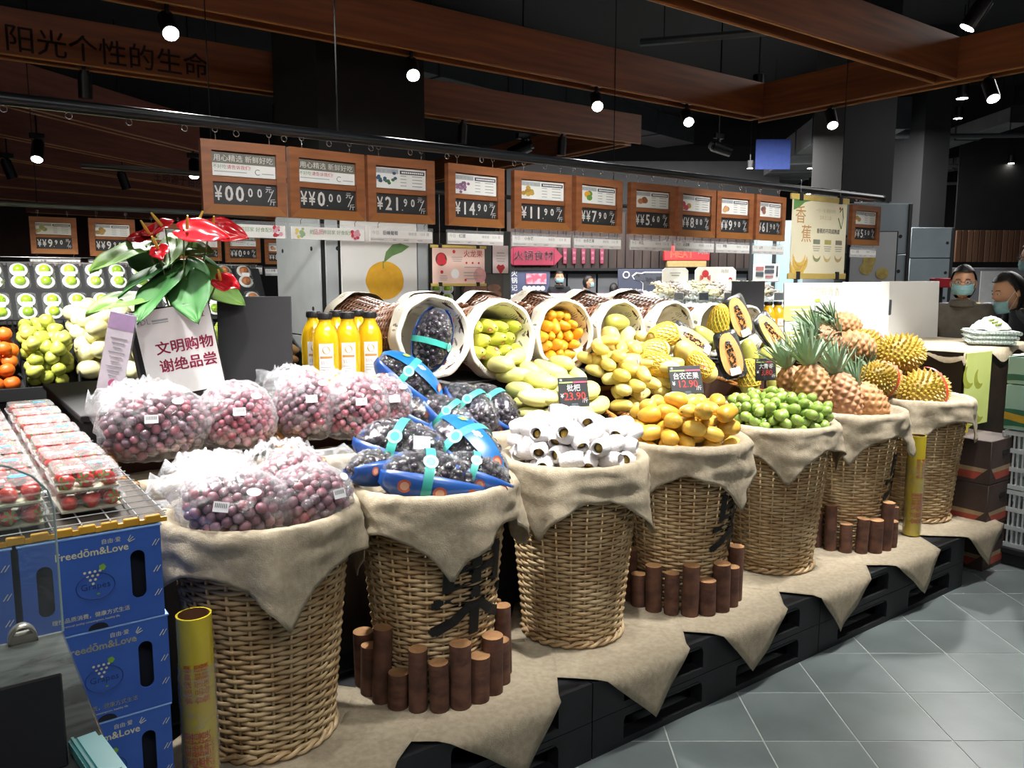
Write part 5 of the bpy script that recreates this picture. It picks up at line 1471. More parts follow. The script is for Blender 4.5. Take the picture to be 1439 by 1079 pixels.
def info_strip(loc, rotz, kind, label, w=SW, name=None):
    t = thing('info_strip', label, 'strip', loc, (0, 0, rotz), 'clear strips hanging under the price signs')
    mk('clear_holder', MB().add(box(w, .004, .068, (0, 0, .034))), m_strip, t, smooth=False)
    c = mk('paper_strip', MB().add(box(w - .01, .002, .05, (0, -.0035, .028))), m_white, t, smooth=False)
    h = MB()
    for x in (-w * .36, w * .36): h.add(tube([(x, 0, .062), (x, 0, .078), (x + .006, 0, .084), (x + .004, 0, .092)], .0012, 5))
    mk('wire_hook', h, m_chrome, t)
    if kind == 'deco':
        mk('words', MB().add(text('把', .020, 'LEFT'), 0, T(-.085, 0, .026) @ FACE).add(text('带回家 好食配好物', .019, 'LEFT'), 0, T(-.028, 0, .027) @ FACE), m_gtx, c, (0, -.005, 0), smooth=False)
        mk('words_pink', MB().add(text('品质', .024, 'LEFT', .01), 0, T(-.070, 0, .025) @ FACE), mat('print_pink', '#d0708a', .6), c, (0, -.005, 0), smooth=False)
        rr = random.Random(len(label)); fl_ = MB()
        for k in range(26):
            sd = -1 if k % 2 else 1; r_ = rr.uniform(.004, .010)
            fl_.add(disc(r_, 8), k % 4, T(sd * rr.uniform(.105, .145), -.0052 - .0001 * k, rr.uniform(.010, .046)) @ FACE)
        mk('flower_print', fl_, [mat('flower_pink', '#dba0b4', .6), mat('flower_yellow', '#d6c06a', .6), m_red, mat('flower_green', '#8fb08a', .6)], c, smooth=False)
    else:
        b = MB().add(text('今日', .018, 'LEFT'), 0, T(-w * .46, 0, .034) @ FACE).add(text('糖度值', .014, 'LEFT'), 0, T(w * .10, 0, .035) @ FACE).add(text('12.0  度', .015, 'LEFT'), 0, T(w * .28, 0, .035) @ FACE)
        mk('printed_words', b, m_lt, c, (0, -.0050, 0), smooth=False)
        nm = MB().add(text(name or '葡萄', .019, 'LEFT', .02), 0, T(-w * .30, 0, .034) @ FACE)
        mk('stamped_name', nm, m_dk, c, (0, -.0051, 0), smooth=False)
        l = MB()
        for x, ww in ((-.38, .20), (-.12, .05), (.06, .07), (.28, .08)): l.add(box(w * ww, .001, .005, (w * x, 0, .012)))
        mk('fine_print', l, m_gray, c, (0, -.0050, 0), smooth=False)
        mk('lower_band', MB().add(box(w - .012, .0006, .016, (0, 0, .012))), mat('strip_band', '#cfcac9', .5), c, (0, -.0047, 0), smooth=False)
    return t
RT = 1.5
# rail
t = thing('sign_rail', 'long black round rail the price signs hang from', 'rail', W(0, RT, 2.046), IR)
mk('tube', MB().add(tube([(-3.4, 0, 0), (4.42, 0, 0)], .022, 14)), mat('rail_black', '#1d2126', .35, '#171a1f', 6, metal=.3), t)
mk('end_cap', MB().add(tube([(4.42, 0, 0), (4.435, 0, 0)], .024, 14)), m_black, t)
for x in (-2.2, .2, 3.9): mk('drop_rod', MB().add(tube([(x, 0, .02), (x, 0, 2.5)], .0035, 6)), m_ceil, t)
ring_m = mesh_of('slide_ring', MB().add(tube([(.011 * cos(a), 0, -.032 + .012 * sin(a)) for a in [2 * pi * i / 10 for i in range(10)]], .0018, 5, True)), m_chrome, True, 180)
for k in range(28): inst('slide_ring', ring_m, t, (-.98 + .19 * k, 0, 0))
SIG = [(283, 400, ('¥', '00', '00'), 'slogan', 'slogan price sign reading ¥00.00 at the left end of the rail'),
       (404, 512, ('¥¥', '0', '00'), 'slogan', 'slogan price sign reading ¥0.00 next to the grape sign'),
       (516, 608, ('¥', '21', '90'), 'blue grape', 'wooden price sign reading ¥21.90 with dark blue grapes'),
       (626, 708, ('¥', '14', '90'), 'red grape', 'wooden price sign reading ¥14.90 with purple red grapes'),
       (718, 803, ('¥', '11', '90'), 'small mango', 'wooden price sign reading ¥11.90 with a ball of small yellow fruit'),
       (805, 874, ('¥¥', '7', '90'), 'mango', 'wooden price sign reading ¥7.90 with a yellow mango'),
       (885, 945, ('¥¥', '5', '60'), 'papaya', 'wooden price sign reading ¥5.60 with a cut papaya'),
       (948, 1005, ('¥¥', '8', '80'), 'dragon', 'wooden price sign reading ¥8.80 with a cut pink fruit'),
       (1006, 1055, ('¥¥', '9', '90'), 'apple', 'wooden price sign reading ¥9.90 with red round fruit'),
       (1058, 1103, ('¥', '61', '90'), 'melon', 'wooden price sign reading ¥61.90 with a brown fruit'),
       (1196, 1233, ('¥¥', '5', '50'), 'cake', 'wooden price sign reading ¥5.50 alone beside the banana poster')]
NM = ['', '', '巨峰葡萄', '红提', '小台芒', '台农芒果', '木瓜', '火龙果', '苹果', '山竹', '土豆']
for k, (u0, u1, pr, kd, lab) in enumerate(SIG):
    s0, s1 = s_of(u0, RT, 1.85), s_of(u1, RT, 1.85)
    w = (s1 - s0) / SW
    price_sign(W((s0 + s1) / 2, RT, 1.705), ANG + (.06 if k % 2 else -.04), pr, kd, lab, w=min(1.12, w))
    info_strip(W((s0 + s1) / 2, RT, 1.618), ANG, 'deco' if k < 2 else 'plain', 'clear strip under the %s price sign' % ' '.join(lab.split()[3:5] if kd == 'slogan' else ('¥' + pr[1] + '.' + pr[2], kd)), w=(s1 - s0) - .004, name=NM[k] or None) if k > 1 else \
        info_strip(W((s0 + s1) / 2, RT, 1.618), ANG, 'deco', ('floral strip hanging above the anthurium flowers', 'floral strip next to the grape price strip')[k], w=(s1 - s0) - .004)
# banana poster hung between two bars
def scroll_poster(loc, rotz, w, h, label, paper, bar_c):
    t = thing('hanging_poster', label, 'poster', loc, (0, 0, rotz))
    sh = mk('sheet', MB().add(box(w * .94, .003, h, (0, 0, h / 2))), paper, t, smooth=False)
    mk('top_bar', MB().add(bbox(w, .012, h * .07, (0, 0, h * .985), .002)), bar_c, t); mk('bottom_bar', MB().add(bbox(w, .012, h * .07, (0, 0, h * .015), .002)), bar_c, t)
    for x in (-.34, .34):
        for z in (.985, .015): mk('clip', MB().add(bbox(w * .06, .02, h * .10, (w * x, 0, h * z + .004), .002)), m_black, t)
    mk('hang_wire', MB().add(tube([(-w * .34, 0, h), (-w * .34, 0, h + .10)], .0012, 4)).add(tube([(w * .34, 0, h), (w * .34, 0, h + .10)], .0012, 4)), m_chrome, t)
    return t, sh
m_bam = mat('pale_wood_bar', '#bfa85e', .5, '#b39b52', 8)
s0, s1 = s_of(1103, RT, 1.8), s_of(1186, RT, 1.8)
t, sh = scroll_poster(W((s0 + s1) / 2, RT - .03, 1.475), ANG, (s1 - s0) * .98, .525, 'banana poster with three bananas hung between pale wooden bars', mat('poster_cream', '#e0d9bd', .6, '#dbd3b6', 4), m_bam)
pw = (s1 - s0) * .98
mk('title', MB().add(text('香', .12, 'CENTER', .0), 0, T(-.22, -.003, .36) @ FACE).add(text('蕉', .12, 'CENTER', .0), 0, T(-.15, -.003, .24) @ FACE), mat('print_ochre', '#b98a50', .6), sh, smooth=False)
mk('subtitle', MB().add(text('香蕉的不同成熟度', .034, 'CENTER', .01), 0, T(.10, -.003, .295) @ FACE), m_dk, sh, smooth=False)
mk('leaf_print', MB().add(([(-.30, 0, .50), (-.30, 0, .43), (-.24, 0, .45), (-.18, 0, .485), (-.10, 0, .50)], [(0, 1, 2, 3, 4)]), 0, T(0, -.003, 0)), m_gtx, sh, smooth=False)
tg = MB(); bp = MB()
for k, x in enumerate((-.03, .10, .23)):
    for q in range(3): bp.add(box(.085 - .012 * q, .001, .005, (x, -.003, .205 - .014 * q)))
for k, (x, c_) in enumerate(zip((-.03, .10, .23), (('tag_green', '#7c8472'), ('tag_yellow', '#b0a662'), ('tag_brown', '#7d7466')))):
    mk('ripeness_tag', MB().add(box(.075, .001, .03, (x, -.003, .235))), mat(*c_, .6), sh, smooth=False)
mk('fine_print', bp, m_lt, sh, smooth=False)
bn = MB()
def banana_flat(cx, cz, r, w, a0=3.6, a1=5.7):
    o = [(cx + (r + w * sin(pi * q / 10)) * cos(a0 + (a1 - a0) * q / 10), -.0032, cz + (r + w * sin(pi * q / 10)) * sin(a0 + (a1 - a0) * q / 10)) for q in range(11)]
    i = [(cx + (r - .2 * w) * cos(a0 + (a1 - a0) * q / 10), -.0032, cz + (r - .2 * w) * sin(a0 + (a1 - a0) * q / 10)) for q in range(10, -1, -1)]
    n = len(o); v = o + i[::-1]
    return v, [(k, k + 1, n + k + 1, n + k) for k in range(10)]
for k, x in enumerate((-.02, .10, .23)): bn.add(banana_flat(x, .17, .05, .018), k)
mk('small_bananas', bn, [mat('ban_green', '#8d9468', .6), mat('ban_pale', '#c9b878', .6), mat('ban_tan', '#b59a70', .6)], sh, smooth=False)
bb = MB()
for k in range(7): bb.add(banana_flat(-.22 + .02 * sin(k), .16 - .012 * k, .07 + .006 * (k % 3), .024, 3.3, 6.1), k % 2, T(0, -.0002 * k, 0))
mk('banana_bunch', bb, [mat('ban_yellow', '#d9b75a', .6), mat('ban_yellow_d', '#c9a34a', .6)], sh, smooth=False)
ck = MB().add(tube([(.21, -.003, .40), (.25, -.003, .33), (.27, -.003, .40), (.255, -.003, .47), (.225, -.003, .44)], .003, 4)); mk('bird_sketch', ck, m_gtx, sh)
mk('bird_beak', MB().add(disc(.010, 8), 0, T(.225, -.0035, .465) @ FACE), m_red, sh, smooth=False)
mk('pale_words', MB().add(text('一日一蕉 健康相伴', .028, 'CENTER'), 0, T(.06, -.003, .43) @ FACE).add(text('百果之上品', .028, 'CENTER'), 0, T(.06, -.003, .385) @ FACE), mat('print_faint', '#cdbfa0', .6), sh, smooth=False)
# dragon fruit poster, further back over the far side of the island
PT = 2.6
s0, s1 = s_of(605, PT, 1.6), s_of(683, PT, 1.6); pz0 = ont(645, 401, PT).z; pz1 = ont(645, 346, PT).z; pw = s1 - s0; ph = pz1 - pz0
t, sh = scroll_poster(W((s0 + s1) / 2, PT, pz0), ANG, pw, ph, 'pink dragon fruit poster hung between pale wooden bars', mat('poster_pink', '#dcc0b4', .6, '#d8b8ad', 4), m_bam)
for ch in t.children:
    if ch.name.startswith('hang_wire'):
        for vv in ch.data.vertices:
            if vv.co.z > ph + .05: vv.co.z = 1.99 - pz0
FX = lambda x: (x - .5) * pw * .94
mk('title', MB().add(text('火龙果', ph * .20, 'CENTER', .008), 0, T(FX(.77), -.003, ph * .74) @ FACE), m_red, sh, smooth=False)
q = MB()
for x, z, r_, mi in ((.16, .66, .17, 3), (.16, .70, .115, 0), (.13, .60, .085, 0), (.21, .60, .08, 0), (.40, .86, .045, 0), (.17, .34, .045, 0), (.64, .58, .03, 0), (.76, .58, .03, 0), (.88, .58, .03, 0), (.90, .26, .20, 1), (.42, .30, .125, 2), (.62, .14, .035, 0)):
    q.add(disc(r_ * ph, 20), mi, T(FX(x), -.003 - .0003 * len(q.f) / 20, z * ph) @ FACE)
mk('fruit_pictures', q, [m_red, mat('poster_rose', '#d39a98', .6), m_white, mat('bowl_brown', '#5a3a30', .6)], sh, smooth=False)
q = MB()
for x, z, w_ in ((.46, .72, .2), (.46, .67, .18), (.46, .62, .15), (.2, .24, .12), (.2, .19, .14), (.2, .14, .12), (.76, .47, .3), (.72, .33, .25), (.78, .25, .36), (.74, .17, .2)): q.add(box(w_ * pw, .001, .005, (FX(x), -.0034, z * ph)))
mk('fine_print', q, m_lt, sh, smooth=False)
# strawberry leaflet hanging beside it
s0, s1 = s_of(691, PT, 1.6), s_of(715, PT, 1.6); z0, z1 = ont(703, 385, PT).z, ont(703, 344, PT).z
t = thing('hanging_leaflet', 'narrow strawberry leaflet in a dark frame beside the dragon fruit poster', 'leaflet', W((s0 + s1) / 2, PT, z0), IR)
mk('frame', MB().add(bbox(s1 - s0, .008, z1 - z0, (0, .004, (z1 - z0) / 2), .003)), m_black, t)
mk('sheet', MB().add(box((s1 - s0) * .9, .002, (z1 - z0) * .95, (0, -.002, (z1 - z0) / 2))), mat('leaflet_pale', '#dcd0d0', .6, '#d6c6c8', 4), t, smooth=False)
mk('strawberry_print', MB().add(([(0, 0, -.04), (-.035, 0, .005), (-.02, 0, .025), (0, 0, .018), (.02, 0, .025), (.035, 0, .005)], [(0, 1, 2, 3, 4, 5)]), 0, T(0, -.004, (z1 - z0) * .2)), m_red, t, smooth=False)
mk('print_lines', MB().add(box(.06, .001, .006, (0, -.004, (z1 - z0) * .72))).add(box(.075, .001, .004, (0, -.004, (z1 - z0) * .62))).add(box(.075, .001, .004, (0, -.004, (z1 - z0) * .52))).add(box(.06, .001, .004, (0, -.004, (z1 - z0) * .44))), m_lt, t, smooth=False)
mk('hang_wire', MB().add(tube([(0, 0, z1 - z0), (0, 0, 1.99 - z0)], .0015, 4)), m_chrome, t)
# rail carrying the far posters
rl = thing('poster_rail', 'thin black rail above the far posters', 'rail', W(0, PT, 1.99), IR)
mk('tube', MB().add(tube([(-.6, 0, 0), (3.4, 0, 0)], .014, 10)), m_track, rl)
for x in (0, 2.8): mk('drop_rod', MB().add(tube([(x, 0, 0), (x, 0, 2.56)], .003, 6)), m_ceil, rl)

# ================================================================== SMALL HANDWRITTEN CARDS on the trays
def price_card(u, v, tt, w, h, yaw, tilt, name, price, label, post=False):
    p = ont(u, v, tt)
    t = thing('price_card', label, 'price card', p, (tilt, 0, yaw), 'handwritten black price cards')
    mk('board', MB().add(bbox(w, .004, h, (0, 0, 0), .002)), m_panel, t)
    mk('colour_bar', MB().add(box(w * .46, .001, h * .05, (-w * .24, -.003, h * .33)), 0).add(box(w * .46, .001, h * .05, (w * .24, -.003, h * .33)), 1), [mat('bar_green', '#8fa060', .6), mat('bar_pink', '#c04a68', .6)], t, smooth=False)
    mk('chalk_name', MB().add(text(name, h * .25, 'CENTER', .015), 0, T(0, -.003, h * .05) @ FACE).add(text('¥', h * .2, 'CENTER', .02), 0, T(-w * .40, -.003, -h * .18) @ FACE).add(text('/斤', h * .17, 'CENTER', .01), 0, T(w * .36, -.003, -h * .36) @ FACE).add(text('特', h * .09, 'CENTER', .01), 0, T(-w * .40, -.003, h * .38) @ FACE), m_white, t, smooth=False)
    mk('chalk_price', MB().add(text(price, h * .36, 'CENTER', .015), 0, T(w * .02, -.003, -h * .26) @ FACE), mat('chalk_red', '#d24a42', .6), t, smooth=False)
    if post: mk('post', MB().add(tube([(0, .004, -h * .5), (0, .01, -h * .5 - .07)], .005, 8)).add(bbox(.05, .03, .012, (0, .012, -h * .5 - .072), .003)), m_black, t)
    else: mk('clip_foot', MB().add(bbox(.03, .02, .03, (0, .006, -h * .5), .003)), m_dk, t)
price_card(806, 551, .62, .125, .115, ANG * .55, -.25, '枇杷', '23.90', 'black handwritten price card reading 23.90 above the foam-netted fruit')
price_card(964, 534, .595, .155, .125, ANG * .5, -.35, '台农芒果', '12.90', 'black handwritten price card reading 12.90 above the yellow mangoes')
price_card(1076, 519, .60, .115, .105, ANG * .5, -.1, '大青枣', '3.80', 'black handwritten price card reading 3.80 on a post above the jujubes', True)
# ================================================================== ON THE STAND: plant, boards, bottles
STZ = 1.0455
m_leaf = mat('anthurium_leaf', '#3f7038', .58, '#2c5a2e', 7, bump=.06, spec=.25); m_leaf2 = mat('anthurium_leaf_light', '#6c8d45', .6, '#557a3a', 7, bump=.06, spec=.2)
m_spathe = mat('red_spathe', '#c21d26', .2, '#ab1620', 9, coat=.5); m_spadix = mat('yellow_spadix', '#d3b24a', .5, '#bf9c3a', 20); m_stem = mat('plant_stem', '#6d7f45', .6)
def heart(L, Wd, droop, seed, cup=.10, nu=12, nv=14):
    """heart-shaped leaf along +X from the stalk joint at the origin"""
    def fn(a, b):
        x = b; y = (a - .5) * 2
        half = Wd / 2 * (sin(pi * min(1, (x * .93 + .07)) ** .62)) ** .8
        lobe = -.20 * L * (1 - x) ** 6 * (1 - (abs(y) - .55) ** 2 * 2.2)
        xx = x * L + lobe
        z = -droop * L * x * x + cup * half * abs(y) ** 1.5 + .012 * n2(x * 3, y * 2, seed) - .006 * (1 - abs(y)) ** 6
        return (xx, y * half, z)
    return MB().add(grid(fn, nu, nv))
PL = W(-.50, 1.30, STZ)
plant = thing('anthurium_plant', 'potted anthurium with large green leaves and red flowers', 'plant', PL, (0, 0, 0))
pot = mk('pot', MB().add(lathe([(.055, 0), (.075, .13), (.08, .14), (.072, .14), (.068, .12), (.001, .12)], 24)), mat('dark_pot', '#3a3230', .5), plant)
mk('soil', MB().add(disc(.068, 20, (0, 0, .122))), mat('soil', '#2e231b', .95), pot)
rnd = random.Random(21)
def leaf_to(u0, v0, t0, u1, v1, t1, Wd, droop, seed, m, up=(0, -.6, .8)):
    """leaf whose joint and tip sit at the two given places"""
    a, b = ont(u0, v0, t0), ont(u1, v1, t1); d = b - a; L = d.length
    e = oriented(a, d, Vector(up))
    o = mk('leaf', heart(L, Wd, droop, seed), m, plant, a - PL, e, True, 180)
    o.modifiers.new('thickness', 'SOLIDIFY').thickness = .0012
    c = Vector((0, 0, .12)); q = a - PL; mid = (c + q) / 2 + Vector((0, 0, .03))
    mk('stalk', MB().add(tube([c, c * .4 + mid * .6, mid, mid * .4 + q * .6 + Vector((0, 0, .01)), q], .0032, 6)), m_stem, plant)
for k, (q, Wd, dr, mm, up) in enumerate((((240, 385, 1.25, 186, 443, 1.08, ), .14, .12, m_leaf, (-.2, -.8, .55)), ((205, 345, 1.35, 124, 366, 1.2), .13, .15, m_leaf2, (0, -.5, .85)),
        ((205, 415, 1.25, 120, 430, 1.1), .13, .10, m_leaf2, (-.1, -.8, .6)), ((262, 392, 1.2, 275, 448, 1.02), .15, .1, m_leaf, (.1, -.9, .4)),
        ((275, 385, 1.3, 346, 424, 1.2), .14, .12, m_leaf2, (.2, -.7, .7)), ((250, 345, 1.4, 300, 352, 1.3), .11, .1, m_leaf2, (0, -.6, .8)),
        ((235, 370, 1.3, 160, 405, 1.2), .10, .15, m_leaf, (-.3, -.6, .7)), ((248, 335, 1.4, 236, 375, 1.25), .12, .0, m_leaf2, (0, -.9, .3)), ((290, 365, 1.4, 335, 395, 1.5), .12, .15, m_leaf, (.2, -.6, .8)),
        ((215, 375, 1.4, 175, 350, 1.45), .12, .0, m_leaf, (0, -.6, .8)), ((262, 372, 1.3, 288, 420, 1.15), .12, .1, m_leaf, (.3, -.8, .5)))):
    leaf_to(*q, Wd, dr, k * 1.7, mm, up)
for k, (u, v, t, yaw, sz, tlt) in enumerate(((232, 318, 1.28, 2.6, .10, .25), (258, 322, 1.2, .2, .12, .3), (215, 330, 1.32, 2.9, .085, .1), (295, 320, 1.3, .1, .11, .55), (272, 316, 1.38, 1.2, .10, .2), (222, 348, 1.25, -1.2, .06, 1.1), (306, 393, 1.18, -.4, .07, .8))):
    a = ont(u, v, t) - PL
    o = mk('spathe', heart(sz * 1.25, sz * 1.15, .10, k, .06), m_spathe, plant, a, oriented(a, (cos(yaw), sin(yaw) * .6, -.35 * tlt), Vector((0, -.55 - .4 * tlt, .85))), True, 180)
    o.modifiers.new('thickness', 'SOLIDIFY').thickness = .001
    mk('spadix', MB().add(tube([(.012, 0, .004), (.016, 0, .03), (.02, 0, .058)], [.005, .0055, .003], 8)), m_spadix, o)
    c = Vector((0, 0, .12)); mk('stalk', MB().add(tube([c, (c + a) / 2 + Vector((.0, 0, .0)), a], .0028, 6)), m_stem, plant)
# planter screen with the polite notice
nb = thing('notice_board', 'white notice board asking shoppers not to taste, on the black planter front', 'notice', ont(251, 492, 1.12), (0, radians(-9), .30))
mk('black_back', MB().add(bbox(.262, .012, .30, (-.006, .010, 0), .003)), m_black, nb)
mk('black_side', MB().add(bbox(.012, .12, .30, (-.135, .06, -.003), .003)), mat('planter_dark', '#33302f', .6), nb)
fc = mk('white_face', MB().add(box(.236, .004, .29, (.004, 0, 0))), m_white, nb, smooth=False)
mm = mat('notice_magenta', '#a82350', .5)
mk('notice_words', MB().add(text('文明购物', .046, 'CENTER', .035), 0, T(.022, -.003, -.002) @ FACE).add(text('谢绝品尝', .046, 'CENTER', .035), 0, T(.022, -.003, -.062) @ FACE), mm, fc, smooth=False)
mk('logo_print', MB().add(text('DL', .026, 'LEFT'), 0, T(-.098, -.003, .100) @ FACE).add(box(.05, .001, .006, (-.036, -.003, .108))).add(box(.05, .001, .003, (-.036, -.003, .100))), m_gray, fc, smooth=False)
mk('corner_words', MB().add(text('惠宜', .022, 'RIGHT', .01), 0, T(.105, -.003, .10) @ FACE), m_red, fc, smooth=False)
lf = thing('acrylic_leaflet', 'narrow clear acrylic leaflet with purple heading leaning beside the notice board', 'leaflet', ont(164, 495, 1.08), (0, radians(13), .15))
mk('acrylic', MB().add(bbox(.085, .005, .262, (0, .004, 0), .002)), m_strip, lf)
sh_ = mk('paper', MB().add(box(.078, .002, .25, (0, -.001, 0)), 0).add(box(.078, .001, .05, (0, -.0022, .098)), 1), [mat('paper_lilac', '#c9c2cc', .6), mat('paper_purple', '#a58bb0', .6)], lf, smooth=False)
pl_ = MB()
for k in range(9): pl_.add(box(.05 - .012 * (k % 3), .001, .0035, (.0, -.003, .045 - .015 * k)))
mk('print_lines', pl_, m_lt, sh_, smooth=False); mk('pink_mark', MB().add(disc(.014, 12), 0, T(.005, -.003, -.10) @ FACE), mat('pink_print', '#b04a78', .6), sh_, smooth=False)
def black_board(u, v, t, w, h, yaw, label, tilt=-.08, pitch=0):
    p = ont(u, v, t)
    b = thing('black_board', label, 'board', p, (tilt, pitch, yaw))
    mk('panel', MB().add(bbox(w, .008, h, (0, 0, 0), .002)), mat('menu_black', '#2a2a2d', .55, '#242427', 8), b)
    lo_ = min(-h * .5, STZ - p.z)
    mk('prop', MB().add(tube([(0, .006, h * .2), (0, .06, lo_)], .005, 6)).add(bbox(.12, .08, .008, (0, .05, lo_ + .004), .002)), m_black, b)
black_board(359, 480, 1.22, .262, .33, .15, 'plain black board standing behind the bagged grapes')
black_board(1051, 419, 1.30, .262, .20, ANG * .8, 'plain black board standing behind the papaya halves', 0, 0)
# juice bottles
m_juice = mat('mango_juice', '#d8ae18', .15, '#cfa312', 4, coat=.6, spec=.6); m_cap = mat('black_cap', '#1c1b1d', .4)
m_tan = mat('label_tan', '#c98f4a', .6); m_gold = mat('label_gold', '#c2a05a', .6)
jb_me = mesh_of('bottle_body', MB().add(lathe([(.001, .0), (.040, 0), (.045, .006), (.046, .17), (.044, .195), (.034, .222), (.0225, .242), (.0225, .256)], 24)), m_juice)
_cp2 = MB().add(lathe([(.025, .254), (.0255, .258), (.0255, .274), (.024, .277), (.001, .277)], 24))
for k in range(20): _cp2.add(box(.0016, .0012, .016, (0, 0, 0)), 0, R('Z', k * .314) @ T(.0258, 0, .265))
jc_me = mesh_of('cap', _cp2, m_cap)
_lb = MB()
def onb(v, r=.0466): return [(r * sin(x / r), -r * cos(x / r), z) for x, z in v]
def patch(x0, x1, z0, z1, r=.0466, n=8):
    v = onb([(x0 + (x1 - x0) * i / n, z) for z in (z0, z1) for i in range(n + 1)], r); return v, [(i, i + 1, n + 2 + i, n + 1 + i) for i in range(n)]
_lb.add(patch(-.026, .026, .045, .170), 0); _lb.add(patch(-.022, .022, .118, .126, .0470), 1)
_lb.add((onb([(.014 * cos(2 * pi * i / 16), .147 + .014 * sin(2 * pi * i / 16)) for i in range(16)], .0470), [tuple(range(16))]), 2)
v, f = text('55%', .015, 'LEFT'); _lb.add((onb([(x - .020, y + .097) for x, y, _ in v], .0470), f), 3)
for k in range(3): _lb.add(patch(-.020, .016 - .008 * k, .086 - .009 * k, .088 - .009 * k, .0470), 3)
jl_me = mesh_of('label', _lb, [m_white, m_tan, m_gold, m_lt], False)
def bottle(s, t, z, label, group, yaw=0.0, sc=1.0):
    b = thing('juice_bottle', label, 'bottle', W(s, t, z), (0, 0, yaw), group, sc)
    inst('bottle_body', jb_me, b); inst('cap', jc_me, b); inst('label', jl_me, b)
for k, (u, t) in enumerate(((458, 1.10), (489, 1.10), (520, 1.10), (442, 1.21), (474, 1.21), (504, 1.21))):
    bottle(s_of(u, t, 1.2), t, STZ + .001, 'bottle of yellow juice with black cap and white label beside the black board', 'juice bottles beside the black board', .25, 1.04 if k < 3 else 1.05)
for k, (u, t) in enumerate(((1066, 1.42), (1079, 1.42), (1092, 1.42), (1105, 1.42), (1120, 1.42))):
    bottle(s_of(u, t, 1.2), t, STZ + .001, 'bottle of yellow juice with black cap behind the pineapple crowns', 'juice bottles behind the pineapples', .3, 1.0)
# boards at the right end
DZ = 1.068
def panel_board(s0, s1, t, z0, z1, label, name='display_board', lean=-.10, yaw=-.05):
    p = W((s0 + s1) / 2, t, z0)
    b = thing(name, label, 'board', p, (lean, 0, ANG + yaw))
    f_ = mk('panel', MB().add(bbox(s1 - s0, .012, z1 - z0, (0, 0, (z1 - z0) / 2), .003)), mat('board_white', '#d3d2cf', .5, '#cbcac7', 3), b)
    mk('prop', MB().add(tube([(0, .008, (z1 - z0) * .7), (0, .10, .02)], .005, 6)), m_black, b)
    return b, f_
b, f_ = panel_board(s_of(1107, 1.04, 1.3), 3.235, 1.04, STZ + .002 + .02, 1.44, 'pale coconut recipe board with green labels and a red cup', lean=-.05)
w_ = .61
mk('title_outline', MB().add(text('自在清甜椰青香', .062, 'CENTER', .0), 0, T(.02, -.008, .30) @ FACE), mat('board_beige', '#c4bfae', .6), f_, smooth=False)
q = MB()
for z in (.20, .055):
    v, f = prism(rrect(.25, .085, .02), .001); q.add(v and (v, f), 0, T(-.165, -.0085, z) @ FACE)
mk('green_labels', q, mat('board_green', '#a9ad6a', .6), f_, smooth=False)
q = MB()
for z in (.20, .055):
    for k in range(3): q.add(box(.17 - .03 * k, .001, .007, (-.15, -.0105, z + .02 - .02 * k)))
mk('label_lines', q, m_white, f_, smooth=False)
q = MB().add(disc(.070, 24, (0, 0, 0), .075), 0, T(.115, -.0085, .175) @ FACE).add(disc(.056, 24, (0, 0, .0005), .06), 1, T(.112, -.0085, .178) @ FACE).add(disc(.062, 24, (0, 0, .0005), .048), 2, T(.07, -.0085, .035) @ FACE).add(disc(.05, 24, (0, 0, .001), .034), 3, T(.07, -.0085, .045) @ FACE).add(disc(.03, 6, (0, 0, 0), .012), 4, T(.02, -.0085, .27) @ FACE)
mk('cup_picture', q, [mat('cup_grey', '#b9b4ac', .5), mat('cup_white', '#dcd9d2', .5), m_red, mat('soup_cream', '#d8b98a', .5), mat('lime_leaf', '#a8b84a', .5)], f_, smooth=False)
panel_board(3.245, s_of(1247, 1.03, 1.3), 1.03, DZ + .002, 1.445, 'blank white board next to the coconut recipe board', lean=-.03)
panel_board(s_of(1250, 1.03, 1.3), s_of(1308, 1.03, 1.3), 1.03, DZ + .002, 1.45, 'blank white board nearest the folded towels', lean=-.03, yaw=-.22)
tag(mk('white_post', MB().add(bbox(.035, .02, .26, (0, 0, .13), .003)).add(bbox(.03, .022, .10, (0, -.002, .21), .003), 1), [m_white, m_dk], None, W(s_of(1249, 1.08, 1.3), 1.08, DZ + .002), IR), 'slim white post between the two blank boards', 'post')
# ================================================================== RIGHT END: display box, cartons, crates
m_durprint = mat('dark_fruit_print', '#3a2a1c', .5, '#1d1510', 5, detail=5); m_burlap = mat('pale_burlap', '#b5a890', .9, '#a5977e', 80, bump=.4, bscale=240)
d = thing('display_box', 'tall dark printed display box at the island end', 'display box', W(3.25, .33, 0), IR)
mk('side_panel', MB().add(box(.012, 1.6, DZ - .012, (.006, .8, (DZ - .012) / 2))), m_durprint, d, smooth=False)
mk('front_panel', MB().add(box(1.04, .012, DZ - .012, (.532, .006, (DZ - .012) / 2))), m_durprint, d, smooth=False)
mk('back_panel', MB().add(box(1.04, .012, DZ - .012, (.532, 1.594, (DZ - .012) / 2))), m_durprint, d, smooth=False)
mk('top_panel', MB().add(box(1.06, 1.6, .012, (.53, .8, DZ - .0065))), m_dark, d, smooth=False)
def burl(a, b):
    x, y = -.03 + a * 1.10, -.03 + b * 1.2
    z = .002 + .004 * (1 + n2(x * 9, y * 9, 3))
    if x < 0.0: z -= .045 * (1 + .5 * sin(y * 21)); x = -.012
    if y < 0.0: z -= .05 * (1 + .6 * sin(x * 17)); y = -.012
    return (x, y, z)
tag(mk('burlap_cloth', MB().add(grid(burl, 50, 40)), m_burlap, None, W(3.25, .33, DZ), IR, True, 180), 'pale burlap cloth covering the display box top', 'cloth')
pp = mk('banana_panel', MB().add(bbox(.30, .006, .405, (.15, -.004, .2025), .001)), mat('lime_panel', '#d6da86', .5, '#c9d078', 3), d, (.012, -.006, .66))
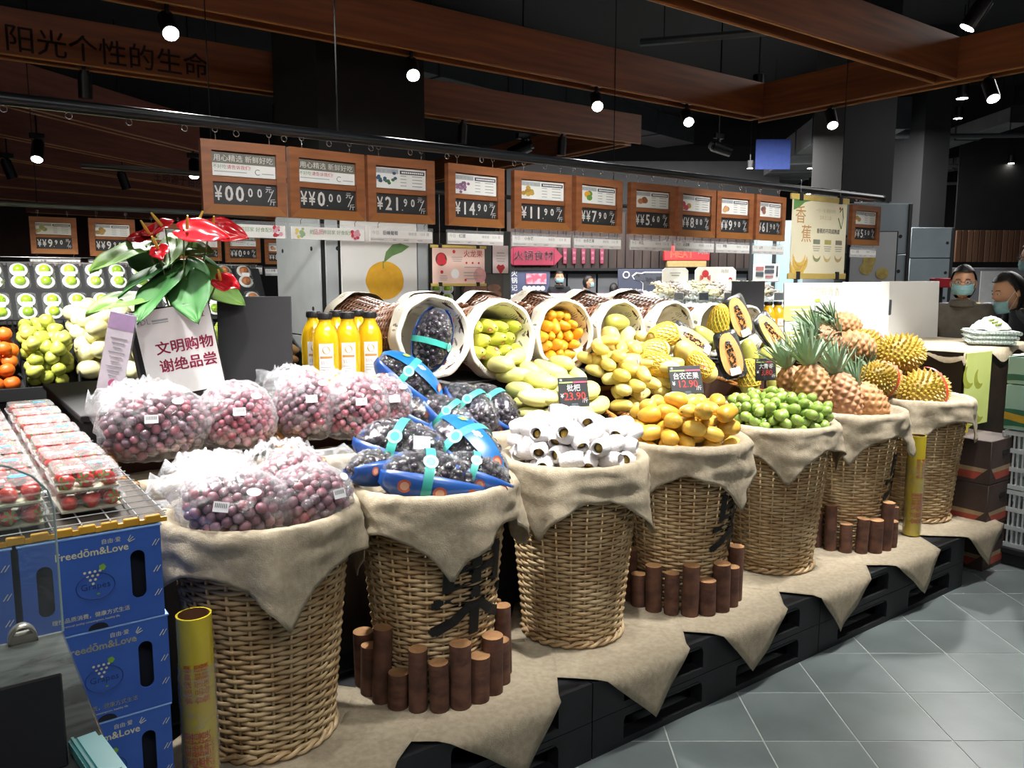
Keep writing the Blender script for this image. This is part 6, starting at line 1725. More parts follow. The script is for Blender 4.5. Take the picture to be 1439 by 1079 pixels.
pp['label'] = 'lime yellow panel with banana pictures'
q = MB()
for x, z, r_ in ((.07, .30, .07), (.19, .28, .06), (.08, .08, .08), (.22, .1, .07)): q.add(banana_flat(x, z, r_, .035, 2.6, 5.0), 0, T(0, -.0046, 0))
mk('banana_pictures', q, mat('pale_banana', '#a9a83e', .6), pp, smooth=False)
m_carton = mat('brown_print_carton', '#4b3a33', .7, '#3a2c27', 7); m_wm = mat('melon_print_red', '#a8493a', .6); m_wmr = mat('melon_print_rind', '#a68e6c', .6)
for k in range(3):
    z0 = .001 + k * .222
    c = thing('fruit_carton', 'dark printed melon carton, %s of the stack behind the pallets' % ('bottom', 'middle', 'top')[k], 'carton', W(2.95, .02, z0), IR, 'melon cartons')
    mk('carton_body', MB().add(bbox(.29, .30, .22, (.145, .16, .11), .003)), m_carton, c)
    q = MB().add(([(.03, 0, .06), (.26, 0, .06), (.22, 0, .025), (.07, 0, .02)], [(3, 2, 1, 0)]), 0).add(([(.03, 0, .06), (.26, 0, .06), (.275, 0, .085), (.015, 0, .08)], [(0, 1, 2, 3)]), 1)
    mk('melon_slice_print', q, [m_wm, m_wmr], c, (0, .0088, 0), smooth=False)
    mk('hand_hole', MB().add(prism([(x * 1.0, y) for x, y in rrect(.07, .028, .0139)], .002), 0, T(.16, .0095, .15) @ FACE), mat('hole_black', '#0c0a09', .9), c, smooth=False)
    q = MB().add(([(0, .04, .06), (0, .28, .06), (0, .25, .025), (0, .08, .02)], [(0, 1, 2, 3)]), 0).add(([(0, .04, .06), (0, .28, .06), (0, .30, .085), (0, .02, .08)], [(3, 2, 1, 0)]), 1)
    mk('melon_slice_print', q, [m_wm, m_wmr], c, (-.0012, 0, 0), smooth=False)
# white ventilated crates on a black base, green banana boxes on top
m_crate = mat('white_crate_plastic', '#c6cbcc', .5, '#bac0c1', 8)
CS, CT = 3.17, -.34
def crate(z, label):
    c = thing('plastic_crate', label, 'crate', W(CS, CT, z), IR, 'white ventilated crates')
    w, d_, h = .56, .40, .30
    for nm, L, M in (('side_grid', w, T(0, 0, 0)), ('side_grid', w, T(0, d_, 0)), ('end_grid', d_, T(0, 0, 0) @ R('Z', pi / 2)), ('end_grid', d_, T(w, 0, 0) @ R('Z', pi / 2))):
        mb = MB()
        for zz in (.01, .10, .195, .285): mb.add(box(L, .014, .022, (L / 2, 0, zz)), 0, M)
        n = int(L / .022)
        for i in range(n + 1): mb.add(box(.008 if i % 9 else .03, .008, .29, (L * i / n, 0, .145)), 0, M)
        mk(nm, mb, m_crate, c, smooth=False)
    mk('base', MB().add(box(w, d_, .008, (w / 2, d_ / 2, .004))), m_crate, c, smooth=False)
bs = thing('black_pallet', 'small black pallet under the white crates', 'pallet', W(CS - .03, CT - .03, 0), IR)
mk('deck', MB().add(bbox(.62, .46, .03, (.31, .23, .08), .004)), m_plast, bs)
for x in (.06, .31, .56): mk('runner', MB().add(bbox(.08, .44, .064, (x, .23, .033), .004)), m_plast, bs)
crate(.097, 'white ventilated plastic crate, lower of two'); crate(.40, 'white ventilated plastic crate, upper of two')
m_gbox = mat('green_carton', '#8fb3a2', .5, '#84a997', 4); m_gdk = mat('green_carton_dark', '#27664b', .5); m_gyl = mat('carton_yellow_wave', '#c09a2a', .5)
for k, (z, h) in enumerate(((.703, .23), (.935, .14))):
    g = thing('banana_carton', 'pale green fruit carton with dark green waves, %s' % ('lower of two on the crates', 'upper of two on the crates')[k], 'carton', W(CS - .01, CT + .01, z), IR, 'green fruit cartons')
    mk('carton_body', MB().add(bbox(.50, .40, h - .002, (.25, .2, h / 2), .003)), m_gbox, g)
    for M in (T(0, -.0012, 0), T(-.0012, .4, 0) @ R('Z', -pi / 2)):
        L = .5 if M.to_translation().y < .1 else .4
        def wave(z0, z1, ph, amp):
            n = 16; v = [(L * i / n, 0, z0 + amp * sin(i * .45 + ph)) for i in range(n + 1)] + [(L * i / n, 0, z1 + amp * sin(i * .4 + ph + .5)) for i in range(n + 1)]
            return v, [(i, i + 1, n + 2 + i, n + 1 + i) for i in range(n)]
        q = MB().add(wave(.012, h * .42 if k == 0 else h * .30, .4, .010), 0, M)
        if k == 0: q.add(wave(.045, .085, 2.2, .010), 1, M @ T(0, -.0004, 0))
        mk('wave_print', q, [m_gdk, m_gyl], g, smooth=False)
# banana hands on the green carton
m_ban = omat('banana_skin', ['#d3c155', '#c8b948', '#dccb6a'], .45, 10)
def banana(): 
    pts = [(0.075 * sin(a) , 0, -.075 * cos(a) + .075) for a in [-.95 + 1.9 * i / 9 for i in range(10)]]
    return MB().add(tube(pts, [.004, .012, .0165, .018, .018, .018, .0175, .015, .010, .005], 8))
ban_me = mesh_of('banana', banana(), m_ban, True, 60)
rnd = random.Random(8)
for k in range(4):
    hd = thing('banana_hand', 'hand of yellow bananas lying on the green carton cloth', 'bananas', W(CS + .08 + .10 * k, CT + .14 + .07 * (k % 2), 1.093), (0, 0, rnd.uniform(0, 3)), 'banana hands on the green carton')
    for i in range(5): inst('banana', ban_me, hd, (0, (i - 2) * .027, .012 + .004 * (i % 2)), (rnd.uniform(-.2, .2) + (i - 2) * .12, rnd.uniform(-.15, .15), rnd.uniform(-.1, .1)))
tag(mk('white_cloth', MB().add(grid(lambda a, b: (.50 * a, .38 * b, .004 + .012 * abs(n2(a * 5, b * 5, 9))), 16, 14)), mat('white_linen', '#c9c6bf', .9), None, W(CS - .01, CT + .02, 1.0765), IR, True, 180), 'crumpled white cloth under the banana hands', 'cloth')
# folded towels and bag on the display box
m_tow = mat('striped_towel', '#c8d0cc', .95, '#93a39d', 40, ramp=(.45, .55), stretch=(1, 4, 1), bump=.3, bscale=200)
for k in range(3):
    p = W(3.92 + .01 * k, .50, DZ + .014 + .026 * k)
    t = thing('folded_towel', 'folded grey-white striped towel, %s of the pile on the display box' % ('bottom', 'middle', 'top')[k], 'towel', p, (0, 0, ANG + .5 + .06 * k), 'folded towels')
    mk('fold', MB().add(bbox(.40, .24, .024, (0, 0, .013), .010, 3)), m_tow, t)
    mk('fold_edge', MB().add(tube([(-.19, -.118, .013), (.19, -.118, .013)], .012, 8)), m_tow, t)
def bagfn(a, b):
    th = 2 * pi * a; r = (1 - b) ** .6; return (.16 * r * cos(th) * (1 + .1 * n2(a * 9, b * 3, 4)), .11 * r * sin(th), .075 * b ** .8 + .012 * n2(a * 12, b * 8, 1))
pb = tag(mk('plastic_bag', MB().add(grid(bagfn, 30, 10, True)), mat('white_bag', '#dedfda', .4, '#cfd2cc', 9), None, W(3.95, .5, DZ + .095), (0, 0, ANG + .3), True, 180), 'crumpled white plastic bag with green print on the folded towels', 'bag')
q = MB()
for k in range(3): q.add(tube([(-.13 + .01 * k, -.04 + .02 * k, .03 + .012 * k), (-.09, -.06 + .02 * k, .036 + .012 * k), (-.05, -.06 + .02 * k, .042 + .01 * k)], .006, 6))
mk('green_print', q, mat('bag_green', '#9db04a', .5), pb)

# ================================================================== CONCRETE COLUMN with orange panel
m_conc = mat('pale_concrete', '#9fa3a4', .75, '#8e9394', 2.2, bump=.06, bscale=30, detail=6); m_hole = mat('dowel_hole', '#1b1c1d', .9); m_gap = mat('black_joint', '#1a1c1e', .7)
cs = .8255; ct = 3.2; CWD = .80
col_ = thing('concrete_column', 'pale concrete column with black joints carrying the orange picture', 'column', W(cs, ct, 0), IR)
mk('core', MB().add(box(CWD - .03, CWD - .03, 4.5, (CWD / 2, CWD / 2, 2.26))), m_ceil, col_, smooth=False)
for z0, z1 in ((.01, 1.08), (1.088, 2.26)):
    mk('concrete_panel', MB().add(bbox(.014, CWD - .03, z1 - z0, (.004, CWD / 2 + .004, (z0 + z1) / 2), .003)), m_conc, col_)
    mk('concrete_panel', MB().add(bbox(.085, .014, z1 - z0, (.075, .004, (z0 + z1) / 2), .003)), m_conc, col_)
    mk('concrete_panel', MB().add(bbox(.075, .014, z1 - z0, (.745, .004, (z0 + z1) / 2), .003)), m_conc, col_)
    mk('concrete_panel', MB().add(bbox(.014, CWD - .03, z1 - z0, (CWD - .004, CWD / 2 + .004, (z0 + z1) / 2), .003)), m_conc, col_)
q = MB()
for z in (1.27, 1.66, 2.1):
    for x in (.14, .66): q.add(cyl(.014, .004, 12), 0, T(-.004, x, z) @ R('Y', -pi / 2))
    q.add(cyl(.014, .004, 12), 0, T(.115, -.002, z) @ R('X', pi / 2))
mk('dowel_holes', q, m_hole, col_, smooth=False)
op = mk('picture_panel', MB().add(bbox(.56, .012, 1.2, (.415, -.004, 1.40), .002)), mat('panel_offwhite', '#c9c8c4', .5, '#c1c0bc', 2), col_)
pc = ont(540, 394, ct)
ps, _ = st(pc); ox = ps - cs
def blob(rx, ry, seed, n=36): return [(rx * cos(2 * pi * i / n) * (1 + .02 * sin(5 * i)), ry * sin(2 * pi * i / n)) for i in range(n)]
mk('orange_picture', MB().add(prism(blob(.142, .128, 1), .001), 0, T(ox, -.0115, pc.z) @ FACE), mat('orange_print', '#c4941f', .6, '#b5851a', 16), op, smooth=False)
mk('leaf_picture', MB().add(([(0, 0, 0), (.02, 0, .075), (.07, 0, .125), (.13, 0, .135), (.20, 0, .115), (.14, 0, .075), (.07, 0, .05)], [(0, 6, 5, 4, 3, 2, 1)]), 0, T(ox - .01, -.0125, pc.z + .115)).add(box(.006, .001, .05, (ox - .012, -.0127, pc.z + .105)), 0), mat('leaf_print_green', '#5e7f4a', .6, '#4b6b3c', 14), op, smooth=False)

# ================================================================== LEFT PRODUCE WALL
SF0, SF1 = -3.0, .79
FZ0, FZ1, FT0, FT1 = .84, 1.13, 3.36, 3.99
sw = thing('produce_shelf', 'long black sloping produce shelf along the left side', 'shelf', W(SF0, FT0, 0), IR)
Lw = SF1 - SF0
mk('base_cabinet', MB().add(bbox(Lw, FT1 - FT0, FZ0 - .04, (Lw / 2, (FT1 - FT0) / 2, (FZ0 - .04) / 2), .004)), m_dark, sw)
sl = math.atan2(FZ1 - FZ0, FT1 - FT0)
mk('sloping_deck', MB().add(box(Lw, (FT1 - FT0) / cos(sl), .015, (0, 0, 0)), 0, T(Lw / 2, (FT1 - FT0) / 2, (FZ0 + FZ1) / 2 - .012) @ R('X', sl)), m_dark, sw, smooth=False)
mk('front_lip', MB().add(bbox(Lw, .02, .07, (Lw / 2, -.008, FZ0 + .0), .003)), m_black, sw)
mk('back_board', MB().add(box(Lw, .02, .42, (0, 0, 0)), 0, T(Lw / 2, .83, 1.36) @ R('X', -.55)), m_black, sw, smooth=False)
mk('back_cabinet', MB().add(box(Lw, .34, 1.1, (Lw / 2, .82, .55))), m_dark, sw, smooth=False)
mk('light_trough', MB().add(bbox(Lw, .05, .03, (Lw / 2, 1.0, 1.56), .004)), m_chrome, sw)
DIV = [-1.55, -.828, -.564, -.10, .16, .46, .77]
for s in DIV:
    mk('divider', MB().add(([(0, 0, 0), (0, FT1 - FT0, FZ1 - FZ0), (0, FT1 - FT0, FZ1 - FZ0 + .10), (0, 0, .10)], [(0, 1, 2, 3)]), 0, T(s - SF0, 0, FZ0 - .01)).add(([(.006, 0, 0), (.006, FT1 - FT0, FZ1 - FZ0), (.006, FT1 - FT0, FZ1 - FZ0 + .10), (.006, 0, .10)], [(3, 2, 1, 0)]), 0, T(s - SF0, 0, FZ0 - .01)), m_black, sw, smooth=False)
q = MB()
for k in range(int(Lw / .05)): q.add(tube([(k * .05, FT1 - FT0, FZ1 - .02), (k * .05, FT1 - FT0, FZ1 + .085)], .0025, 4))
for z in (FZ1 + .035, FZ1 + .085): q.add(tube([(0, FT1 - FT0, z), (Lw, FT1 - FT0, z)], .004, 5))
mk('wire_fence', q, m_black, sw)
m_or = omat('orange_peel', ['#d9601c', '#e06a1e', '#cf5418', '#e27a30'], .42, 30, bump=.25); m_pear = omat('pear_green', ['#b3b94e', '#a9b246', '#c0c25c'], .42, 14); m_mel = omat('melon_pale', ['#d3cd96', '#ddd6a6', '#cdc488'], .5, 10)
m_gap_ = omat('apple_green', ['#93a83c', '#a3b548', '#8a9f38'], .35, 14); m_pot = omat('potato_tan', ['#b98f5c', '#c59a66', '#ae8452'], .6, 14)
def round_fruit(r, m, name, dim=.12, sq=.92):
    return mesh_of(name, MB().add(lathe([(.001, -r * sq), (r * .5, -r * sq * .88), (r * .88, -r * sq * .5), (r, 0), (r * .88, r * sq * .52), (r * .5, r * sq * .90), (r * .2, r * sq * .93), (.001, r * sq * (1 - dim))], 14)), m, True, 180)
fr_or = round_fruit(.041, m_or, 'orange'); fr_ap = round_fruit(.038, m_gap_, 'apple', .2); fr_mel = mesh_of('melon', mango(.135, .105, 0, 0, 14, 10, 1.0), m_mel)
fr_pear = mesh_of('pear', MB().add(lathe([(.001, -.042), (.022, -.040), (.037, -.022), (.039, -.004), (.031, .018), (.020, .034), (.012, .044), (.001, .046)], 14)), m_pear, True, 180)
fr_pot = mesh_of('potato', mango(.08, .06, .1, 0, 12, 9), m_pot)
tip_me = mesh_of('stem', MB().add(tube([(0, 0, .030), (.003, 0, .045)], .0018, 5)), m_dot)
def fill_bin(s0, s1, me, r, n, name, label, group, seed, tiltmax=1.2, stem=True):
    rr = random.Random(seed)
    base = lambda a, b: FZ0 + (FZ1 - FZ0) * (b - FT0) / (FT1 - FT0)
    for a, b, z in heap(n, rect(s0 + r * .9, s1 - r * .9, FT0 + r * .9, FT1 - r * .7), r * .93, base, rr, 10, lambda a, b: .15 * (b - FT0)):
        o = inst(name, me, None, W(a, b, z), (rr.uniform(-tiltmax, tiltmax), rr.uniform(-tiltmax, tiltmax), rr.uniform(0, 6)), (rr.uniform(.92, 1.06),) * 3)
        tag(o, label, name, group)
        if stem: inst('stem', tip_me, o)
fill_bin(-1.30, -.835, fr_or, .041, 68, 'orange', 'bright orange piled in the shelf bin beside the green pears', 'oranges in the shelf bin', 1, stem=False)
fill_bin(-.822, -.57, fr_pear, .036, 62, 'pear', 'yellow-green pear piled between the oranges and pale melons', 'pears in the shelf bin', 2)
fill_bin(-.558, -.106, fr_mel, .055, 52, 'melon', 'pale cream melon piled beside the green pears', 'melons in the shelf bin', 3, .5, False)
fill_bin(-.094, .154, fr_mel, .055, 14, 'melon', 'pale cream melon in the bin behind the notice board', 'melons in the narrow bin', 4, .5, False)
fill_bin(.166, .454, fr_ap, .038, 34, 'apple', 'green apple piled behind the black board', 'green apples in the shelf bin', 5)
fill_bin(.466, .765, fr_pot, .032, 60, 'potato', 'tan potato piled in the last bin by the concrete column', 'potatoes in the shelf bin', 6, .6, False)
# two-fruit packs on the back board
m_foamw = mat('white_foam_ring', '#dfe2de', .7, '#d2d6d1', 60, bump=.5, bscale=200)
_pk = MB()
def ring(cx, cy, r, rr_): return tube([(cx + r * cos(2 * pi * i / 18), cy + r * sin(2 * pi * i / 18), .012) for i in range(18)], rr_, 7, True, .8)
_pk.add(ring(0, .043, .040, .012)).add(ring(0, -.043, .040, .012)).add(box(.05, .03, .012, (0, 0, .014)))
ring_me = mesh_of('foam_ring', _pk, m_foamw, True, 60); ptr_me = mesh_of('black_tray', MB().add(bbox(.125, .205, .012, (0, 0, 0), .005)), m_trayb)
apk = [round_fruit(.034, m, 'apple', .2) for m in (omat('pack_apple_green', ['#8fb52c', '#9cc034', '#83a828'], .3, 14), omat('pack_apple_tan', ['#a8663a', '#b4774a'], .35, 14))]
plb_me = mesh_of('price_label', MB().add(box(.052, .034, .001, (0, 0, .040))), m_print, False)
pfl_me = mesh_of('cling_film', MB().add(grid(lambda a, b: (*rrect_pt(2 * pi * a, .125 * (1 - .5 * b), .205 * (1 - .35 * b)), .006 + .036 * b ** .45), 30, 3, True)), m_wrap, True, 60)
def two_pack(s, row, k, tan=False):
    M = T(*W(s, FT0 + .83 + (.095 if row else -.02), 1.36 + (.105 if row else -.085))) @ R('Z', ANG) @ R('X', pi / 2 - .55) @ T(0, 0, .022)
    p = thing('fruit_pack', ('green apple twin pack with foam rings, %s row above the bins' if not tan else 'tan fruit twin pack beside the concrete column, %s row') % ('upper' if row else 'lower'), 'fruit pack', M.to_translation(), M.to_euler(),
              'twin packs %s row' % ('upper' if row else 'lower') + (' tan' if tan else ''))
    inst('black_tray', ptr_me, p); inst('foam_ring', ring_me, p); inst('price_label', plb_me, p); inst('cling_film', pfl_me, p)
    for y in (.043, -.043): inst('apple', apk[1 if tan else 0], p, (0, y, .020), (.3, .2, k))
for k in range(13):
    s = -1.03 + .142 * k
    two_pack(s, 1, k, k > 10); two_pack(s + .02, 0, k, k > 10)
# hanging signs over the produce wall
WT = 4.45
rl = thing('sign_rail', 'grey rail above the left produce wall holding price signs', 'rail', W(0, WT, 1.945), IR)
mk('tube', MB().add(tube([(-3.2, 0, 0), (.92, 0, 0)], .018, 10)), mat('rail_grey', '#5b6062', .4, '#4e5355', 6, metal=.5), rl)
for x in (-2, -.6, .6): mk('drop_rod', MB().add(tube([(x, 0, 0), (x, 0, 2.6)], .003, 6)), m_ceil, rl)
for k, (u0, u1, pr, kd, nm) in enumerate(((42, 108, ('¥¥', '9', '90'), 'pear', 'first over the pears'), (125, 190, ('¥¥', '9', '90'), 'cake', 'second, partly behind the plant'), (203, 262, ('¥', '15', '90'), 'pear', 'third, behind the plant'), (268, 310, ('¥', '13', '90'), 'melon', 'fourth, beside the plant'),
                                         (316, 365, ('¥¥', '0', '00'), 'slogan', 'with the slogan above the black board'), (372, 410, ('¥¥', '8', '90'), 'apple', 'last, beside the concrete column'))):
    s0, s1 = s_of(u0, WT, 1.75), s_of(u1, WT, 1.75); sc = (s1 - s0) / SW
    o = price_sign(W((s0 + s1) / 2, WT, 1.63 - .01 * k), ANG, pr, kd, 'wooden price sign over the left produce wall, ' + nm, 'price signs over the produce wall'); o.scale = (sc, sc, sc)
    info_strip(W((s0 + s1) / 2, WT, 1.54 - .01 * k), ANG, 'plain', 'white strip under the produce wall sign, ' + nm, w=(s1 - s0) * 1.1, name='水果')
WT2 = 6.4
for k, (u0, u1, pr) in enumerate(((30, 62, ('¥¥', '9', '80')), (73, 104, ('¥¥', '7', '90')), (107, 138, ('¥', '11', '90')), (160, 190, ('¥', '11', '90')))):
    s0, s1 = s_of(u0, WT2, 1.6), s_of(u1, WT2, 1.6)
    price_sign(W((s0 + s1) / 2, WT2, ont(50, 396, WT2).z + .012 * k), ANG, pr, 'apple', 'distant wooden price sign behind the produce wall reading ¥%s.%s, %s' % (pr[1], pr[2], ('outermost', 'second', 'third', 'innermost')[k]), 'distant price signs').scale = ((s1 - s0) / SW,) * 3
r2 = thing('sign_rail', 'distant rail holding the small price signs behind the produce wall', 'rail', W(-2.5, WT2, ont(50, 396, WT2).z + .012 * 1.5 + .318 * (s1 - s0) / SW), IR)
mk('tube', MB().add(tube([(-3, 0, 0), (3.5, 0, 0)], .015, 8)), m_track, r2); mk('drop_rod', MB().add(tube([(0, 0, 0), (0, 0, 2.6)], .006, 6)), m_track, r2)
# fern at the left edge
fern = thing('leafy_fern', 'pale green leafy fern at the end of the produce wall', 'plant', W(-.98, FT0 + .5, 1.16), IR)
rnd = random.Random(4)
m_fern = mat('fern_green', '#86a05e', .6, '#6d8a4a', 12)
for k in range(16):
    a = rnd.uniform(0, 6.28); L = rnd.uniform(.12, .24)
    q = MB()
    for i in range(7):
        f0 = i / 7; x = L * f0
        for sd in (-1, 1): q.add(([(x, 0, .5 * x - x * x * 1.2), (x + .012, sd * .035 * (1.1 - f0), .5 * x - x * x * 1.2 + .004), (x + .032, sd * .028 * (1.1 - f0), .5 * x - x * x * 1.2), (x + .018, 0, .5 * x - x * x * 1.2)], [(0, 1, 2, 3)]))
    mk('frond', q, m_fern, fern, (0, 0, .12), (0, -rnd.uniform(-.2, .9), a), False)
mk('pot', MB().add(lathe([(.035, -.06), (.05, .12), (.04, .12), (.001, .11)], 16)), m_dark, fern)
# ================================================================== CEILING SERVICES
m_duct = mat('galvanised_duct', '#6a6c6b', .6, '#5d5f5e', 4, metal=.2); m_ductb = mat('dark_duct', '#24262a', .6, '#1d1f22', 4)
def duct(p0, p1, w, h, label, m=m_duct, seams=6):
    p0, p1 = Vector(p0), Vector(p1); d = p1 - p0; L = d.length
    t = thing('air_duct', label, 'duct', p0, (0, 0, atan2(d.y, d.x)))
    for k in range(seams):
        mk('duct_section', MB().add(bbox(L / seams - .012, w, h, (L * (k + .5) / seams, 0, 0), .006)), m, t)
        mk('flange', MB().add(bbox(.03, w + .03, h + .03, (L * k / seams, 0, 0), .003)), m_ductb, t)
    for x in (.15, .85): mk('hanger', MB().add(tube([(L * x, -w / 2, h / 2), (L * x, -w / 2, 4.56 - p0.z)], .006, 5)).add(tube([(L * x, w / 2, h / 2), (L * x, w / 2, 4.56 - p0.z)], .006, 5)), m_track, t)
    return t
duct(onz(1225, 160, 3.5), onz(1085, 248, 3.5), .9, .35, 'wide grey sheet metal duct sloping away behind the cross beam')
duct(onz(470, 60, 3.9), onz(950, 190, 3.9), .7, .35, 'dark duct running between the two long beams', m_ductb)
duct(onz(560, 190, 3.4), onz(410, 165, 3.4), .9, .45, 'black duct box above the concrete column', m_ductb, 2)
duct(onz(1440, 160, 3.7), onz(1200, 240, 3.7), .35, .2, 'narrow grey duct at the far right', seams=4)
duct(onz(1440, 215, 3.7), onz(1150, 262, 3.7), .35, .2, 'second narrow grey duct at the far right', seams=4)
for k, (a, b) in enumerate((((1439, 190), (1240, 192)), ((1439, 232), (1290, 233)), ((1439, 256), (1330, 258)), ((900, 60), (1260, 30)))):
    A, B = onz(*a, 3.3), onz(*b, 3.3); d = B - A
    t = thing('ceiling_pipe', 'thin black service pipe under the ceiling, %s' % ('highest at the far right', 'middle at the far right', 'lowest at the far right', 'between the beams')[k], 'pipe', A)
    mk('pipe', MB().add(tube([(0, 0, 0), tuple(d)], .03, 8)), mat('pipe_dark', '#3c4044', .5), t)
    for q in (.1, .9): mk('hanger', MB().add(tube([tuple(d * q), tuple(d * q + Vector((0, 0, 1.27)))], .006, 5)), m_track, t)
bp = thing('blue_panel', 'blue sheet hanging beside the grey duct', 'panel', onz(1086, 222, 3.2))
mk('sheet', MB().add(bbox(.5, .02, .42, (0, 0, .05), .003)), mat('blue_sheet', '#26408c', .6), bp); mk('wire', MB().add(tube([(0, 0, .25), (0, 0, 1.38)], .004, 4)), m_track, bp)
for k, (x0, x1, v0, v1, Y) in enumerate(((1180, 1258, 178, 285, 8.3), (1290, 1332, 225, 320, 10.2))):
    A, B = onY(x0, v1, Y), onY(x1, v0, Y); w_ = B.x - A.x
    t = thing('black_shaft', 'matt black boxed shaft above the %s grey column' % ('nearer', 'farther')[k], 'shaft', (A.x, Y, A.z + .01))
    mk('front_board', MB().add(box(w_, .03, 4.54 - A.z, (w_ / 2, 0, (4.54 - A.z) / 2))), m_black, t, smooth=False)
    for x in (.015, w_ - .015): mk('side_board', MB().add(box(.03, .8, 4.54 - A.z, (x, .415, (4.54 - A.z) / 2))), m_black, t, smooth=False)
def downlight(u, v, z, label, sc=1.0):
    p = onz(u, v, z)
    t = thing('downlight', label, 'downlight', p, (0, 0, 0), 'distant lit downlights')
    mk('can', MB().add(cyl(.055 * sc, .14 * sc, 14, z0=.004)), m_lamp, t); mk('lens', MB().add(disc(.048 * sc, 16)), m_lens, t, (0, 0, .003), (pi, 0, 0), False)
    mk('rod', MB().add(tube([(0, 0, .14 * sc), (0, 0, 4.55 - p.z)], .008, 5)), m_track, t)
for k, (u, v) in enumerate(((1352, 139), (1346, 167), (1054, 237), (1138, 237), (1257, 233), (1421, 230), (1361, 270), (1136, 273), (1403, 281), (1066, 129), (1171, 203))):
    downlight(u, v, 3.3 if v < 300 else 2.6, 'small lit downlight far off under the black ceiling', .9 if v > 150 else 1.1)

# ================================================================== RIGHT CONCRETE COLUMNS
m_conc2 = mat('blue_grey_concrete', '#7d878d', .75, '#707a80', 2.0, bump=.06, bscale=30, detail=6)
for k, (u0, u1, vt, Y, dep) in enumerate(((1172, 1283, 285, 8.2, .9), (1276, 1342, 319, 9.6, .8))):
    A, B = onY(u0, 400, Y), onY(u1, vt, Y); w_ = B.x - A.x
    c = thing('concrete_column', ('grey concrete column carrying the round cake picture', 'grey concrete column farther back beside the shoppers')[k], 'column', (A.x, Y, 0))
    zs = [.01, 1.10, 1.72, B.z]
    for z0, z1 in zip(zs, zs[1:]): mk('concrete_panel', MB().add(bbox(w_, dep, z1 - z0 - .008, (w_ / 2, dep / 2, (z0 + z1) / 2), .006)), m_conc2, c)
    q = MB()
    for z in (1.25, 1.55, 1.9):
        for x in ((.86, .12) if k == 0 else (.85,)): q.add(cyl(.018, .004, 12), 0, T(w_ * x, .001, z) @ R('X', pi / 2))
    mk('dowel_holes', q, m_hole, c, smooth=False)
    mk('black_joint', MB().add(box(.03, .02, B.z - .02, (w_ - .02, -.002, B.z / 2))), m_gap, c, smooth=False)
A, B = onY(1192, 400, 8.15), onY(1260, 326, 8.15)
t = thing('cake_panel', 'grey framed panel picturing three round yellow cakes', 'panel', (A.x, 8.14, A.z - .3))
w_, h_ = B.x - A.x, B.z - A.z + .3
mk('frame', MB().add(bbox(w_ + .04, .03, h_ + .02, (w_ / 2, .02, h_ / 2), .004)), m_black, t); mk('sheet', MB().add(box(w_, .01, h_, (w_ / 2, 0, h_ / 2))), mat('panel_grey', '#a3a5a8', .6, '#9c9ea1', 2), t, smooth=False)
q = MB()
for x, z, r_, ry in ((.42, .66, .13, .085), (.36, .56, .135, .07), (.72, .50, .13, .065)): q.add(disc(r_ * 1.1 * w_, 22, (0, 0, .001 * len(q.f)), ry * 1.9 * w_), 0, T(x * w_, -.007, z * h_) @ FACE)
mk('cake_picture', q, mat('cake_yellow', '#b7a45c', .6, '#a08a48', 18), t, smooth=False)

# ================================================================== FAR COUNTERS (hot pot, meat, seafood)
FY = 14.6
def flat(name, u0, v0, u1, v1, Y, m, label, cat, dep=.04, bev=.01):
    A, B = onY(u0, v1, Y), onY(u1, v0, Y)
    t = thing(name, label, cat, ((A.x + B.x) / 2, Y, A.z)); w, h = B.x - A.x, B.z - A.z
    mk('panel', MB().add(bbox(w, dep, h, (0, dep / 2, h / 2), bev)), m, t)
    return t, w, h
m_slat = mat('dark_slat_wood', '#3d302b', .75, '#2d2320', 3, stretch=(3, 3, .5)); m_grey = mat('grey_wall_panel', '#8a8d92', .6, '#808388', 2)
hd = thing('slat_header', 'dark wooden slat fascia above the hot pot counter', 'fascia', (onY(712, 377, FY).x, FY, onY(712, 377, FY).z))
wH = onY(1092, 377, FY).x - onY(712, 377, FY).x; hH = 1.0
for k in range(32):
    mk('slat', MB().add(bbox(wH / 32 - .008, .04 + .02 * (k % 3 == 0), hH, (wH * (k + .5) / 32, 0, hH / 2), .006)), m_slat, hd)
mk('ledge', MB().add(box(wH, .12, .05, (wH / 2, -.02, -.02))), m_black, hd, smooth=False)
mk('bracket', MB().add(box(wH, .05, 2.0, (wH / 2, .10, .9))), m_black, hd, smooth=False)
wl = thing('counter_wall', 'grey panelled wall behind the hot pot counter', 'wall panel', (onY(712, 440, FY + .3).x, FY + .3, 0))
w0 = onY(1092, 400, FY + .3).x - onY(712, 400, FY + .3).x; h0 = onY(712, 376, FY + .3).z
for k in range(9): mk('wall_panel', MB().add(bbox(w0 / 9 - .03, .04, h0, (w0 * (k + .5) / 9, 0, h0 / 2), .006)), m_grey, wl)
t, w, h = flat('hot_pot_sign', 721, 347, 779, 373, FY - .12, m_red, 'red hexagonal sign with white characters for hot pot food', 'sign')
pn = t.children[0]; pn.data.materials[0] = mat('sign_crimson', '#8f2440', .5, '#7f1e38', 4)
mk('sign_words', MB().add(text('火锅食材', h * .55, 'CENTER', .01), 0, T(0, -.012, h * .34) @ FACE), mat('sign_pinkwhite', '#d9b8c0', .5), t, smooth=False)
for sd in (-1, 1): mk('pointed_end', MB().add(prism([(0, 0), (sd * h * .45, h / 2), (0, h)][::sd], .04, -.04), 0, T(sd * w / 2, 0, 0) @ FACE), pn.data.materials[0], t, smooth=False)
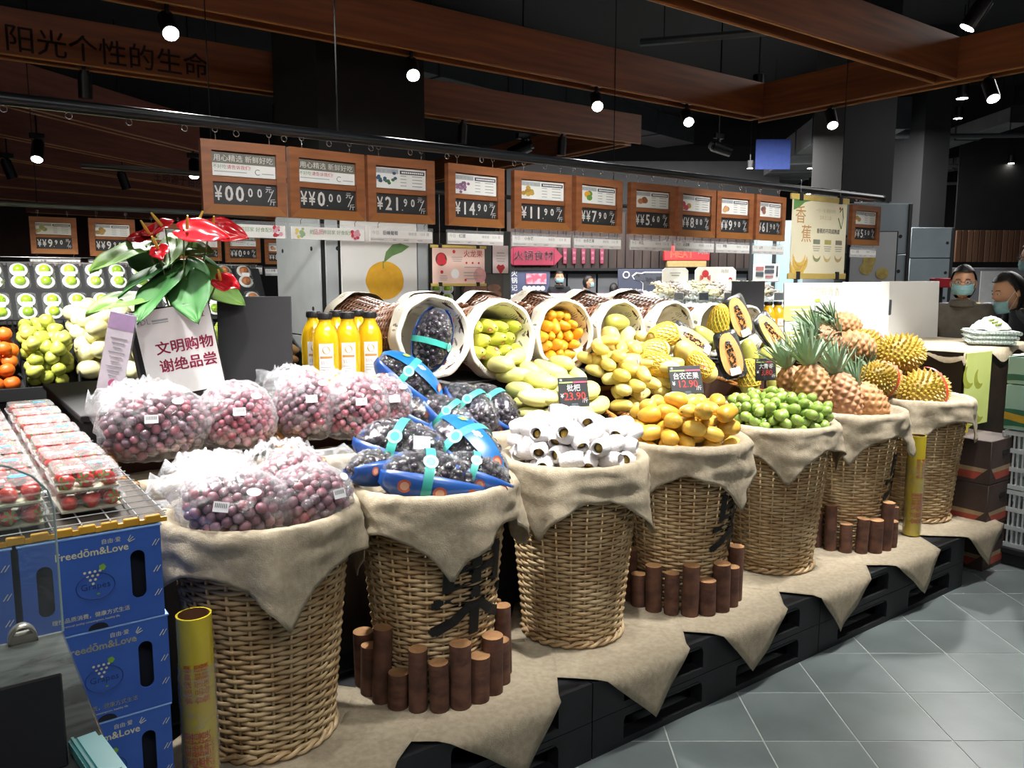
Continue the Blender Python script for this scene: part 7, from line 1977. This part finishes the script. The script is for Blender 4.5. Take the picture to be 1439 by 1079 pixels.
for k, u in enumerate((794, 807, 820, 833, 846)):
    t, w, h = flat('sign_lozenge', u - 3, 348, u + 3, 371, FY - .08, mat('lozenge_red', '#84304a', .5), 'small upright red lozenge sign on the slat fascia', 'sign')
    t['group'] = 'red lozenge signs'
    mk('sign_words', MB().add(text('鲜', w * .7, 'CENTER'), 0, T(0, -.012, h * .62) @ FACE).add(text('品', w * .7, 'CENTER'), 0, T(0, -.012, h * .28) @ FACE), mat('lozenge_pink', '#c08a9a', .5), t, smooth=False)
t, w, h = flat('hot_pot_poster', 716, 377, 773, 412, FY - .05, mat('slate_poster', '#4d5470', .5, '#454c68', 3), 'slate blue hot pot poster with a plate of red meat', 'poster')
mk('meat_picture', MB().add(box(w * .5, .01, h * .42, (w * .16, -.012, h * .58))), mat('meat_print', '#b8566a', .5, '#c9a0b0', 9, ramp=(.45, .55)), t, smooth=False)
mk('poster_words', MB().add(text('火', h * .26, 'CENTER'), 0, T(-w * .38, -.012, h * .70) @ FACE).add(text('锅', h * .26, 'CENTER'), 0, T(-w * .38, -.012, h * .42) @ FACE).add(text('记', h * .26, 'CENTER'), 0, T(-w * .38, -.012, h * .12) @ FACE), m_white, t, smooth=False)
q = MB()
for k in range(5): q.add(disc(.045, 10), 0, T(-.12 * w + .11 * w * k, -.012, h * .2) @ FACE)
mk('poster_icons', q, m_white, t, smooth=False)
t, w, h = flat('beef_poster', 868, 378, 940, 416, FY - .6, mat('slate_dark_poster', '#3e4458', .5, '#383e52', 3), 'dark slate beef poster with a black cow outlined in white', 'poster')
cow = [(-.30, .62), (-.34, .74), (-.26, .86), (-.16, .84), (-.10, .88), (.28, .88), (.36, .80), (.37, .60), (.34, .40), (.28, .22), (.20, .22), (.20, .45), (-.02, .42), (-.06, .20), (-.13, .20), (-.13, .48), (-.18, .56)]
mk('cow_outline', MB().add(prism([(x * w * 1.05 + .004, (y - .55) * h * 1.06 + .55 * h) for x, y in cow][::-1], .004), 0, T(.12 * w, -.008, 0) @ FACE), m_white, t, smooth=False)
mk('cow_shape', MB().add(prism([(x * w * .97 + .004, (y - .55) * h * .95 + .55 * h) for x, y in cow][::-1], .004), 0, T(.12 * w, -.014, 0) @ FACE), mat('cow_black', '#1b1d24', .6, '#3a3d48', 9, ramp=(.55, .6)), t, smooth=False)
mk('poster_words', MB().add(text('Beef Packets', h * .16, 'CENTER'), 0, T(-.22 * w, -.012, h * .18) @ FACE), m_white, t, smooth=False)
q = MB().add(tube([(-.34 * w + .06 * w * cos(2 * pi * i / 14), -.012, .78 * h + .06 * w * sin(2 * pi * i / 14)) for i in range(14)], .012, 4, True)); mk('round_badge', q, m_white, t)
t, w, h = flat('meat_sign', 933, 345, 998, 366, FY - .3, mat('meat_red', '#b02a2e', .4, '#a02428', 3, emit=.35), 'red lightbox sign reading MEAT above a pale wooden band', 'sign', .12)
mk('sign_letters', MB().add(text('MEAT', h * .62, 'CENTER', .03), 0, T(-w * .12, -.012, h * .18) @ FACE), mat('letter_coral', '#dd8a70', .5, emit=.4), t, smooth=False)
mk('white_marks', MB().add(text('肉品', h * .42, 'CENTER', .02), 0, T(w * .36, -.012, h * .45) @ FACE), m_white, t, smooth=False)
mk('wooden_band', MB().add(bbox(w * .86, .14, h * .42, (0, .06, -h * .24), .01)), mat('pale_wood_band', '#a8905c', .6), t)
mk('sign_brackets', MB().add(box(.05, .3, h * .9, (-w * .3, .2, h * .6))).add(box(.05, .3, h * .9, (w * .3, .2, h * .6))), m_black, t, smooth=False)
# low freezer counters with pink packs
def counter(u0, u1, v, Y, hgt, label, m, n, cols, pw):
    A, B = onY(u0, v, Y), onY(u1, v, Y); w = B.x - A.x
    t = thing('freezer_counter', label, 'counter', (A.x, Y, 0))
    mk('cabinet', MB().add(bbox(w, .9, A.z - .04, (w / 2, .45, (A.z - .04) / 2), .02)), m, t); mk('rim', MB().add(bbox(w, .05, .06, (w / 2, 0, A.z - .03), .01)), m_white, t)
    mk('rear_rim', MB().add(bbox(w, .05, .06, (w / 2, .88, A.z - .03), .01)), m_white, t)
    return A, w
A, w = counter(716, 935, 416, 12.6, 1, 'long pale freezer counter of packed meat below the hot pot posters', mat('counter_pale', '#9a9294', .5), 30, None, .16)
rnd = random.Random(31)
pk_ms = [mesh_of('meat_pack', MB().add(bbox(.15, .22, .07, (0, 0, .035), .01)).add(bbox(.12, .18, .01, (0, 0, .072), .004), 1), [m_white, mat(n, c, .5)]) for n, c in (('pack_pink', '#b8788a'), ('pack_red', '#a04858'), ('pack_pale', '#c9a8a8'))]
for k in range(44):
    o = inst('meat_pack', pk_ms[k % 3], None, (A.x + .15 + (w - .3) * (k % 22) / 21, 12.6 + .2 + .32 * (k // 22), A.z - .04), (0, 0, rnd.uniform(-.1, .1)))
    tag(o, 'white tray pack of pink meat lying in the long freezer counter', 'meat pack', 'meat packs in the freezer counter')
# seafood / grain counter, brightly lit
SYq = 9.2
A, B = onY(925, 420, SYq), onY(1120, 420, SYq); w = B.x - A.x
sc_ = thing('seafood_counter', 'white brightly lit counter heaped with ice and shellfish', 'counter', (A.x, SYq, 0))
mk('cabinet', MB().add(bbox(w, 1.1, A.z - .1, (w / 2, .55, (A.z - .1) / 2), .02)), m_white, sc_)
def ice(a, b): return (a * w, b * 1.1, A.z - .1 + .16 * b + .05 * abs(n2(a * 40, b * 14, 1)) + .03 * n2(a * 90, b * 30, 2))
mk('crushed_ice', MB().add(grid(ice, 90, 24)), mat('crushed_ice', '#d5dcdc', .3, '#b4bcbc', 30), sc_)['kind'] = 'stuff'
m_shell = [mat('shell_cream', '#cfc4a0', .6, '#b0a47e', 20), mat('shell_brown', '#8d8478', .6, '#6f675d', 20), mat('shell_white', '#d8d6cc', .6, '#bdbbb0', 20), mat('shell_olive', '#a9a884', .6, '#8b8a68', 20)]
rnd = random.Random(12)
for k in range(10):
    x0 = w * (.12 + .86 * k / 10); q = MB()
    for _ in range(110):
        a, b = rnd.gauss(0, w * .03), rnd.uniform(.25, 1.05); q.add(sph(rnd.uniform(.02, .035), None, .018, 6, 4, (a, b, A.z + .10 + .16 * b + rnd.uniform(0, .06) - 1.2 * a * a)))
    o = mk('shellfish_heap', q, m_shell[k % 4], sc_, (x0, 0, -.12)); o['kind'] = 'stuff'
q = MB()
for k in range(5): q.add(bbox(.10, .02, .09, (w * (.15 + .18 * k), .02, A.z + .02), .004))
for k in range(5): mk('shelf_card', MB().add(bbox(.11, .02, .09, (w * (.15 + .18 * k), .02, A.z + .03), .004)), m_gray if k % 2 else m_white, sc_)
for nm, u0, v0, u1, v1, lab in (('white_sign', 930, 376, 967, 396, 'plain bright white sign with clipped corners on the seafood counter'), ('crab_sign', 976, 375, 1034, 397, 'white sign with a red crab and clipped corners on the seafood counter')):
    A2, B2 = onY(u0, v1, SYq + 1.0), onY(u1, v0, SYq + 1.0); w2, h2 = B2.x - A2.x, B2.z - A2.z; c_ = h2 * .22
    t = thing(nm, lab, 'sign', ((A2.x + B2.x) / 2, SYq + 1.0, A2.z))
    mk('panel', MB().add(prism([(-w2 / 2, 0), (w2 / 2, 0), (w2 / 2, h2 - c_), (w2 / 2 - c_, h2), (-w2 / 2 + c_, h2), (-w2 / 2, h2 - c_)], .02), 0, FACE), m_white, t, smooth=False)
    if nm == 'crab_sign':
        q = MB().add(disc(h2 * .22, 18, (0, 0, .001), h2 * .24), 0, T(-w2 * .25, -.023, h2 * .56) @ FACE)
        for sd in (-1, 1):
            for k in range(4): q.add(box(h2 * .22, .002, h2 * .05), 0, T(-w2 * .25 + sd * h2 * .24, -.023, h2 * (.20 + .07 * k)) @ R('Y', sd * (.5 - .3 * k)))
        mk('crab_picture', q, m_red, t, smooth=False); mk('prawn_picture', MB().add(banana_flat(0, 0, h2 * .12, h2 * .1, .3, 2.6), 0, T(w2 * .36, -.02, h2 * .12)), m_red, t, smooth=False)
        mk('sign_words', MB().add(text('海鲜', h2 * .28, 'CENTER'), 0, T(w2 * .22, -.023, h2 * .62) @ FACE), m_lt, t, smooth=False)
    else: mk('sign_words', MB().add(box(w2 * .4, .002, h2 * .06, (0, -.023, h2 * .62))).add(box(w2 * .3, .002, h2 * .08, (0, -.023, h2 * .45))), m_lt, t, smooth=False)
    mk('post', MB().add(box(.03, .03, .35, (0, .0, -.17))), m_white, t, smooth=False)
t, w2, h2 = flat('info_board', 1059, 371, 1096, 396, SYq + 1.05, m_white, 'white information board with small dark and red pictures', 'board')
q = MB()
for x, z, ww, hh, mi in ((-.28, .75, .3, .22, 0), (-.28, .42, .3, .26, 1), (.10, .84, .36, .14, 1), (.10, .58, .36, .2, 1), (.10, .30, .3, .12, 0), (.40, .6, .06, .6, 1)): q.add(box(ww * w2, .004, hh * h2, (x * w2, -.004, z * h2)), mi)
mk('pictures', q, [mat('muted_red', '#a8686a', .6), m_dk], t, smooth=False); mk('post', MB().add(box(.03, .03, .4, (0, .02, -.2))), m_white, t, smooth=False)
# glass partition behind, blue-grey
gp = thing('glass_partition', 'blue grey glass partition with black mullions behind the seafood counter', 'partition', (onY(1054, 400, 11.6).x, 11.6, 0)); w3 = onY(1180, 400, 11.6).x - onY(1054, 400, 11.6).x
for k in range(4):
    mk('pane', MB().add(box(w3 / 4 - .05, .02, 2.3, (w3 * (k + .5) / 4, 0, 1.16))), mat('blue_grey_pane', '#8fa5ab', .3, '#869ca2', 2), gp, smooth=False); mk('mullion', MB().add(box(.05, .06, 2.36, (w3 * k / 4, 0, 1.18))), m_black, gp, smooth=False)
# dark framed picture wall left of the hot pot area
t, w4, h4 = flat('dark_partition', 584, 325, 718, 470, 7.6, mat('dark_grey_partition', '#55554f', .6, '#4c4c47', 3), 'dark grey partition behind the barrels carrying a fruit photograph', 'partition', .06)
A2, B2 = onY(648, 426, 7.55), onY(706, 384, 7.55)
fp_ = thing('fruit_photograph', 'brownish photograph of cut fruit on the dark partition', 'picture', (A2.x, 7.55, A2.z)); w5, h5 = B2.x - A2.x, B2.z - A2.z
mk('print', MB().add(bbox(w5, .02, h5, (w5 / 2, .02, h5 / 2), .003)), mat('photo_brown', '#4a3a30', .5, '#2f2822', 3), fp_)
q = MB()
for x, z, rx_, rz_, mi in ((.22, .36, .16, .30, 0), (.48, .50, .14, .38, 1), (.46, .20, .2, .2, 0), (.78, .30, .2, .14, 1), (.80, .52, .16, .12, 1), (.80, .12, .2, .1, 1)): q.add(disc(rx_ * w5, 20, (0, 0, .0008 * len(q.f)), rz_ * h5), mi, T(x * w5, .0095, z * h5) @ FACE)
mk('fruit_shapes', q, [mat('photo_mauve', '#8d6a64', .6), mat('photo_rust', '#95664a', .6, '#6f4a36', 9)], fp_, smooth=False)
for k, u in enumerate((613, 629)):
    M = T(*onY(u, 413, 7.0)) @ R('X', pi / 2 - .35)
    p = thing('fruit_pack', 'green apple twin pack in front of the dark partition', 'fruit pack', M.to_translation(), M.to_euler(), 'twin packs by the dark partition', 1.0)
    inst('black_tray', ptr_me, p); inst('foam_ring', ring_me, p); inst('price_label', plb_me, p)
    for y in (.043, -.043): inst('apple', apk[0], p, (0, y, .020), (.3, .2, k))
ps_ = thing('pack_stand', 'dark stand under the twin packs by the partition', 'stand', (onY(620, 430, 7.02).x, 7.06, 0)); mk('stand_body', MB().add(bbox(.5, .1, onY(620, 432, 7.0).z, (0, .02, onY(620, 432, 7.0).z / 2), .01)), m_dark, ps_)
# right background: brown plank fascia and shelf of bags
pf = thing('plank_fascia', 'brown vertical plank fascia far behind the shoppers', 'fascia', (onY(1340, 372, 13).x, 13, onY(1340, 368, 13).z))
wP = onY(1470, 372, 13).x - onY(1340, 372, 13).x
for k in range(16): mk('plank', MB().add(bbox(wP / 16 - .01, .04, .5, (wP * (k + .5) / 16, 0, .25), .006)), mat(('plank_a', 'plank_b', 'plank_c')[k % 3], ('#6b4a34', '#5a3c2a', '#755440')[k % 3], .7, None, 3, stretch=(3, 3, .5)), pf)
mk('backing', MB().add(box(wP, .03, 4.5 - pf.location.z, (wP / 2, .05, (4.5 - pf.location.z) / 2))), m_black, pf, smooth=False)
t, w6, h6 = flat('pale_gondola', 1330, 376, 1470, 470, 12.2, mat('gondola_grey', '#8d8b90', .6, '#7e7c82', 2), 'pale grey wall unit far behind the shoppers', 'unit')
mk('white_sheet', MB().add(box(w6 * .28, .02, h6 * .5, (-.05 * w6, -.02, h6 * .7))), m_white, t, smooth=False); mk('red_tag', MB().add(box(w6 * .06, .02, h6 * .08, (.12 * w6, -.02, h6 * .88))), m_red, t, smooth=False)
rs = thing('snack_shelf', 'shelf unit behind the blank white boards', 'shelf', (onY(1306, 440, 7.4).x, 7.4, 0)); zz = onY(1306, 448, 7.4).z
mk('shelf_body', MB().add(bbox(1.1, .5, zz, (.5, .25, zz / 2), .01)), m_dark, rs)
rnd = random.Random(2)
for k in range(18):
    c = ('#6d5f74', '#8a7a92', '#c0a32e', '#b9bcc0', '#4a4250', '#a5909e')[k % 6]
    def pk(a, b, r1=rnd.uniform(.05, .075)):
        th = 2 * pi * a; return (r1 * cos(th) * (1 - .6 * abs(2 * b - 1) ** 6), .03 * sin(th) * (1 - abs(2 * b - 1) ** 3), .15 * b)
    o = mk('snack_bag', MB().add(grid(pk, 14, 8, True)), mat('bag_%d' % (k % 6), c, .35, None, 26, ramp=(.48, .52)), None, (rs.location.x + .06 + .10 * (k % 9), 7.47 + .12 * (k // 9), zz + .001), (-.2, 0, rnd.uniform(-.3, .3)))
    tag(o, 'glossy snack bag in the row on the shelf behind the white boards', 'snack bag', 'snack bags on the shelf')
rb = thing('red_box', 'small red box on top of the shelf behind the white boards', 'box', onY(1322, 404, 7.75) + Vector((0, 0, -.0)))
mk('box_body', MB().add(bbox(.17, .12, .09, (0, 0, .045), .006)), mat('box_red', '#b81f30', .5), rb); mk('stand', MB().add(box(.03, .03, .25, (0, 0, -.125))), m_dark, rb, smooth=False)

# ================================================================== PEOPLE
def skin_body(verts, edges, radii, root=0, sub=2):
    me = bpy.data.meshes.new('body'); me.from_pydata(verts, edges, []); ob = bpy.data.objects.new('body', me); COL.objects.link(ob)
    m = ob.modifiers.new('skin', 'SKIN'); me.skin_vertices[0].data
    for k, r in enumerate(radii): me.skin_vertices[0].data[k].radius = r if isinstance(r, tuple) else (r, r)
    me.skin_vertices[0].data[root].use_root = True
    s_ = ob.modifiers.new('sub', 'SUBSURF'); s_.levels = sub; s_.render_levels = sub
    dg = bpy.context.evaluated_depsgraph_get(); e = ob.evaluated_get(dg); out = bpy.data.meshes.new_from_object(e)
    bpy.data.objects.remove(ob)
    return out
m_skin = mat('skin_tone', '#c99878', .55, '#bd8c6c', 12, sub=.1); m_hair = mat('black_hair', '#1c1817', .45, '#120f0f', 30, stretch=(1, 1, .2)); m_mask = mat('blue_surgical_mask', '#8fb8bd', .7, '#82adb3', 30); m_eyew = mat('eye_white', '#d8d4cf', .3); m_eyed = mat('eye_dark', '#2a211d', .3)
def head_mesh(hw=.074, hd=.092, hh=.115):
    mb = MB()
    def fn(a, b):
        th = 2 * pi * a; ph = pi * b; x, y, z = sin(ph) * sin(th), -sin(ph) * cos(th), -cos(ph)
        jaw = 1 - .26 * max(0, -z) ** 1.4; front = y < 0
        px, py, pz = x * hw * jaw, y * hd * (1 - .10 * max(0, -z) if front else 1.04), z * hh
        if front:
            k = max(0, 1 - abs(x) * 3.2)
            py -= .020 * k * max(0, 1 - abs((z + .12) / .22)) + .006 * k * max(0, 1 - abs((z + .52) / .14)) + .008 * k * max(0, 1 - abs((z + .85) / .2))
            py += .009 * max(0, 1 - ((abs(x) - .42) / .22) ** 2) * max(0, 1 - ((z - .05) / .16) ** 2)
        return (px, py, pz)
    mb.add(grid(fn, 36, 26, True))
    for sd in (-1, 1):
        mb.add(sph(.010, .020, .030, 10, 8), 0, T(sd * (hw + .002), .012, -.008) @ R('Z', sd * .35))
    return mb
def person(label, loc, yaw, h, jacket, trouser, lean=0.0, hair='bun', mask=True, mask_low=False, glasses=False, pitch=0.0, hyaw=0.0, arms='down', hair_len=0.0, bend=0.0):
    k = h / 1.62
    t = thing('person', label, 'person', loc, (0, 0, yaw), None)
    f = lambda x, y, z: (x * k, (y * (1 if z < .95 else cos(bend)) - (lean + sin(bend)) * max(0, z - .95)) * k, (z if z < .95 else .95 + (z - .95) * cos(bend)) * k)
    V_ = [f(0, 0, .92), f(0, 0, 1.08), f(0, .0, 1.24), f(0, .012, 1.36), f(0, .005, 1.43)]
    E_ = [(0, 1), (1, 2), (2, 3), (3, 4)]
    Rr = [(.15, .105), (.135, .10), (.155, .11), (.075, .07), (.050, .052)]
    def chain(pts, rs, root):
        for p_, r_ in zip(pts, rs):
            V_.append(p_); Rr.append((r_ * k, r_ * k)); E_.append((root, len(V_) - 1)); root = len(V_) - 1
    Rr[:] = [(a * k, b * k) for a, b in Rr]
    for sd in (-1, 1):
        if arms == 'down': pts = [f(sd * .16, .01, 1.33), f(sd * .215, .02, 1.08), f(sd * .205, -.09, .88), f(sd * .20, -.12, .80)]
        else: pts = [f(sd * .16, .01, 1.33), f(sd * .22, -.04, 1.10), f(sd * .14, -.25, 1.08), f(sd * .11, -.32, 1.09)]
        chain(pts, [.062, .052, .037, .028], 2)
        chain([f(sd * .095, .0, .84), f(sd * .10, -.01, .47), f(sd * .105, .02, .09), f(sd * .11, -.10, .04)], [.095, .065, .048, .038], 0)
    me = skin_body(V_, E_, Rr)
    me.materials.append(jacket); me.materials.append(trouser); me.materials.append(m_skin); me.materials.append(m_black)
    for p_ in me.polygons:
        c = p_.center; z = c.z / k
        if bend and z > .95: z = .95 + (z - .95) * cos(bend) + (-c.y / k) * sin(bend)
        hand = (abs(c.x) / k > .15 and z < .86 and c.y / k < -.06 and z > .7) if arms == 'down' else (c.y / k < -.27 - lean * .13)
        p_.material_index = 2 if (z > 1.405 or hand) else 0 if z > .86 else 3 if z < .10 else 1
        p_.use_smooth = True
    inst('body', me, t)
    hc = Vector(f(0, -.012, 1.525)); HR = Euler((pitch, 0, hyaw))
    hd_ = mk('head', head_mesh(), m_skin, t, hc, HR, True, 180); hd_.scale = (k,) * 3
    # hands: palm and five separate fingers
    for sd in (-1, 1):
        w_ = Vector(f(sd * .20, -.12, .80)) if arms == 'down' else Vector(f(sd * .11, -.32, 1.09)); hm = MB()
        d_ = Vector((0, -.1, -1)) if arms == 'down' else Vector((0, -1, -.25)); d_.normalize(); x_ = Vector((1, 0, 0)); n_ = d_.cross(x_)
        hm.add(tube([tuple(w_), tuple(w_ + d_ * .03), tuple(w_ + d_ * .075)], [.024, .036, .034], 8, flat=.5))
        for q, (o_, L_) in enumerate(((-.027, .058), (-.009, .068), (.009, .064), (.026, .05))):
            b_ = w_ + d_ * .072 + x_ * o_; hm.add(tube([tuple(b_), tuple(b_ + d_ * L_ * .5 + n_ * .006), tuple(b_ + d_ * L_ * .8 + n_ * .022)], [.0085, .008, .006], 6))
        b_ = w_ + d_ * .028 - x_ * sd * .030; hm.add(tube([tuple(b_), tuple(b_ + d_ * .028 - x_ * sd * .016 + n_ * .012), tuple(b_ + d_ * .055 - x_ * sd * .014 + n_ * .02)], [.0105, .0095, .007], 6))
        mk('hand', hm, m_skin, t)
    # hair cap
    def hairfn(a, b):
        th = 2 * pi * a; fr = cos(th)         # fr>0 front
        low = (.50 if fr > .35 else .50 + (.95 if fr < -.2 else .55) * min(1, (.35 - fr) * 1.6)) + hair_len * (fr < .1)
        ph = b * low * (pi / 2) * 1.15; x, y, z = sin(ph) * sin(th), -sin(ph) * cos(th), cos(ph)
        q = 1.09 + .02 * n2(a * 24, b * 4, 3)
        return (x * .076 * q, y * .095 * q, z * .117 * q)
    mk('hair', MB().add(grid(hairfn, 48, 16, True)), m_hair, hd_, ang=180).modifiers.new('thickness', 'SOLIDIFY').thickness = .004
    if hair == 'bun': mk('hair_bun', MB().add(sph(.035, .03, .035, 12, 9, (0, .115, .02))), m_hair, hd_)
    for sd in (-1, 1):
        mk('eye', MB().add(sph(.0125, .008, .0075, 10, 7), 0).add(sph(.0058, .004, .0058, 8, 6, (0, -.0055, 0)), 1), [m_eyew, m_eyed], hd_, (sd * .030, -.0785, .006)); mk('eyebrow', MB().add(tube([(sd * .016, -.088, .026), (sd * .030, -.086, .030), (sd * .046, -.076, .026)], .0025, 5)), m_hair, hd_)
    mk('mouth', MB().add(tube([(-.020, -.082, -.062), (0, -.090, -.060), (.020, -.082, -.062)], .004, 6)), mat('lip_tone', '#a8635a', .5), hd_)
    if mask:
        dz = -.045 if not mask_low else -.082
        def mfn(a, b):
            x = (a - .5) * 2; z = (b - .5) * 2; w_ = .070 * (1 - .14 * max(0, -z)); return (x * w_, -.108 + .050 * x * x + .012 * z * z + .0015 * sin(b * 22), dz + z * .040)
        o = mk('face_mask', MB().add(grid(mfn, 16, 12)), m_mask, hd_, ang=180); o.modifiers.new('thickness', 'SOLIDIFY').thickness = .002
        for sd in (-1, 1): mk('ear_loop', MB().add(tube([(sd * .066, -.062, dz + .03), (sd * .080, .0, .012), (sd * .080, .012, -.02), (sd * .062, -.058, dz - .03)], .0014, 5)), m_white, o)
    if glasses:
        q = MB()
        for sd in (-1, 1):
            q.add(tube([(sd * .031 + .022 * cos(2 * pi * i / 16), -.094, .006 + .017 * sin(2 * pi * i / 16)) for i in range(16)], .0016, 5, True)); q.add(tube([(sd * .053, -.092, .01), (sd * .080, -.03, .012), (sd * .083, .012, .008)], .0016, 5))
        q.add(tube([(-.010, -.096, .008), (.010, -.096, .008)], .0016, 5)); mk('glasses', q, m_dk, hd_)
    cl_ = MB().add(grid(lambda a, b: ((.068 + .02 * b) * k * cos(2 * pi * a), (.066 + .016 * b) * k * sin(2 * pi * a), (1.40 - .05 * b) * k), 24, 3, True))
    co = mk('collar', cl_, jacket, t, (0, -lean * .45 * k, 0), ang=180) if not bend else mk('collar', MB().add(([f(v_[0] / k, v_[1] / k, v_[2] / k) for v_ in cl_.v], cl_.f)), jacket, t, ang=180); co.modifiers.new('thickness', 'SOLIDIFY').thickness = .01
    return t
p1 = onY(1354, 398, 5.5); p2 = onY(1408, 425, 5.3); p3 = onY(1440, 372, 6.1)
person('person with hair tied back, glasses, blue mask and grey-brown jacket behind the towels', (p1.x, 5.5, 0), -.55, 1.53, mat('jacket_taupe', '#5d574d', .85, '#514b42', 20), mat('trouser_dark', '#2a2b30', .9), 0, 'bun', True, False, True, .05, .0)
person('person with short black hair and lowered mask in a dark jacket, bending forward', (p2.x + .58, 5.3, 0), -1.75, 1.72, mat('jacket_dark', '#33363a', .9, '#2a2d31', 20), mat('trouser_black', '#1e1f22', .9), .0, 'short', True, True, False, .25, .15, 'down', .12, .92)
person('tall person with dark-rimmed glasses and blue mask in black clothes', (p3.x + .08, 6.1, 0), -1.4, 1.72, mat('jacket_black', '#1c1d20', .9), mat('trouser_black2', '#1a1b1e', .9), 0, 'short', True, False, True, 0, 0)
for k, (u, v, h, jk, yw, lab, hl) in enumerate(((786, 391, 1.60, '#1d1e22', .1, 'masked person in black clothes standing at the freezer counter', .25), (815, 402, 1.60, '#5a5c60', 1.3, 'person in a dark cap bending over the freezer counter', .0), (858, 403, 1.55, '#8d8088', 2.6, 'person in a mauve grey top with dark hair at the freezer counter', .1))):
    Y = 13.9; p = onY(u, v, Y)
    person(lab, (p.x, Y, 0), yw, h if k == 0 else h - .08 * k, mat('far_jacket_%d' % k, jk, .9), mat('trouser_far', '#26272b', .9), .0 if k == 0 else .25, 'short', k < 2, hair_len=hl)
